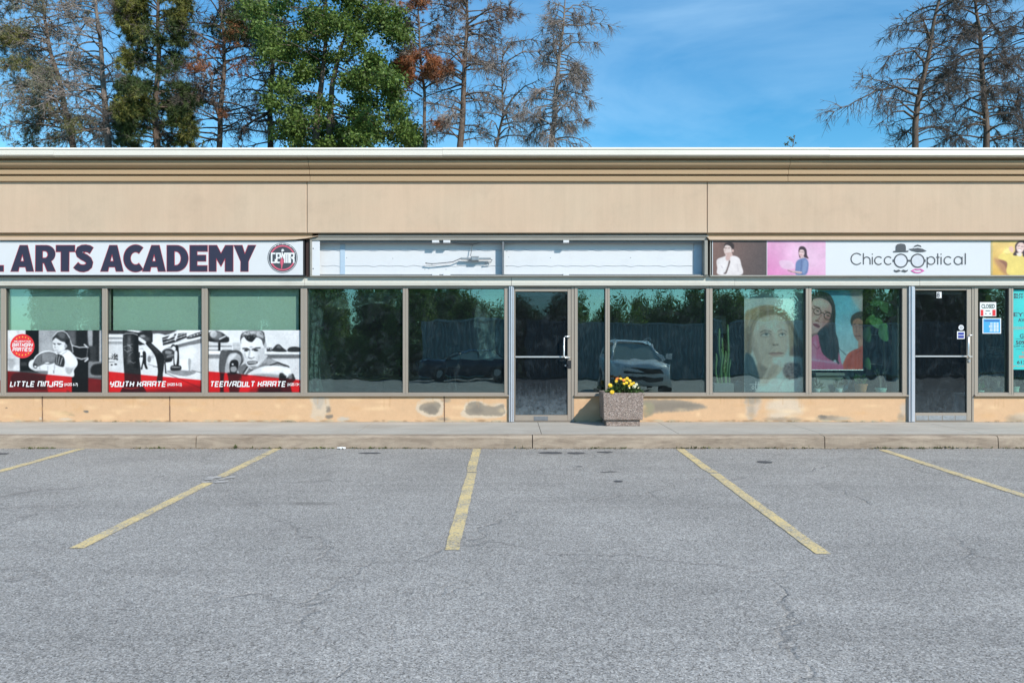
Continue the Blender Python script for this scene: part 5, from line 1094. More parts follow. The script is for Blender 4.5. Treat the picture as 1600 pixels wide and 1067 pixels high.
        MB().tube([(PX(c.box[0] - .5, y), y - .004, PZ(c.box[3], y)), (PX(c.box[2] + .5, y), y - .004, PZ(c.box[3], y))], .007, 8).build('bottom_rail', M['alu'], P)
    # teal offer poster, cut by the edge of the picture
    y = -.012; P = thing('offer_poster', (PX(1650, y), y, PZ(577, y)), 'turquoise offer poster with dark lettering on the end pane', 'poster')
    MB().box(PX(1579.5, y), PX(1727, y), y, y + .004, PZ(577.4, y), PZ(452.8, y)).build('sheet', M['teal'], P)
    mb = MB()
    for mi, txt, x0, y0, x1, y1, b in ((0, 'BUY 1', 1584.5, 458.3, 1604, 462.3, .03), (0, 'BUY 1', 1584.5, 463.0, 1604, 466.4, .03), (0, 'EYE', 1583.8, 488.4, 1606, 494.6, .012), (0, 'AVA', 1590.8, 497.2, 1606, 502.8, .02), (1, 'CONTA', 1584, 510.6, 1606, 514.8, .0), (0, 'G', 1593.4, 521.6, 1599.6, 528.4, .02), (0, '50%', 1587.2, 532.2, 1603, 538.2, .03), (0, 'OFF LEN', 1584, 539.2, 1606, 542.6, .01), (1, 'TH', 1596, 549.6, 1603, 553, .02), (1, 'SEE', 1592, 555.4, 1604, 559.4, .03), (0, '613', 1589, 563.4, 1602.5, 568.6, .03), (1, 'FOR', 1584, 571, 1603, 573.2, .0)):
        V, Fc = font_mesh(txt, b); V, Fc = fit(V, Fc, x0, y0, x1, y1, y - .001); mb.cur = mi; mb.add(V, Fc)
    mb.cur = 0
    for yy in (529.4, 545.6): mb.ribbon([(PX(1587, y), PZ(yy, y)), (PX(1660, y), PZ(yy, y))], .005, y - .0012)
    mb.build('lettering', [M['ink'], M['redink']], P)
    # closed card and opening-hours card
    y = -.010; P = thing('closed_card', (PX(1543.5, y), y, PZ(494, y)), 'small white card reading CLOSED stuck inside the narrow pane', 'sign')
    mb = MB(); mb.box(PX(1531.2, y), PX(1556.6, y), y + .0005, y + .004, PZ(494.2, y), PZ(472.2, y)); mb.cur = 1
    for a, b in ((1532.2, 1536.6), (1550.6, 1555.6)): mb.box(PX(a, y), PX(b, y), y - .001, y + .0003, PZ(493.4, y), PZ(484, y))
    mb.cur = 2; V, Fc = font_mesh('CLOSED', .03); V, Fc = fit(V, Fc, 1533.6, 475.2, 1554.4, 481.8, y - .0008); mb.add(V, Fc)
    for a, b, c, d in ((1540, 1547, 485, 486.2), (1539, 1541.6, 489.4, 490.6), (1545.6, 1548.6, 489.4, 490.6)): mb.box(PX(a, y), PX(b, y), y - .001, y + .0003, PZ(d, y), PZ(c, y))
    mb.build('card', [M['white'], M['badge'], surf('dark_green_ink', (.02, .08, .07), .6)], P)
    P = thing('hours_card', (PX(1549.6, y), y, PZ(521, y)), 'blue opening hours card under the CLOSED card', 'sign')
    mb = MB(); mb.box(PX(1535.2, y), PX(1564.2, y), y + .0005, y + .004, PZ(521.2, y), PZ(497.2, y)); mb.cur = 1; mb.box(PX(1536.6, y), PX(1562.8, y), y - .0005, y + .0003, PZ(520, y), PZ(498.4, y)); mb.cur = 2; mb.box(PX(1538, y), PX(1561.6, y), y - .0012, y - .0007, PZ(502.4, y), PZ(499.8, y)); mb.cur = 0
    r = random.Random(2)
    for k in range(7):
        yy = 504.4 + k * 2.1
        mb.box(PX(1545 + r.uniform(0, 2), y), PX(1551, y), y - .0012, y - .0007, PZ(yy + 1.0, y), PZ(yy, y))
        for x in (1552.4, 1556.8): mb.box(PX(x, y), PX(x + 3.4, y), y - .0012, y - .0007, PZ(yy + 1.2, y), PZ(yy - .2, y))
    mb.build('card', [M['white'], surf('sky_blue_print', (.05, .36, .68), .5, .08, 6), surf('deep_blue_print', (.02, .12, .36), .5)], P)
# ================================================================ leaves
def leaf_quads(P, D, L, W, rng, fold=.25):
    """one bent leaf (two quads) at each point P with axis D; arrays in, (V, F) out"""
    n = len(P); D = D / (np.linalg.norm(D, axis=1, keepdims=True) + 1e-9)
    A = rng.normal(0, 1, (n, 3)); A -= (A * D).sum(1, keepdims=True) * D; A /= np.linalg.norm(A, axis=1, keepdims=True) + 1e-9
    Nn = np.cross(D, A); L = np.asarray(L).reshape(-1, 1) * np.ones((n, 1)); W = np.asarray(W).reshape(-1, 1) * np.ones((n, 1))
    b = P; m = P + D * L * .5 + Nn * L * fold * .4; t = P + D * L
    V = np.stack([b, m + A * W * .5, t, m - A * W * .5], 1).reshape(-1, 3)
    return V, np.arange(4 * n).reshape(n, 4)
def needle_tris(P, D, L, W, per, rng, spread=.9):
    """tufts of thin needles"""
    n = len(P); Dr = np.repeat(D, per, 0) + rng.normal(0, spread, (n * per, 3)); Dr /= np.linalg.norm(Dr, axis=1, keepdims=True) + 1e-9
    Pr = np.repeat(P, per, 0); A = np.cross(Dr, rng.normal(0, 1, Dr.shape)); A /= np.linalg.norm(A, axis=1, keepdims=True) + 1e-9
    l = L * rng.uniform(.6, 1.15, (n * per, 1)); V = np.stack([Pr - A * W / 2, Pr + A * W / 2, Pr + Dr * l], 1).reshape(-1, 3)
    return V, np.arange(3 * n * per).reshape(-1, 3)
class Segs:
    """collects tapering segments and turns them into thin prisms in one go"""
    def __init__(s): s.a, s.b, s.r, s.q = [], [], [], []
    def add(s, p, q, r0, r1): s.a.append(p); s.b.append(q); s.r.append(r0); s.q.append(r1)
    def mesh(s, k=4):
        a, b = np.array(s.a), np.array(s.b); r0, r1 = np.array(s.r)[:, None, None], np.array(s.q)[:, None, None]
        d = b - a; d /= np.linalg.norm(d, axis=1, keepdims=True) + 1e-9
        up = np.where(np.abs(d[:, 2:3]) < .9, np.array([[0, 0, 1.]]), np.array([[1., 0, 0]])); x = np.cross(d, up); x /= np.linalg.norm(x, axis=1, keepdims=True); y = np.cross(d, x)
        t = 2 * np.pi * np.arange(k) / k; c = x[:, None, :] * np.cos(t)[None, :, None] + y[:, None, :] * np.sin(t)[None, :, None]
        V = np.concatenate([a[:, None, :] + c * r0, b[:, None, :] + c * r1], 1).reshape(-1, 3)
        n = len(a); i = np.arange(n)[:, None] * 2 * k; j = np.arange(k)[None, :]
        Fc = np.stack([i + j, i + (j + 1) % k, i + k + (j + 1) % k, i + k + j], -1).reshape(-1, 4); return V, Fc
# ================================================================ planter and pots
def build_planter():
    yf = -.665; x0, x1 = PX(942.5, yf), PX(1006, yf); z1, z0 = PZ(614, yf), PZ(656.2, yf); yb = -.10
    P = thing('planter_box', ((x0 + x1) / 2, (yf + yb) / 2, WALK), 'square exposed pebble concrete planter standing on the sidewalk beside the vacant shop door', 'planter')
    mb = MB(); t = .012; w = .06
    def ring(zl, zu, k):   # tapered shell
        return [(x0 + k, yf + k, zl), (x1 - k, yf + k, zl), (x1 - k, yb - k, zl), (x0 + k, yb - k, zl)], [(x0, yf, zu), (x1, yf, zu), (x1, yb, zu), (x0, yb, zu)]
    lo, hi = ring(z0, z1, t); inn = [(x0 + w, yf + w, z1), (x1 - w, yf + w, z1), (x1 - w, yb - w, z1), (x0 + w, yb - w, z1)]; dn = [(p[0], p[1], z1 - .07) for p in inn]
    mb.add(lo + hi + inn + dn, [(3, 2, 1, 0)] + [(i, (i + 1) % 4, 4 + (i + 1) % 4, 4 + i) for i in range(4)] + [(4 + i, 4 + (i + 1) % 4, 8 + (i + 1) % 4, 8 + i) for i in range(4)] + [(8 + i, 8 + (i + 1) % 4, 12 + (i + 1) % 4, 12 + i) for i in range(4)])
    mb.build('box', M['pebble'], P, bevel=.012)
    b = .05; MB().bbox(x0 + b, x1 - b, yf + b, yb - b, WALK - .004, z0 - .002, .004).build('foot', M['pebble'], P)
    MB().box(x0 + w - .002, x1 - w + .002, yf + w - .002, yb - w + .002, z1 - .12, z1 - .05).build('soil', M['soil'], P)
    # bedding plants: each a plant of its own
    rng = np.random.default_rng(12)
    def flowers(label, cx, cy, h, r, nleaf, blooms):
        G = thing('bedding_plant', (cx, cy, z1 - .05), label, 'flower', 'flowers in the planter')
        u = rng.uniform(0, 1, (nleaf, 3)); a = u[:, 0] * 6.283; rr = r * np.sqrt(u[:, 1]); z = z1 - .05 + h * (1 - (rr / r) ** 2 * .6) * u[:, 2] ** .6
        Pp = np.stack([cx + rr * np.cos(a), cy + rr * np.sin(a) * .8, z], 1); D = np.stack([np.cos(a), np.sin(a), rng.uniform(-.3, 1, nleaf)], 1) + rng.normal(0, .5, (nleaf, 3))
        V, Fc = leaf_quads(Pp, D, rng.uniform(.03, .06, nleaf), rng.uniform(.014, .026, nleaf), rng); mesh_obj('foliage', V, Fc, M['herb'], G)
        s = MB()
        for (px, py, d, rad, mk) in blooms:
            X, Z = PX(px, d), PZ(py, d); s.tube([(cx + (X - cx) * .4, cy + (d - cy) * .3, z1 - .05), (X, d, Z)], .004, 5)
            f = MB(); nr = Vector((rng.uniform(-.35, .35), -.8, rng.uniform(.35, .8))).normalized(); e1 = nr.cross(Vector((0, 0, 1))).normalized(); e2 = e1.cross(nr); o3 = Vector((X, d, Z))
            for layer, (q, tilt, npet) in enumerate(((1, .12, 9), (.78, .34, 8), (.5, .62, 6))):
                for k in range(npet):
                    t = 2 * math.pi * k / npet + layer * .35; wv = rng.uniform(-.12, .12); at = lambda u, a_, h: tuple(o3 + (e1 * math.cos(a_) + e2 * math.sin(a_)) * u + nr * h); e = rad * q
                    f.add([at(0, t, .003 * layer), at(e * .75, t - .42, e * (tilt * .7 + wv)), at(e, t, e * tilt), at(e * .75, t + .42, e * (tilt * .7 - wv))], [(0, 1, 2, 3)])
            f.build('bloom', M[mk], G)
        s.build('stem', M['herb'], G)
    yl = lambda *a: (*a, 'petal')
    flowers('orange topped bedding plant at the back left of the planter', PX(966, -.5), -.45, .20, .13, 240, [(965, 592.5, -.42, .035, 'petal_o'), (970, 591.8, -.46, .026, 'petal'), (974, 594, -.5, .024, 'petal_o'), (963, 595.5, -.5, .026, 'petal')])
    flowers('tallest bedding plant with many yellow flowers in mid planter', PX(982, -.5), -.42, .21, .16, 320, [yl(976, 593.6, -.44, .029), yl(980, 591.5, -.40, .029), yl(984, 595, -.46, .030), yl(979, 598, -.52, .029), yl(986.5, 600, -.54, .029), yl(975, 599.5, -.54, .024), yl(990, 598.5, -.46, .026), yl(983, 603, -.56, .02)])
    flowers('bedding plant with pale cream flowers at the right of the planter', PX(992, -.5), -.46, .15, .12, 220, [(991, 604, -.52, .034, 'petal_w'), (994.5, 600.5, -.46, .026, 'petal_w'), (997.5, 606, -.5, .018, 'petal_w'), (983.5, 606, -.58, .014, 'petal_w')])
    flowers('bedding plant with large yellow flowers leaning over the planter left rim', PX(957, -.5), -.52, .13, .11, 200, [yl(953.5, 602, -.50, .038), yl(956.5, 612.5, -.66, .036), yl(951, 604, -.46, .02)])
def pot(mb, cx, cy, z0, r0, r1, h, rim=.008):
    mb.lathe([(r0 * .9, z0), (r0, z0 + .004), (r1, z0 + h - .02), (r1 + rim, z0 + h - .02), (r1 + rim, z0 + h), (r1 - .006, z0 + h), (r1 - .01, z0 + h - .018), (.0, z0 + h - .018)], cx, cy, 22)
def build_indoor():
    rng = np.random.default_rng(21); zs = PZ(616, .15)   # display ledge inside the optician window
    Lg = MB(); Lg.box(PX(1110), PX(1398), .10, .62, zs - .04, zs); Lg.box(PX(1526), 9.3, .10, .62, zs - .04, zs)
    Lg.box(PX(1110), PX(1398), .58, .62, WALK, zs - .041); Lg.box(PX(1526), 9.3, .58, .62, WALK, zs - .041)
    o = Lg.build('window_ledge', M['roomlight'], loc=(PX(1250), .3, WALK)); tag(o, 'grey display ledge inside the optician windows carrying the potted plants', 'ledge')
    # cactus: a clump of ribbed columns in a trough
    y = .30; C = thing('potted_cactus', (PX(1127, y), y, zs), 'tall columnar green cactus in a grey trough behind the optician window', 'plant', 'potted plants in the optician windows')
    MB().bbox(PX(1112.5, y), PX(1144, y), y - .11, y + .12, zs, PZ(598, y), .01).build('pot', M['darkpot'], C, bevel=.006)
    mb = MB()
    def col(px, ptop, r, d, lean=0, pbot=600):
        xb, zb, xt, zt = PX(px, d), PZ(pbot, d), PX(px + lean, d), PZ(ptop, d); m, k = 12, 14; V = []
        for i in range(m + 1):
            t = i / m; rr = r * (1 if t < .85 else math.sqrt(max(0, 1 - ((t - .85) / .16) ** 2))) * (.85 + .15 * math.sin(t * 9 + px)) + .002
            for q in range(k):
                a = 2 * math.pi * q / k; e = rr * (1 if q % 2 == 0 else .66); V.append((xb + (xt - xb) * t + .01 * math.sin(t * 7 + px) + e * math.cos(a), d + e * math.sin(a), zb + (zt - zb) * t))
        mb.add(V, [(i * k + q, i * k + (q + 1) % k, (i + 1) * k + (q + 1) % k, (i + 1) * k + q) for i in range(m) for q in range(k)] + [tuple(m * k + q for q in range(k))])
    for a in ((1124, 513, .024, .28, 0), (1135, 507, .026, .30, 3), (1129, 528, .024, .34, 0), (1120, 552, .022, .25, -2), (1132, 548, .022, .24, 1), (1138, 560, .02, .3, 3), (1127, 545, .02, .22, 0), (1118, 568, .018, .32, -3)): col(*a)
    mb.build('stem', M['cactus'], C, smooth=True)
    B = thing('round_cushion', (PX(1152, .4), .4, zs), 'round grey cushion on the ledge between cactus and pale banner', 'cushion')
    prof = [(.004, 0), (.07, .005), (.105, .05), (.112, .10), (.10, .16), (.06, .20), (.02, .212), (.004, .213)]
    MB().lathe([(r, zs + z) for r, z in prof], PX(1152, .4), .4, 20).build('cover', M['darkpot'], B, smooth=True)
    W = thing('paper_notice', (PX(1125, .9), .9, PZ(520, .9)), 'blank pale sheet on a stand behind the cactus', 'notice')
    MB().box(PX(1115.5, .9), PX(1134, .9), .9, .905, PZ(521, .9), PZ(494, .9)).build('sheet', M['roomlight'], W); MB().tube([(PX(1125, .9), .915, WALK), (PX(1125, .9), .915, PZ(500, .9))], .01, 8).build('pole', M['black'], W)
    def plant(label, px, y, ptop, r0, r1, h, potm, kind, nl, leafmat='house', spread=.12, ll=.09, lw=.045):
        G = thing('potted_plant', (PX(px, y), y, zs), label, 'plant', 'potted plants in the optician windows')
        mb = MB(); pot(mb, PX(px, y), y, zs, r0, r1, h); mb.build('pot', M[potm], G, smooth=False)
        X, zt = PX(px, y), zs + h; H = PZ(ptop, y) - zt; s = MB()
        if kind == 'rosette':
            a = rng.uniform(0, 6.283, nl); e = rng.uniform(.1, 1.2, nl); D = np.stack([np.cos(a) * np.cos(e), np.sin(a) * np.cos(e), np.sin(e)], 1)
            Pp = np.array([[X, y, zt]]) + np.stack([np.cos(a), np.sin(a), 0 * a], 1) * .02 + np.array([[0, 0, 1]]) * (rng.uniform(0, .55, nl) * H)[:, None]
            V, Fc = leaf_quads(Pp, D, rng.uniform(.6, 1.1, nl) * H * .8, rng.uniform(.8, 1.2, nl) * lw, rng); s.tube([(X, y, zt - .02), (X + .01, y, zt + H * .5)], .006, 6)
        else:
            tips = []
            for k in range(7):
                a = rng.uniform(0, 6.283); q = rng.uniform(.35, 1); p0 = (X, y, zt - .02); p1 = (X + .02 * math.cos(a), y, zt + H * .4); p2 = (X + spread * q * math.cos(a), y + spread * .6 * q * math.sin(a), zt + H * rng.uniform(.6, .95)); s.tube([p0, p1, p2], [.011, .008, .004], 6); tips.append(p2)
            T = np.array(tips)[rng.integers(0, 7, nl)] + rng.normal(0, .025, (nl, 3)); V, Fc = leaf_quads(T, rng.normal(0, 1, (nl, 3)), rng.uniform(.7, 1.2, nl) * ll, rng.uniform(.7, 1.2, nl) * lw, rng)
        mesh_obj('foliage', V, Fc, M[leafmat], G); s.build('stem', M['twig'], G)
    plant('small dark succulent in a white pot, left of the pots below the colour banner', 1276.5, .20, 592, .042, .048, .085, 'ceramic', 'rosette', 26, 'needle_dark', lw=.03)
    plant('greyish succulent in a white pot beside the terracotta pot', 1310.5, .22, 592, .045, .05, .088, 'ceramic', 'rosette', 30, 'needle_grey', lw=.028)
    plant('leafy plant in an orange terracotta pot', 1345, .20, 584, .07, .098, .165, 'terracotta', 'rosette', 34, 'house', lw=.05)
    plant('jade plant with bare forked stem in a mint green square-sided pot', 1376.5, .20, 573, .075, .085, .10, 'ceramic_g', 'branch', 46, 'needle_dark', spread=.13, ll=.035, lw=.02)
    plant('pale green spiky plant at the left of the narrow pane', 1531, .20, 596, .05, .055, .06, 'ceramic_g', 'rosette', 30, 'house', lw=.03)
    plant('brown leaved plant in a tan pot in the narrow pane', 1544, .26, 580, .05, .062, .09, 'terracotta', 'branch', 60, 'needle_grey', spread=.12, ll=.06, lw=.02)
    plant('dark leaved plant in a wide grey pot in the narrow pane', 1560, .20, 585, .075, .085, .12, 'darkpot', 'branch', 50, 'needle_dark', spread=.1, ll=.05, lw=.03)
    plant('leafy plant below the turquoise poster in a pale pot', 1585, .24, 584, .06, .065, .12, 'ceramic_g', 'branch', 70, 'house', spread=.13, ll=.06, lw=.028)
    # big-leaved indoor tree
    y = .36; G = thing('fiddle_leaf_plant', (PX(1385, y), y, WALK), 'tall indoor plant with large round glossy leaves beside the colour banner', 'plant')
    mb = MB(); pot(mb, PX(1385, y), y, WALK, .12, .15, .28); mb.build('pot', M['darkpot'], G)
    s = MB(); s.tube([(PX(1385, y), y, WALK + .2), (PX(1382, y), y, PZ(560, y)), (PX(1378, y), y, PZ(460, y))], [.02, .016, .01], 8)
    L = MB()
    for (px, py, rx, rz, d, rot) in ((1372, 470, 13, 8, .16, .5), (1386, 481, 12, 9, .14, -.4), (1393, 489, 10, 6, .14, .2), (1370, 505, 12, 8, .14, -.5), (1382, 519, 9, 15, .12, .1), (1362, 500, 10, 8, .2, .6), (1356, 522, 7, 13, .18, 0), (1374, 492, 12, 7, .22, -.2), (1356, 568, 6, 10, .2, .2), (1388, 464, 10, 8, .24, 0), (1362, 482, 9, 9, .26, .3)):
        X, Z = PX(px, d), PZ(py, d); V = [(X, d - .03, Z)]; n = 14
        for k in range(n):
            a = 2 * math.pi * k / n; u, w = rx / 100 * math.cos(a), rz / 100 * math.sin(a); V.append((X + u * math.cos(rot) - w * math.sin(rot), d + .03 * math.cos(2 * a), Z + u * math.sin(rot) + w * math.cos(rot)))
        L.add(V, [(0, 1 + k, 1 + (k + 1) % n) for k in range(n)]); s.tube([(PX(1381, y), y, Z - .03), (X, d, Z)], .005, 5)
    s.build('stem', M['twig'], G); L.build('foliage', M['house'], G, smooth=True)
    # pale display unit under the banner
    D = thing('display_unit', (PX(1295, .75), .75, WALK), 'pale scrolled display stand behind the row of small pots', 'display stand')
    mb = MB(); mb.bbox(PX(1262, .7), PX(1318, .7), .66, .95, WALK, PZ(588, .7), .02); mb.bbox(PX(1260, .7), PX(1332, .7), .64, .97, PZ(587.6, .7), PZ(582.5, .7), .01)
    mb.build('body', M['roomlight'], D); mb = MB(); mb.tube([(PX(1322, .7), .7, PZ(587, .7)), (PX(1328, .7), .7, PZ(596, .7)), (PX(1322, .7), .7, PZ(606, .7)), (PX(1314, .7), .7, PZ(612, .7))], .035, 10); mb.build('scroll', M['shelf'], D)
    # slatted eyewear shelves glimpsed through the narrow pane
    S = thing('eyewear_display', (PX(1560, 2.2), 2.3, WALK), 'white stepped eyewear shelves deep inside the optician shop', 'shelf')
    mb = MB(); d = 2.2
    for k, (a, b) in enumerate(((1556, 1563), (1554.5, 1562.5), (1553, 1562), (1551.5, 1561.5))): mb.box(PX(a, d), PX(b, d), d, d + .2, PZ(543.8 + k * 4.7, d), PZ(542 + k * 4.7, d))
    for k in range(4): mb.box(PX(1564, d), PX(1571, d), d, d + .2, PZ(543.8 + k * 4.7, d), PZ(542 + k * 4.7, d))
    for k in range(5): mb.box(PX(1566, d), PX(1572, d), d, d + .2, PZ(492 + k * 5.6, d), PZ(490.2 + k * 5.6, d))
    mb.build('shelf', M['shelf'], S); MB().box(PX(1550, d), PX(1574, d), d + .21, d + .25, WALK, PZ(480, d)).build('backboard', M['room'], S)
    # wrinkled plastic film hung inside the left pane of the vacant shop
    F1 = thing('plastic_sheet', (PX(495, .06), .06, WALK), 'crumpled clear plastic sheet hanging at the left of the vacant window', 'sheet')
    def film(px0, px1, pt, pb, nx, ny, d, fn):
        V = []
        for i in range(nx + 1):
            for j in range(ny + 1):
                u, v = i / nx, j / ny; x, y2, z = fn(PX(px0 + (px1 - px0) * u, d), d, PZ(pt + (pb - pt) * v, d), u, v); n1 = mnoise.fractal((x * 6, z * 2.0, 3.1), 1, 2, 4); V.append((x + .02 * n1, y2 + .045 * n1 + .02 * math.sin(u * 16 + v * 3), z))
        return V, [(i * (ny + 1) + j, (i + 1) * (ny + 1) + j, (i + 1) * (ny + 1) + j + 1, i * (ny + 1) + j + 1) for i in range(nx) for j in range(ny)]
    V, Fc = film(483, 500, 452, 612, 16, 60, .10, lambda x, y, z, u, v: (x + .22 * max(0, v - .62) * u + .05 * math.sin(v * 5) * u, y, z)); mesh_obj('film', V, Fc, M['film'], F1, smooth=True)
    F2 = thing('plastic_sheet', (PX(590, .10), .10, PZ(470, .1)), 'torn clear plastic sheet sagging across the upper vacant window', 'sheet')
    V, Fc = film(508, 628, 451, 474, 50, 16, .12, lambda x, y, z, u, v: (x, y, z - .10 * v * (math.sin(u * 7) * .6 + .6 * math.sin(u * 2.3)))); mesh_obj('film', V, Fc, M['film'], F2, smooth=True)
    F3 = thing('plastic_sheet', (PX(770, .10), .10, PZ(560, .1)), 'torn plastic strip hanging beside the vacant shop door', 'sheet')
    V, Fc = film(752, 788, 462, 560, 22, 40, .12, lambda x, y, z, u, v: (x - .25 * (1 - u) * v * (1 - v) * 2 + .22 * v * u * .3, y, z)); mesh_obj('film', V, Fc, M['film'], F3, smooth=True)
    # dark shape on two legs, added for the figure glimpsed in the glass
    T = thing('dark_shape', (PX(702, 1.2), 1.4, WALK), 'dark boxy shape on thin legs in the vacant window', 'box')
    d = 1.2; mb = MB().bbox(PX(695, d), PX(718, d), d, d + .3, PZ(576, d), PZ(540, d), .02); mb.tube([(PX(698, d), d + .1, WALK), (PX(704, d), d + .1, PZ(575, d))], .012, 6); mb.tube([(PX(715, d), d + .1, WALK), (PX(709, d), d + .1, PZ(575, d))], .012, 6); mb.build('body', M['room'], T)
def build_litter():
    rng = np.random.default_rng(77); V0, F0 = [], 0; Vs, Fs = [], []
    def tufts(n, xr, yf, zf, s0, s1, dens):
        P, D, L = [], [], []
        for _ in range(n):
            x = rng.uniform(*xr)
            if mnoise.noise((x * 1.3, yf * 7, 1.7)) < dens: continue
            k = rng.integers(2, 9); s = rng.uniform(s0, s1)
            for _ in range(k): P.append((x + rng.normal(0, .03), yf + rng.normal(0, .008), zf + .001)); D.append((rng.normal(0, .8), rng.normal(-.35, .4), rng.uniform(.15, .9))); L.append(s * rng.uniform(.5, 1.2))
        return np.array(P), np.array(D), np.array(L)
    for args in ((420, (-9, 9), KERB_Y - .012, 0.0, .012, .05, -.05), (240, (-9, 9), -.047, WALK, .008, .03, .0)):
        P, D, L = tufts(*args); V, Fc = leaf_quads(P, D, L, L * .38, rng); Vs.append(V); Fs.append(Fc + F0); F0 += len(V)
    for px in (369,): 
        P = np.tile([[PX(px, -1.83), KERB_Y - .01, .0]], (14, 1)) + rng.normal(0, .015, (14, 3)) * [1, .5, 0]; D = np.stack([rng.normal(0, .5, 14), rng.normal(-.2, .2, 14), np.ones(14)], 1); V, Fc = leaf_quads(P, D, rng.uniform(.03, .09, 14), .010, rng); Vs.append(V); Fs.append(Fc + F0); F0 += len(V)
    o = mesh_obj('weeds', np.concatenate(Vs), np.concatenate(Fs), M['weed'], loc=(0, KERB_Y, 0)); tag(o, kind='stuff')
    # dry leaf litter and grit caught along the kerb
    n = 2600; x = rng.uniform(-9, 9, n); keep = np.array([mnoise.noise((a * .9, 2.2, .3)) for a in x]) > -.18; x = x[keep]; n = len(x)
    P = np.stack([x, KERB_Y - np.abs(rng.normal(0, .035, n)) - .004, np.full(n, .004)], 1); P[:, 2] += ground_z(P[:, 1]); D = np.stack([rng.normal(0, 1, n), rng.normal(0, 1, n), rng.uniform(0, .35, n)], 1); s = rng.uniform(.006, .026, n)
    V, Fc = leaf_quads(P, D, s, s * .6, rng); o = mesh_obj('leaf_litter', V, Fc, surf('dry_leaf_litter', (.20, .15, .085), .9, .5, 30, 90, .3), loc=(0, KERB_Y, 0)); tag(o, kind='stuff')
    o = MB(); px, py = 533, 697; y = KERB_Y - .05; X = PX(px, y)
    o.add([(X + .055 * math.cos(a) * (1 + .35 * math.sin(3 * a)), y + .03 * math.sin(a), .004 + .018 * (k % 2)) for k, a in enumerate(np.linspace(0, 6.0, 11))] + [(X, y, .03)], [(k, (k + 1) % 11, 11) for k in range(11)]); tag(o.build('paper_scrap', M['white'], loc=(X, y, 0)), 'crumpled white paper scrap lying against the kerb', 'litter')
    # smeared mortar on one stall line
    # tar blots and sealed patches
    mb = MB(); rr = random.Random(5)
    for (px, py, a, b) in ((860, 707.5, .16, .05), (900, 708, .12, .045), (945, 706.5, .10, .04), (966, 752, .05, .03), (945, 738, .05, .012), (957, 737, .05, .012), (578, 708, .15, .035), (722, 770, .0, 0), (1195, 722, .09, .05), (2, 709, .1, .04), (905, 729, .04, .014)):
        if a <= 0: continue
        d = F * (CZ) / max(1, (py - 533.5)); d = (CZ + SLOPE * (10.17)) * F / ((py - 533.5) + SLOPE * F); y = CY + d; X = (px - 800) * d / F; n = 18
        V = [(X + a * math.cos(t) * (1 + .3 * mnoise.noise((px, math.cos(t) * 2, math.sin(t) * 2))), y + b * 1.6 * math.sin(t) * (1 + .4 * mnoise.noise((px + 9, math.cos(t) * 2, math.sin(t) * 2))), 0) for t in [2 * math.pi * k / n for k in range(n)]]
        mb.add([(p[0], p[1], ground_z(p[1]) + .0035) for p in V], [list(range(n))])
    tag(mb.build('tar_blots', surf('tar', (.075, .072, .075), .8, .3, 30, 120, .3), loc=(0, -3, ground_z(-3))), kind='structure')
def build_lines():
    labs = {-5.80: 'worn yellow stall line cut by the left edge of the photo', -3.165: 'worn yellow stall line with a smear of mortar across its middle', -.47: 'worn yellow stall line nearest the vacant shop door', 2.262: 'worn yellow stall line running out from beside the stone planter', 4.945: 'worn yellow stall line cut by the right edge of the photo'}
    rng = random.Random(4)
    for k, (x, lab) in enumerate(labs.items()):
        L = {0: 4.62, 1: 4.62, 2: 4.66, 3: 4.76, 4: 4.7}[k]; n = 90; y0 = KERB_Y - (.03 if k != 4 else .12); V = []
        for i in range(n + 1):
            y = y0 - L * i / n; j = lambda s: .007 * mnoise.noise((s, y * 7, x)) + .004 * mnoise.noise((s, y * 31, x)); jog = .012 if (y < -3.4 and k in (2, 3)) else 0; c = x + jog - (.03 * i / n if k == 1 else 0) + (.02 * i / n if k == 2 else 0) - (.05 * i / n if k == 3 else 0)
            V += [(c - .054 + j(1), y, ground_z(y) + .004), (c + .054 + j(2), y, ground_z(y) + .004)]
        Fc = [(2 * i, 2 * i + 1, 2 * i + 3, 2 * i + 2) for i in range(n) if not (k == 1 and (10 <= i < 11 or 38 <= i < 44)) and not (k in (2, 3) and 32 <= i < 33)]
        o = mesh_obj('stall_line', V, Fc, M['yellow'], loc=(x, y0, 0)); tag(o, lab, 'road marking', 'painted stall lines', 'structure')
        if k == 1:
            m = MB(); yy = y0 - L * 41 / n
            for q in range(16):
                X, Y, r = x + rng.uniform(-.12, .14), yy + rng.uniform(-.16, .16), rng.uniform(.02, .06); t = [2 * math.pi * s / 12 for s in range(12)]
                m.add([(X + r * math.cos(a) * rng.uniform(.6, 1.3), Y + r * math.sin(a) * rng.uniform(.6, 1.3), ground_z(Y) + .0046 + .0002 * q) for a in t], [list(range(12))])
            tag(m.build('mortar_smear', M['patch'], loc=(x, yy, ground_z(yy))), kind='structure')
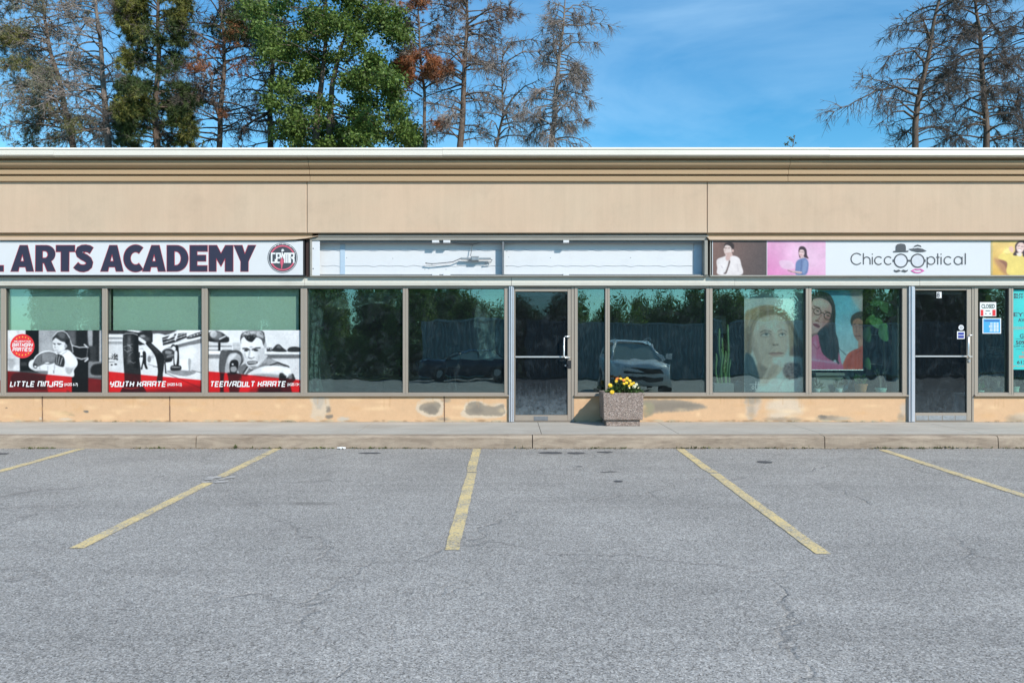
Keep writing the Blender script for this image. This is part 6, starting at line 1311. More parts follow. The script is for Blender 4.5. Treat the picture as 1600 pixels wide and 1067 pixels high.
# ================================================================ trees behind the building
def tx(px, Y): return PX(px, Y)
def tz(py, Y): return PZ(py, Y)
def rot_to(d, rng, ang):
    a = rng.normal(0, 1, 3); a -= a.dot(d) * d; a /= np.linalg.norm(a) + 1e-9
    return d * math.cos(ang) + a * math.sin(ang)
def make_tree(name, label, Y, trunk, r0, mats, seed, limbs=60, zspan=(225, -120), length=(2.0, .6), rise=.25, droop=.10, sub=5, twig=4, needles=None, per=7, nl=.16, nw=.014, nspan=None, bias=0.0, manual=(), ndens=1.0, jitter=.5, twig_len=.45, group='trees behind the building', cat='tree', twig_mat=None, sub_droop=.35, rad=.030, clumps=None):
    """trunk: photo pixel polyline (x, y) from the roof line upward at depth Y; limbs droop, fork and end in twigs and needles"""
    rng = np.random.default_rng(seed); limbs = int(limbs * 1.25); per = int(per * 1.25); pts = [(tx(x, Y), Y, tz(y, Y)) for x, y in trunk]
    base = pts[0]; dx = (pts[1][0] - pts[0][0]) / max(.1, pts[1][2] - pts[0][2]); gz = -1.2
    pts = [(base[0] - dx * (base[2] - gz) * .6, Y, gz)] + pts
    T = thing(name, (pts[0][0], Y, gz), label, cat, group)
    ctrl = np.array(pts); fine = []
    seg = 10
    for i in range(len(ctrl) - 1):
        for k in range(seg): fine.append(ctrl[i] + (ctrl[i + 1] - ctrl[i]) * k / seg)
    fine.append(ctrl[-1]); fine = np.array(fine); H = fine[-1, 2] - fine[0, 2]
    fine[:, 0] += np.array([.06 * mnoise.noise((seed, p[2] * .6, 0)) for p in fine]); fine[:, 1] += np.array([.10 * mnoise.noise((seed + 5, p[2] * .5, 0)) for p in fine])
    rr = np.array([max(.012, r0 * (1 - (p[2] - fine[0, 2]) / (H * 1.04)) ** .8 * 1.25) for p in fine])
    mb = MB(); mb.tube([tuple(p) for p in fine], [float(q) * (1 + .08 * mnoise.noise((seed, i * .9, 3))) for i, q in enumerate(rr)], 9); mb.build('trunk', mats[0], T, smooth=True)
    S, Tw, NP, ND, NK = Segs(), Segs(), [], [], []
    def at(z):
        i = int(np.clip(np.searchsorted(fine[:, 2], z), 1, len(fine) - 1)); t = (z - fine[i - 1, 2]) / max(1e-6, fine[i, 2] - fine[i - 1, 2]); return fine[i - 1] + (fine[i] - fine[i - 1]) * t, rr[i]
    zl, zh = tz(zspan[0], Y), min(tz(zspan[1], Y), fine[-1, 2] - .1)
    jobs = []
    for k in range(limbs):
        u = (k + rng.uniform(0, 1)) / limbs; z = zl + (zh - zl) * u; p, r = at(z); a = rng.uniform(0, 2 * math.pi)
        if bias and rng.uniform() < abs(bias): a = (math.pi if bias < 0 else 0) + rng.normal(0, .6)
        Lk = (length[0] + (length[1] - length[0]) * u) * rng.uniform(1 - jitter, 1 + jitter * .6); d = np.array([math.cos(a), math.sin(a) * .8, rise + rng.normal(0, .18)]); jobs.append((p, d / np.linalg.norm(d), Lk, min(r * .6, rad * (.55 + .3 * Lk)), None))
    for path, rl in manual:
        q = [np.array((tx(x, Y + dy), Y + dy, tz(y, Y + dy))) for x, y, dy in path]; jobs.append((q[0], None, 0, rl, q))
    for (p, d, Lk, r, path) in jobs:
        nodes = []
        if path is None:
            n = max(4, int(Lk / .28)); st = Lk / n; c = p.copy()
            for i in range(n):
                q = c + d * st; S.add(c, q, r * (1 - i / n) + .006, r * (1 - (i + 1) / n) + .006); nodes.append((q, d.copy(), 1 - (i + 1) / n)); c = q; d = d + np.array([0, 0, -droop]) * st * 2.2 + rng.normal(0, .10, 3); d /= np.linalg.norm(d)
        else:
            Lk = 0
            for i in range(len(path) - 1):
                m = max(2, int(np.linalg.norm(path[i + 1] - path[i]) / .3)); Lk += np.linalg.norm(path[i + 1] - path[i])
                for s in range(m):
                    a0, a1 = path[i] + (path[i + 1] - path[i]) * s / m, path[i] + (path[i + 1] - path[i]) * (s + 1) / m; f = (i + s / m) / (len(path) - 1); a0 = a0 + .05 * np.array([mnoise.noise((a0[0] * 2, a0[2] * 2, 1)), 0, mnoise.noise((a0[0] * 2, a0[2] * 2, 2))]); a1 = a1 + .05 * np.array([mnoise.noise((a1[0] * 2, a1[2] * 2, 1)), 0, mnoise.noise((a1[0] * 2, a1[2] * 2, 2))])
                    S.add(a0, a1, r * (1 - f) + .008, r * (1 - f - 1 / m / (len(path) - 1)) + .008); dd = a1 - a0; nodes.append((a1, dd / np.linalg.norm(dd), 1 - f))
        for i, (q, dd, f) in enumerate(nodes):
            if i < len(nodes) * .18: continue
            for _ in range(rng.poisson(sub * Lk / max(1, len(nodes)) * 1.75) + (1 if i == len(nodes) - 1 else 0)):
                e = rot_to(dd, rng, rng.uniform(.5, 1.2)); e[2] -= sub_droop * rng.uniform(0, .7); e /= np.linalg.norm(e); l = Lk * rng.uniform(.14, .34) * (.5 + .6 * f); m = max(2, int(l / .2)); c = q
                for s in range(m):
                    g = c + e * l / m; Tw.add(c, g, .013 * (1 - s / m) + .005, .013 * (1 - (s + 1) / m) + .005); c = g; e = e + np.array([0, 0, -sub_droop * .55]) * l / m * 2 + rng.normal(0, .13, 3); e /= np.linalg.norm(e)
                    for _t in range(rng.poisson(twig)):
                        h = rot_to(e, rng, rng.uniform(.4, 1.1)); h[2] -= sub_droop * rng.uniform(0, .9); h /= np.linalg.norm(h); tl = twig_len * rng.uniform(.35, 1); Tw.add(c, c + h * tl, .0075, .0035)
                        NP.append(c + h * tl * rng.uniform(.5, 1)); ND.append(h)
                    NP.append(c); ND.append(e.copy())
    V, Fc = S.mesh(5); V2, F2 = Tw.mesh(3); o = mesh_obj('branches', np.concatenate([V, V2]), np.concatenate([Fc, F2 + len(V)]), [mats[0], twig_mat or M['twig']], T, mi=np.concatenate([np.zeros(len(Fc)), np.ones(len(F2))]))
    if needles:
        NP, ND = np.array(NP), np.array(ND); px = 800 + NP[:, 0] * F / (12 + NP[:, 1]); py = 533.5 - (NP[:, 2] - CZ) * F / (12 + NP[:, 1])
        for (mk, fn, dens) in needles:
            w = np.array([fn(a, b) for a, b in zip(px, py)]) * dens * ndens; w *= np.array([.35 + 1.3 * max(0, .5 + mnoise.noise((p[0] * .9, p[1] * .9, p[2] * .9 + seed))) for p in NP])
            k = rng.uniform(0, 1, len(NP)) < w
            if k.sum() < 2: continue
            V, Fc = needle_tris(NP[k], ND[k], nl, nw, per, rng); mesh_obj('needles', V, Fc, M[mk], T)
    return T
def blob(*els):
    def f(x, y):
        v = 0
        for (cx, cy, rx, ry, a) in els:
            d = ((x - cx) / rx) ** 2 + ((y - cy) / ry) ** 2
            v = max(v, a * max(0, min(1, 1.6 * (1.15 - d))))
        return v
    return f
def everywhere(a): return lambda x, y: a
def make_leafy(name, label, Y, trunks, r0, clumps, nleaf, size, seed, mat, bark, group='trees behind the building', dark=None, tz_=True, spread_y=1.6, gz=-1.2):
    """broadleaf tree: crown of leaf clumps traced in photo pixels (x, y, rx, ry), limbs reaching into every clump"""
    rng = np.random.default_rng(seed); b = trunks[0][0]; T = thing(name, (tx(b[0], Y), Y, gz), label, 'tree', group)
    S = Segs(); mb = MB(); tops = []
    for tr in trunks:
        q = [(tx(tr[0][0], Y), Y, gz)] + [(tx(x, Y), Y + .1 * i, tz(y, Y)) for i, (x, y) in enumerate(tr)]; mb.tube(q, [r0 * (1 - .72 * i / (len(q) - 1)) for i in range(len(q))], 9); tops += [tuple(np.array(q[i]) + (np.array(q[i + 1]) - np.array(q[i])) * k / 8) for i in range(1, len(q) - 1) for k in range(8)]
    mb.build('trunk', bark, T, smooth=True); tops = np.array(tops); P, D = [], []; s = (12 + Y) / F
    for (cx, cy, rx, ry) in clumps:
        dy = rng.normal(0, spread_y); c = np.array([tx(cx, Y), Y + dy, tz(cy, Y)]); k = np.argmin(np.linalg.norm((tops - c) * [1, .4, 1] + [0, 0, -.5], axis=1)); t = tops[k]; mid = (t + c) / 2 + np.array([0, 0, .08]); q = min(1, rx / 18); S.add(t, mid, .034 * q, .020 * q); S.add(mid, c, .020 * q, .008 * q)
        sub = max(3, int(rx * ry / 60))
        for _ in range(sub):
            u = rng.normal(0, 1, 3); u /= np.linalg.norm(u); e = c + u * np.array([rx * s, (rx + ry) / 2 * s, ry * s]) * rng.uniform(.35, 1.0); S.add(c, e, .012, .004)
            n = max(4, int(nleaf / len(clumps) / sub * rng.uniform(.6, 1.4))); P.append(e + rng.normal(0, 1, (n, 3)) * [.20, .20, .15]); D.append(rng.normal(0, .8, (n, 3)) + u * .6 + np.array([0, 0, -.45]))
    V, Fc = S.mesh(5); mesh_obj('branches', V, Fc, bark, T); P, D = np.concatenate(P), np.concatenate(D); n = len(P)
    V, Fc = leaf_quads(P, D, rng.uniform(.7, 1.2, n) * size, rng.uniform(.45, .7, n) * size, rng); mesh_obj('crown', V, Fc, mat, T); return T
def build_trees():
    A = dict(sub=5, twig=2.4)
    make_tree('fading_pine', 'shaggy grey green pine, leftmost of the trees above the roof', 20, [(114, 232), (108, 190), (95, 140), (80, 85), (70, 30), (62, -60)], .20, (M['bark'],), 1, limbs=66, zspan=(226, -30), length=(2.3, 1.9), rise=.30, droop=.16, sub=6, twig=2.6, needles=[('needle_grey', everywhere(.5), 1), ('needle_green', blob((20, 55, 30, 16, .9), (25, 100, 40, 12, .8), (70, 175, 26, 16, .6), (110, 205, 24, 24, .8), (70, 215, 40, 20, .5)), 1)], per=8, nl=.20, nw=.016, bias=-.35)
    make_tree('dead_pine', 'tall bare dead pine with long bowed limbs reaching left', 19, [(170, 232), (166, 190), (161, 130), (159, 90), (154, 45), (150, 0), (147, -70)], .21, (M['bark_grey'],), 2, limbs=44, zspan=(226, -40), length=(2.2, 1.6), rise=.30, droop=.20, sub=4, twig=2.0, bias=-.45, needles=[('needle_grey', blob((158, 205, 20, 26, .5)), 1)], manual=[([(164, 184, 0), (140, 170, -.3), (115, 170, -.6), (100, 180, -.8)], .04), ([(160, 135, 0), (125, 132, -.3), (92, 137, -.5), (70, 138, -.5)], .04), ([(158, 112, 0), (135, 100, .3), (105, 95, .5), (85, 97, .6)], .04), ([(155, 94, 0), (130, 78, -.2), (105, 68, -.4), (84, 70, -.4)], .045), ([(152, 44, 0), (135, 30, .2), (110, 22, .3), (90, 27, .3)], .035), ([(167, 188, 0), (190, 198, -.2), (205, 206, -.4)], .03)])
    make_tree('green_pine', 'olive green living pine with dense needle clumps', 18.5, [(245, 232), (243, 190), (245, 130), (248, 80), (245, 55), (248, 0), (250, -90)], .20, (M['bark'],), 3, limbs=62, zspan=(228, -40), length=(2.1, 1.8), rise=.2, droop=.10, sub=7, twig=2.8, needles=[('needle_green', blob((225, 12, 46, 34, 1), (205, 40, 26, 26, 1), (275, 15, 30, 22, .7), (198, 95, 16, 22, .9), (205, 160, 32, 22, 1), (190, 170, 20, 18, 1), (300, 215, 34, 24, 1), (290, 195, 26, 20, .6)), 1), ('needle_dark', blob((245, 60, 50, 60, .45), (210, 135, 30, 14, .9), (270, 140, 34, 12, 1), (225, 190, 50, 34, .8), (285, 175, 44, 30, .9), (250, 218, 70, 22, .8)), 1.6)], per=17, nl=.22, nw=.022, twig_mat=M['twig_dark'])
    make_tree('rusty_pine', 'dying pine with dead rust brown needles on its middle whorls', 19.5, [(343, 232), (345, 180), (348, 130), (350, 100), (350, 60), (345, 20), (342, -80)], .17, (M['bark'],), 4, limbs=56, zspan=(225, -40), length=(2.3, 1.8), rise=.22, droop=.12, sub=5, twig=2.4, needles=[('needle_rust', blob((310, 106, 32, 9, 1), (350, 110, 24, 12, 1), (346, 176, 18, 10, 1), (385, 108, 20, 16, .6), (265, 85, 18, 12, .4), (320, 78, 30, 14, .4), (368, 50, 24, 20, .7)), .9), ('needle_brown', blob((380, 150, 34, 34, .5), (330, 130, 40, 40, .25), (370, 180, 30, 40, .35)), .8), ('needle_dark', blob((365, 40, 50, 26, .7), (395, 25, 40, 30, .9), (300, 55, 40, 40, .15)), 1.5)], per=15, nl=.18, nw=.017, twig_mat=M['twig_dark'])
    make_tree('dark_pine', 'dark trunked pine half hidden left of the leafy maple', 20.5, [(423, 232), (421, 180), (424, 130), (428, 80), (430, 20), (430, -60)], .20, (M['bark_dark'],), 5, limbs=50, zspan=(226, -40), length=(2.4, 1.8), rise=.2, droop=.14, sub=5, twig=2.6, needles=[('needle_dark', blob((400, 30, 60, 50, .6), (440, 150, 40, 40, .35)), 1.5)], per=14, nw=.018, twig_mat=M['twig_dark'], manual=[([(420, 176, 0), (395, 190, -.3), (380, 200, -.4), (372, 225, -.4), (378, 232, -.4)], .06), ([(420, 186, 0), (400, 190, .2), (380, 180, .3), (360, 182, .3)], .04)])
    # the maple
    rng = np.random.default_rng(60); cl = []
    hull = [(420, 30, 22, 16), (430, 60, 24, 18), (412, 48, 16, 14), (455, 15, 26, 22), (500, 5, 30, 20), (545, 10, 26, 22), (580, 20, 24, 24), (470, 55, 30, 22), (515, 50, 32, 20), (555, 55, 26, 22), (600, 35, 18, 20), (625, 45, 14, 14), (630, 64, 10, 10), (445, 95, 26, 20), (490, 90, 30, 20), (535, 90, 28, 18), (580, 85, 28, 20), (600, 110, 18, 18), (445, 125, 22, 16), (485, 125, 24, 14), (560, 125, 30, 16), (595, 128, 22, 14), (470, 165, 24, 18), (455, 195, 22, 18), (560, 150, 20, 10), (600, 155, 24, 14), (625, 160, 16, 16), (540, 170, 26, 18), (575, 180, 28, 18), (510, 178, 20, 14), (490, 205, 34, 20), (530, 205, 26, 22), (580, 205, 34, 22), (620, 200, 26, 22), (645, 210, 12, 16), (460, 220, 26, 14), (560, 222, 40, 12), (520, 225, 40, 10), (500, -30, 60, 20), (560, -30, 40, 20), (440, -20, 40, 20)]
    for (x, y, a, b) in hull:
        cl.append((x, y, a * .68, b * .68))
        for _ in range(2): cl.append((x + rng.normal(0, a * .55), y + rng.normal(0, b * .55), a * .45, b * .45))
    make_leafy('leafy_maple', 'large bright green leafy maple, the only broadleaf tree above the roof', 17.0, [[(495, 232), (493, 190), (500, 130), (506, 60), (505, -20)], [(516, 232), (514, 190), (517, 130), (530, 70), (560, -10)]], .17, cl, 52000, .135, 61, M['leaf'], M['bark'])
    make_tree('rust_topped_pine', 'slim dead pine with a dense rust red needle clump midway up', 18, [(664, 232), (663, 190), (663, 145), (660, 110), (655, 60), (652, 20), (658, -60)], .115, (M['bark'],), 7, limbs=34, zspan=(140, -40), length=(1.2, 1.2), rise=.35, droop=.06, sub=6, twig=2.6, needles=[('needle_rust', blob((640, 105, 26, 16, 1), (668, 105, 36, 18, 1), (690, 104, 20, 12, .8), (650, 128, 20, 12, .6), (648, 5, 26, 18, .55), (655, 85, 14, 10, .8), (684, 193, 16, 10, 1)), 2), ('needle_brown', blob((650, 40, 36, 50, .4), (690, 120, 30, 18, .4)), .8)], per=22, nl=.20, nw=.018, manual=[([(660, 152, 0), (645, 143, -.2), (628, 142, -.3), (620, 146, -.3)], .03), ([(663, 140, 0), (674, 130, .1), (676, 118, .2)], .03), ([(662, 140, 0), (650, 128, -.1), (640, 118, -.1)], .03), ([(664, 192, 0), (680, 190, -.2), (696, 188, -.3)], .015), ([(664, 185, 0), (652, 178, -.2)], .012), ([(662, 112, 0), (690, 110, .1), (704, 100, .2)], .025)])
    make_tree('brown_pine', 'stout dead pine with a broad brown needled top spreading right', 19, [(719, 232), (722, 190), (725, 130), (727, 80), (730, 30), (728, -60)], .21, (M['bark'],), 8, limbs=54, zspan=(222, -50), length=(1.9, 2.2), rise=.25, droop=.12, sub=6, twig=2.6, needles=[('needle_brown', blob((770, 22, 40, 22, 1), (735, 15, 50, 22, .9), (695, 30, 24, 24, .8), (800, 22, 18, 12, .8), (755, 45, 40, 14, .5), (705, 55, 24, 14, .6), (748, 185, 18, 14, .5), (720, 215, 20, 20, .3), (750, 80, 40, 20, .25)), 1), ('needle_rust', blob((715, 96, 14, 8, .7), (690, 30, 20, 20, .2)), .8)], per=9, nl=.19, nw=.014, manual=[([(722, 78, 0), (705, 65, -.2), (697, 58, -.3)], .03), ([(727, 45, 0), (745, 38, .2), (775, 32, .3), (805, 22, .4)], .05), ([(723, 100, 0), (705, 85, .2), (680, 80, .3), (665, 68, .3)], .03), ([(727, 100, 0), (755, 103, -.2), (784, 99, -.3)], .035), ([(718, 218, 0), (705, 205, -.2), (695, 195, -.2)], .03)])
    make_tree('slender_dead_tree', 'slender bare forked tree with arching twigs between two dead pines', 19.5, [(776, 232), (780, 205), (786, 180), (785, 140), (784, 100), (788, 70), (797, 60), (806, 58)], .12, (M['bark_grey'],), 9, limbs=30, zspan=(226, 75), length=(1.5, .9), rise=.35, droop=.30, sub=6, twig=1.8, sub_droop=.8, manual=[([(786, 180, 0), (800, 155, -.2), (820, 135, -.4), (840, 125, -.5)], .05), ([(784, 120, 0), (795, 95, .2), (815, 82, .3), (840, 82, .4), (858, 96, .4)], .03), ([(784, 90, 0), (800, 66, -.2), (830, 62, -.3), (845, 66, -.3)], .025), ([(790, 178, 0), (797, 200, .2), (790, 230, .2)], .03)])
    make_tree('weeping_dead_pine', 'dead grey pine with weeping twigs, rightmost of the left group', 18, [(860, 232), (866, 190), (868, 150), (872, 110), (876, 70), (880, 35), (883, 0), (884, -8)], .20, (M['bark_grey'],), 10, limbs=60, zspan=(226, 8), length=(1.75, .55), rise=.30, droop=.26, sub=8, twig=3.0, sub_droop=1.0, twig_len=.5, needles=[('needle_grey', everywhere(.12), 1)], per=4, nl=.07, nw=.014, manual=[([(881, 40, 0), (905, 40, .2), (922, 37, .3), (950, 39, .4)], .03), ([(874, 85, 0), (893, 68, .1), (912, 66, .2), (928, 67, .3)], .035), ([(880, 22, 0), (895, 8, .1), (915, 8, .2), (930, 16, .3)], .02), ([(872, 95, 0), (866, 70, -.2), (864, 40, -.3)], .04)])
    make_tree('young_tree_tip', 'small green treetop just peeping over the white roof edge', 16, [(1236, 240), (1240, 222), (1242, 212)], .03, (M['bark'],), 11, limbs=5, zspan=(232, 214), length=(.26, .12), rise=.9, droop=0, sub=3, twig=1.2, twig_len=.14, needles=[('needle_green', everywhere(1), 1)], per=7, nl=.07, nw=.022)
    make_tree('bare_larch', 'bare dark larch with one long limb stretched out to the left', 18, [(1429, 232), (1430, 195), (1437, 150), (1445, 105), (1455, 65), (1462, 25), (1470, -10), (1474, -80)], .19, (M['bark'],), 12, limbs=56, zspan=(226, -40), length=(2.0, 1.5), rise=.30, droop=.22, sub=7, twig=2.6, sub_droop=.7, twig_mat=M['twig_dark'], needles=[('needle_grey', blob((1425, 20, 60, 40, .1), (1350, 125, 30, 16, .4)), .7)], per=5, nl=.10, nw=.018, manual=[([(1434, 152, 0), (1400, 136, -.3), (1370, 142, -.5), (1335, 160, -.7), (1304, 175, -.8)], .05), ([(1400, 136, -.3), (1378, 128, -.5), (1350, 122, -.6)], .03), ([(1430, 186, 0), (1412, 174, -.2), (1395, 176, -.3), (1380, 190, -.4)], .045), ([(1446, 100, 0), (1428, 80, -.2), (1405, 84, -.4), (1375, 92, -.5)], .04), ([(1452, 70, 0), (1446, 45, .2), (1440, 15, .3)], .06), ([(1448, 116, 0), (1462, 106, .2), (1482, 108, .3)], .04), ([(1440, 148, 0), (1465, 145, -.2), (1482, 150, -.3)], .03)])
    make_tree('shaggy_dead_larch', 'dark dead larch hung with matted twigs near the right edge', 18.5, [(1542, 232), (1541, 190), (1537, 140), (1533, 95), (1530, 50), (1526, 20), (1522, -80)], .19, (M['bark'],), 13, limbs=64, zspan=(226, -40), length=(1.9, 1.5), rise=.25, droop=.28, sub=8, twig=3.0, sub_droop=1.0, twig_mat=M['twig_dark'], needles=[('needle_brown', blob((1562, 105, 34, 34, .4)), .3)], per=4, nl=.14, nw=.010, manual=[([(1536, 180, 0), (1505, 168, -.2), (1478, 163, -.3)], .045), ([(1535, 158, 0), (1515, 153, .2), (1500, 165, .3)], .035), ([(1530, 78, 0), (1505, 90, -.3), (1488, 105, -.4)], .045), ([(1534, 90, 0), (1562, 85, .3), (1578, 108, .4), (1600, 128, .4)], .05), ([(1535, 126, 0), (1512, 126, -.3), (1490, 140, -.4)], .04)])
    make_tree('edge_larch', 'bare larch cut off by the right edge of the picture', 19.5, [(1618, 232), (1616, 180), (1612, 120), (1608, 60), (1606, 10), (1604, -60)], .17, (M['bark'],), 14, limbs=44, zspan=(226, -20), length=(1.6, 1.1), rise=.3, droop=.26, sub=7, twig=2.6, sub_droop=.9, twig_mat=M['twig_dark'])
# ================================================================ street side behind the photographer (mirrored in the shop windows)
def build_street():
    # corrugated steel fence in three lengths
    fy = -28.0; gz = -.42
    for (x0, x1, h, lab) in ((-4.8, .2, 2.95, 'blue grey corrugated steel screen, short length opposite the vacant shop'), (.75, 11.2, 2.95, 'blue grey corrugated steel screen, long length opposite the optician'), (11.6, 36, 2.8, 'blue grey corrugated steel screen, length farthest to the right')):
        Fn = thing('corrugated_screen', ((x0 + x1) / 2, fy, gz), lab, 'fence', 'corrugated screens across the lot')
        n = int((x1 - x0) / .06); V = []
        for i in range(n + 1):
            y = fy + (.10 if (i // 2) % 2 else 0.0); V += [(x0 + (x1 - x0) * i / n, y, gz + .1), (x0 + (x1 - x0) * i / n, y, gz + h)]
        m = len(V); V += [(p[0], p[1] - .006, p[2]) for p in V]; Fc = [(2 * i, 2 * i + 1, 2 * i + 3, 2 * i + 2) for i in range(n)]; Fc += [tuple(m + q for q in reversed(f)) for f in Fc]
        mesh_obj('sheet', V, Fc, M['navysheet'], Fn)
        mb = MB().box(x0 - .05, x1 + .05, fy - .08, fy + .14, gz + h - .002, gz + h + .10); mb.box(x0 - .05, x1 + .05, fy - .08, fy + .14, gz, gz + .098); mb.build('rail', M['navysheet'], Fn)
        p = MB(); k = max(1, int((x1 - x0) / 3.4))
        for i in range(k + 1): p.box(x0 + (x1 - x0) * i / k - .06, x0 + (x1 - x0) * i / k + .06, fy - .20, fy - .09, gz, gz + h)
        p.build('post', M['navysheet'], Fn)
    # leafy trees beyond
    rng = np.random.default_rng(90)
    spots = [(-19, -33, 6.8, 3.2), (-14.5, -36, 7.6, 3.6), (-10.6, -31, 5.9, 3.0)]
    for k in range(46):
        x = -28 + 58 * k / 45 + rng.normal(0, .4); spots.append((x, rng.uniform(-39, -30.5), (rng.uniform(6.0, 8.2) if x < -4 else rng.uniform(4.4, 6.3)) + max(0, x - 10) * .1, rng.uniform(2.9, 3.8)))
    for k in range(12): spots.append((-25 + 20 * k / 11 + rng.normal(0, .3), rng.uniform(-30.4, -29.4), rng.uniform(2.2, 3.2), rng.uniform(2.4, 3.0)))
    proto = []
    for (q, seed) in ((0, 1), (1, 2), (2, 3)):
        r = np.random.default_rng(seed); T = thing('street_tree', (0, 0, 0), 'round leafy tree across the lot, mirrored in the shop windows', 'tree', 'leafy trees across the lot'); S = Segs(); P, D = [], []
        MB().tube([(0, 0, 0), (.03, .02, .35), (.0, .05, .62)], [.028, .020, .010], 8).build('trunk', M['bark'], T)
        for k in range(64):
            u = r.normal(0, 1, 3); u /= np.linalg.norm(u); c = np.array([0, 0, .50]) + u * np.array([.42, .42, .47]) * r.uniform(.35, 1.0); c[2] = max(c[2], .07); S.add((0, .02, .40), c, .012, .003); n = 240; P.append(c + r.normal(0, 1, (n, 3)) * .055); D.append(r.normal(0, 1, (n, 3)) + u * .5)
        V, Fc = S.mesh(4); mesh_obj('branches', V, Fc, M['bark'], T); P, D = np.concatenate(P), np.concatenate(D); n = len(P); V, Fc = leaf_quads(P, D, r.uniform(.020, .036, n), r.uniform(.012, .020, n), r); mesh_obj('crown', V, Fc, M['hedge'], T); proto.append(T)
    for i, (x, y, h, w) in enumerate(spots):
        p = proto[i % 3]
        if i < 3: T = p
        else:
            T = p.copy(); COL.objects.link(T); ROOT[T.name] = Vector((x, y, -.6))
            for ch in p.children:
                c = ch.copy(); COL.objects.link(c); c.parent = T
        T.location = (x, y, -.75); T.rotation_euler = (0, 0, rng.uniform(0, 6)); T.scale = (w * 1.12, w * 1.12, h)
    # cars
    def car(label, X, Yf, gz, mat, suv, ang=0.0):
        C_ = thing('parked_car', (0, 0, 0), label, 'car', 'cars parked across the lot'); H = 1.66 if suv else 1.42; W = .92; Ln = 4.5
        # side profile of the lower body and of the cabin, nose at -Y... nose points to +Y
        st = [(0, .42, .78, .74), (.10, .30, .90, .84), (.35, .26, .98, .90), (1.05, .26, 1.06 if suv else .94, .92), (1.35, .26, 1.10 if suv else .97, .92), (3.3, .26, 1.12 if suv else 1.0, .92), (4.2, .30, 1.10 if suv else 1.0, .90), (4.5, .42, .95 if suv else .9, .80)]
        V, Fc = [], []; prof = lambda zb, zt, w: [(-w, zb), (-w * 1.0, zb + (zt - zb) * .55), (-w * .97, zb + (zt - zb) * .85), (-w * .86, zt - .01), (-w * .4, zt + .03), (0, zt + .04), (w * .4, zt + .03), (w * .86, zt - .01), (w * .97, zb + (zt - zb) * .85), (w, zb + (zt - zb) * .55), (w, zb)]
        for (d, zb, zt, w) in st:
            for (x, z) in prof(zb, zt, w): V.append((x, -d, z))
        k = 11
        for i in range(len(st) - 1): Fc += [(i * k + q, i * k + (q + 1) % k, (i + 1) * k + (q + 1) % k, (i + 1) * k + q) for q in range(k)]
        Fc += [tuple(range(k - 1, -1, -1)), tuple((len(st) - 1) * k + q for q in range(k))]
        mb = MB(); mb.add(V, Fc)
        zb = 1.08 if suv else .97; cab = [(1.15, zb, .84), (1.95, H - .06, .62), (2.3, H, .66), (3.3, H - .01, .66), (3.75 if suv else 3.4, H - .10, .64), (4.25 if suv else 4.1, zb, .82)]
        roof = [(d, z, w) for d, z, w in cab if z > zb]
        V = []
        for (d, z, w) in roof: V += [(-w, -d, z - .05), (-w * .8, -d, z), (0, -d, z + .02), (w * .8, -d, z), (w, -d, z - .05)]
        mb.add(V, [(i * 5 + q, i * 5 + q + 1, (i + 1) * 5 + q + 1, (i + 1) * 5 + q) for i in range(len(roof) - 1) for q in range(4)])
        for s in (-1, 1):
            for (d0, z0, w0), (d1, z1, w1) in ((cab[0], cab[1]), (cab[-1], cab[-2])): mb.tube([(s * w0, -d0, z0), (s * w1, -d1, z1 - .04)], .04, 6)
            mb.tube([(s * .76, -2.6, zb), (s * .66, -2.6, H - .06)], .035, 6)
        b = mb.build('body', mat, C_, smooth=False)
        bm = bmesh.new(); bm.from_mesh(b.data); bmesh.ops.recalc_face_normals(bm, faces=bm.faces); bm.to_mesh(b.data); bm.free(); b.data.polygons.foreach_set('use_smooth', [True] * len(b.data.polygons))
        (d0, z0, w0), (d1, z1, w1) = cab[0], cab[1]; MB().add([(-w0 + .05, -d0 - .02, z0), (w0 - .05, -d0 - .02, z0), (w1 - .04, -d1, z1 - .03), (-w1 + .04, -d1, z1 - .03)], [(0, 1, 2, 3)]).build('windscreen', M['carglass'], C_)
        (d2, z2, w2), (d3, z3, w3) = cab[-1], cab[-2]; MB().add([(-w2 + .05, -d2 + .02, z2), (w2 - .05, -d2 + .02, z2), (w3 - .04, -d3, z3 - .03), (-w3 + .04, -d3, z3 - .03)], [(0, 1, 2, 3)]).build('rear_window', M['carglass'], C_)
        for s in (-1, 1):
            MB().add([(s * (w0 - .01), -d0 - .12, zb + .01), (s * (w1 - .0), -d1, H - .10), (s * w3, -d3, H - .13), (s * (w2 - .02), -d2 + .1, zb + .01)], [(0, 1, 2, 3)]).build('side_window', M['carglass'], C_)
            m = MB().bbox(-.11, .11, -.05, .05, 0, .15, .02); V = [(s * 1.04 + v[0], -1.35 + v[1], zb + .02 + v[2]) for v in m.v]; m.v = V; m.build('wing_mirror', mat, C_)
            l = MB().add([(s * .52, .012, .80), (s * .80, -.11, .82), (s * .88, -.34, .93), (s * .80, -.24, .95), (s * .55, -.05, .88)], [(0, 1, 2, 3, 4)]); l.build('headlight', M['lamp'], C_)
            for d in (.85, 3.6):
                w = MB(); n = 20; w.add([(s * xx, -d + r_ * math.cos(t), .33 + r_ * math.sin(t)) for xx, r_ in ((.72, .33), (.94, .33), (.95, .30)) for t in [2 * math.pi * q / n for q in range(n)]], [(i * n + q, i * n + (q + 1) % n, (i + 1) * n + (q + 1) % n, (i + 1) * n + q) for i in range(2) for q in range(n)] + [tuple(2 * n + q for q in range(n))])
                wh = w.build('wheel', M['tyre'], C_); r2 = MB(); r2.add([(s * .957, -d + .2 * math.cos(t), .33 + .2 * math.sin(t)) for t in [2 * math.pi * q / 10 for q in range(10)]], [tuple(range(10))]); r2.build('rim', M['galv'], wh)
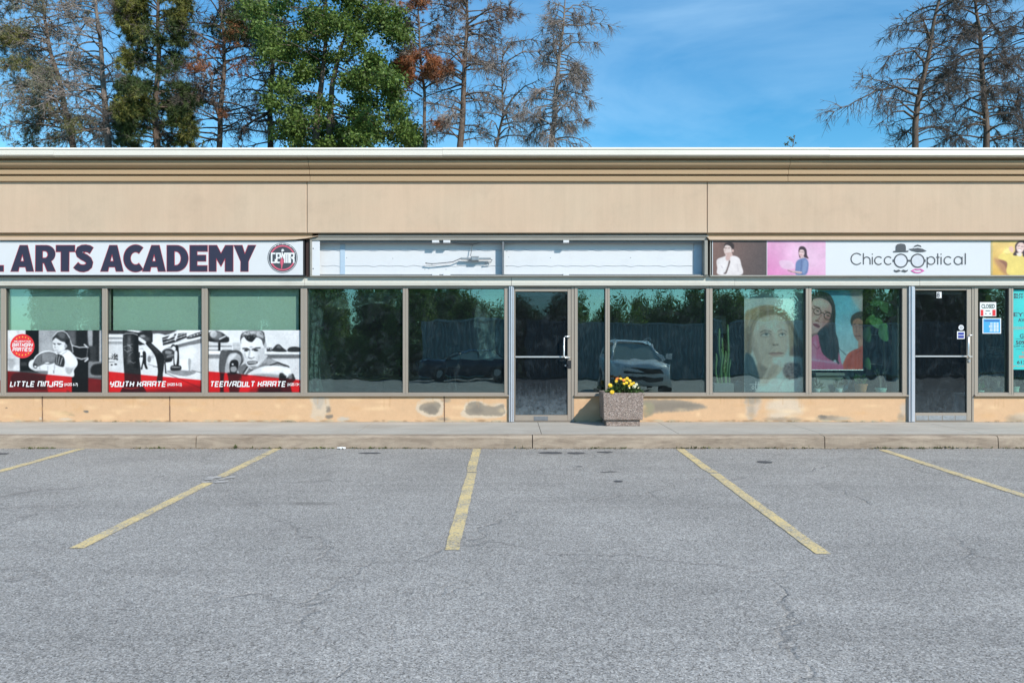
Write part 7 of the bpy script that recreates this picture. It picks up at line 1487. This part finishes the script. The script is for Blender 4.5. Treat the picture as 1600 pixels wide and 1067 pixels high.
            if suv: MB().tube([(s * .60, -2.0, H - .01), (s * .60, -2.2, H + .06), (s * .60, -3.3, H + .05), (s * .60, -3.5, H - .02)], .018, 6).build('roof_rail', M['galv'], C_)
        MB().add([(-.62, .02, .66), (.62, .02, .66), (.70, -.03, .79), (.3, .02, .83), (0, .03, .80), (-.3, .02, .83), (-.70, -.03, .79)], [tuple(range(7))]).bbox(-.6, .6, .0, .03, .44, .56, .01).build('grille', M['trim'], C_)
        C_.location = (X, Yf, gz); C_.rotation_euler = (0, 0, ang)
    car('white SUV facing the shops, mirrored in the pane by the planter', 4.05, -11.0, ground_z(-11.5), M['carwhite'], True)
    car('dark blue car parked across the lot, mirrored in the vacant window', -4.3, -22.5, ground_z(-22), M['carblue'], False, R(78))
# ================================================================ light, sky, camera
def build_light():
    d = Vector((-.70, .80, -.76)).normalized()         # direction the sunlight travels
    elev = math.asin(-d.z); az = math.atan2(-d.x, -d.y)  # sun stands at -d
    w = bpy.data.worlds.new('World'); scene.world = w; w.use_nodes = True; n, l = w.node_tree.nodes, w.node_tree.links
    bg = n['Background']; sky = n.new('ShaderNodeTexSky'); sky.sky_type = 'NISHITA'; sky.sun_disc = False; sky.sun_elevation = elev; sky.sun_rotation = az
    sky.altitude = 80; sky.air_density = 1.0; sky.dust_density = .3; sky.ozone_density = 2.2
    hs = n.new('ShaderNodeHueSaturation'); hs.inputs['Saturation'].default_value = 1.04; l.new(sky.outputs['Color'], hs.inputs['Color'])
    tint = n.new('ShaderNodeMix'); tint.data_type = 'RGBA'; tint.blend_type = 'MULTIPLY'; tint.inputs[0].default_value = 1; l.new(hs.outputs['Color'], tint.inputs[6]); sp = n.new('ShaderNodeSeparateXYZ'); g0 = n.new('ShaderNodeTexCoord'); l.new(g0.outputs['Generated'], sp.inputs[0]); rp = n.new('ShaderNodeValToRGB'); l.new(sp.outputs['Z'], rp.inputs['Fac'])
    rp.color_ramp.elements[0].position = .18; rp.color_ramp.elements[0].color = (.49, .94, 1.0, 1); rp.color_ramp.elements[1].position = .45; rp.color_ramp.elements[1].color = (.14, .75, 1.0, 1); l.new(rp.outputs['Color'], tint.inputs[7])
    # thin high cloud veil
    tc = n.new('ShaderNodeTexCoord'); mp = n.new('ShaderNodeMapping'); mp.inputs['Scale'].default_value = (1.2, 1.2, 3.6); mp.inputs['Rotation'].default_value = (.2, .5, .4); l.new(tc.outputs['Generated'], mp.inputs['Vector'])
    no = n.new('ShaderNodeTexNoise'); no.inputs['Scale'].default_value = 2.2; no.inputs['Detail'].default_value = 7; no.inputs['Roughness'].default_value = .55; no.inputs['Distortion'].default_value = .5; l.new(mp.outputs['Vector'], no.inputs['Vector'])
    cr = n.new('ShaderNodeValToRGB'); cr.color_ramp.elements[0].position = .40; cr.color_ramp.elements[0].color = (0, 0, 0, 1); cr.color_ramp.elements[1].position = .82; cr.color_ramp.elements[1].color = (.46, .46, .46, 1); l.new(no.outputs['Fac'], cr.inputs['Fac'])
    mx = n.new('ShaderNodeMix'); mx.data_type = 'RGBA'; l.new(cr.outputs['Color'], mx.inputs[0]); l.new(tint.outputs[2], mx.inputs[6]); mx.inputs[7].default_value = (3.6, 5.4, 7.0, 1)
    l.new(mx.outputs[2], bg.inputs['Color']); bg.inputs['Strength'].default_value = SKY
    s = bpy.data.lights.new('sun', 'SUN'); s.energy = SUN; s.angle = R(.53); s.color = (1, .945, .87); o = bpy.data.objects.new('sun', s); COL.objects.link(o)
    o.rotation_euler = d.to_track_quat('-Z', 'Y').to_euler(); o.location = (20, -30, 25)
SKY, SUN, EXPO = .13, 3.7, .48
def build_camera():
    c = bpy.data.cameras.new('camera'); c.sensor_width = 36; c.lens = 36 * F / 1600; c.clip_start = .05; c.clip_end = 2000
    o = bpy.data.objects.new('camera', c); COL.objects.link(o); o.location = (0, CY, CZ); o.rotation_euler = (R(90), 0, 0); scene.camera = o
    scene.view_settings.view_transform = 'Standard'; scene.view_settings.look = 'None'; scene.view_settings.exposure = EXPO; scene.view_settings.gamma = 1
    scene.cycles.max_bounces = 10; scene.cycles.transparent_max_bounces = 24; scene.cycles.glossy_bounces = 5; scene.cycles.caustics_reflective = False; scene.cycles.caustics_refractive = False; scene.cycles.use_denoising = True; scene.cycles.sample_clamp_indirect = 6
build_ground(); build_building(); build_signs(); build_planter(); build_indoor(); build_lines(); build_litter(); build_trees(); build_street(); build_light(); build_camera()
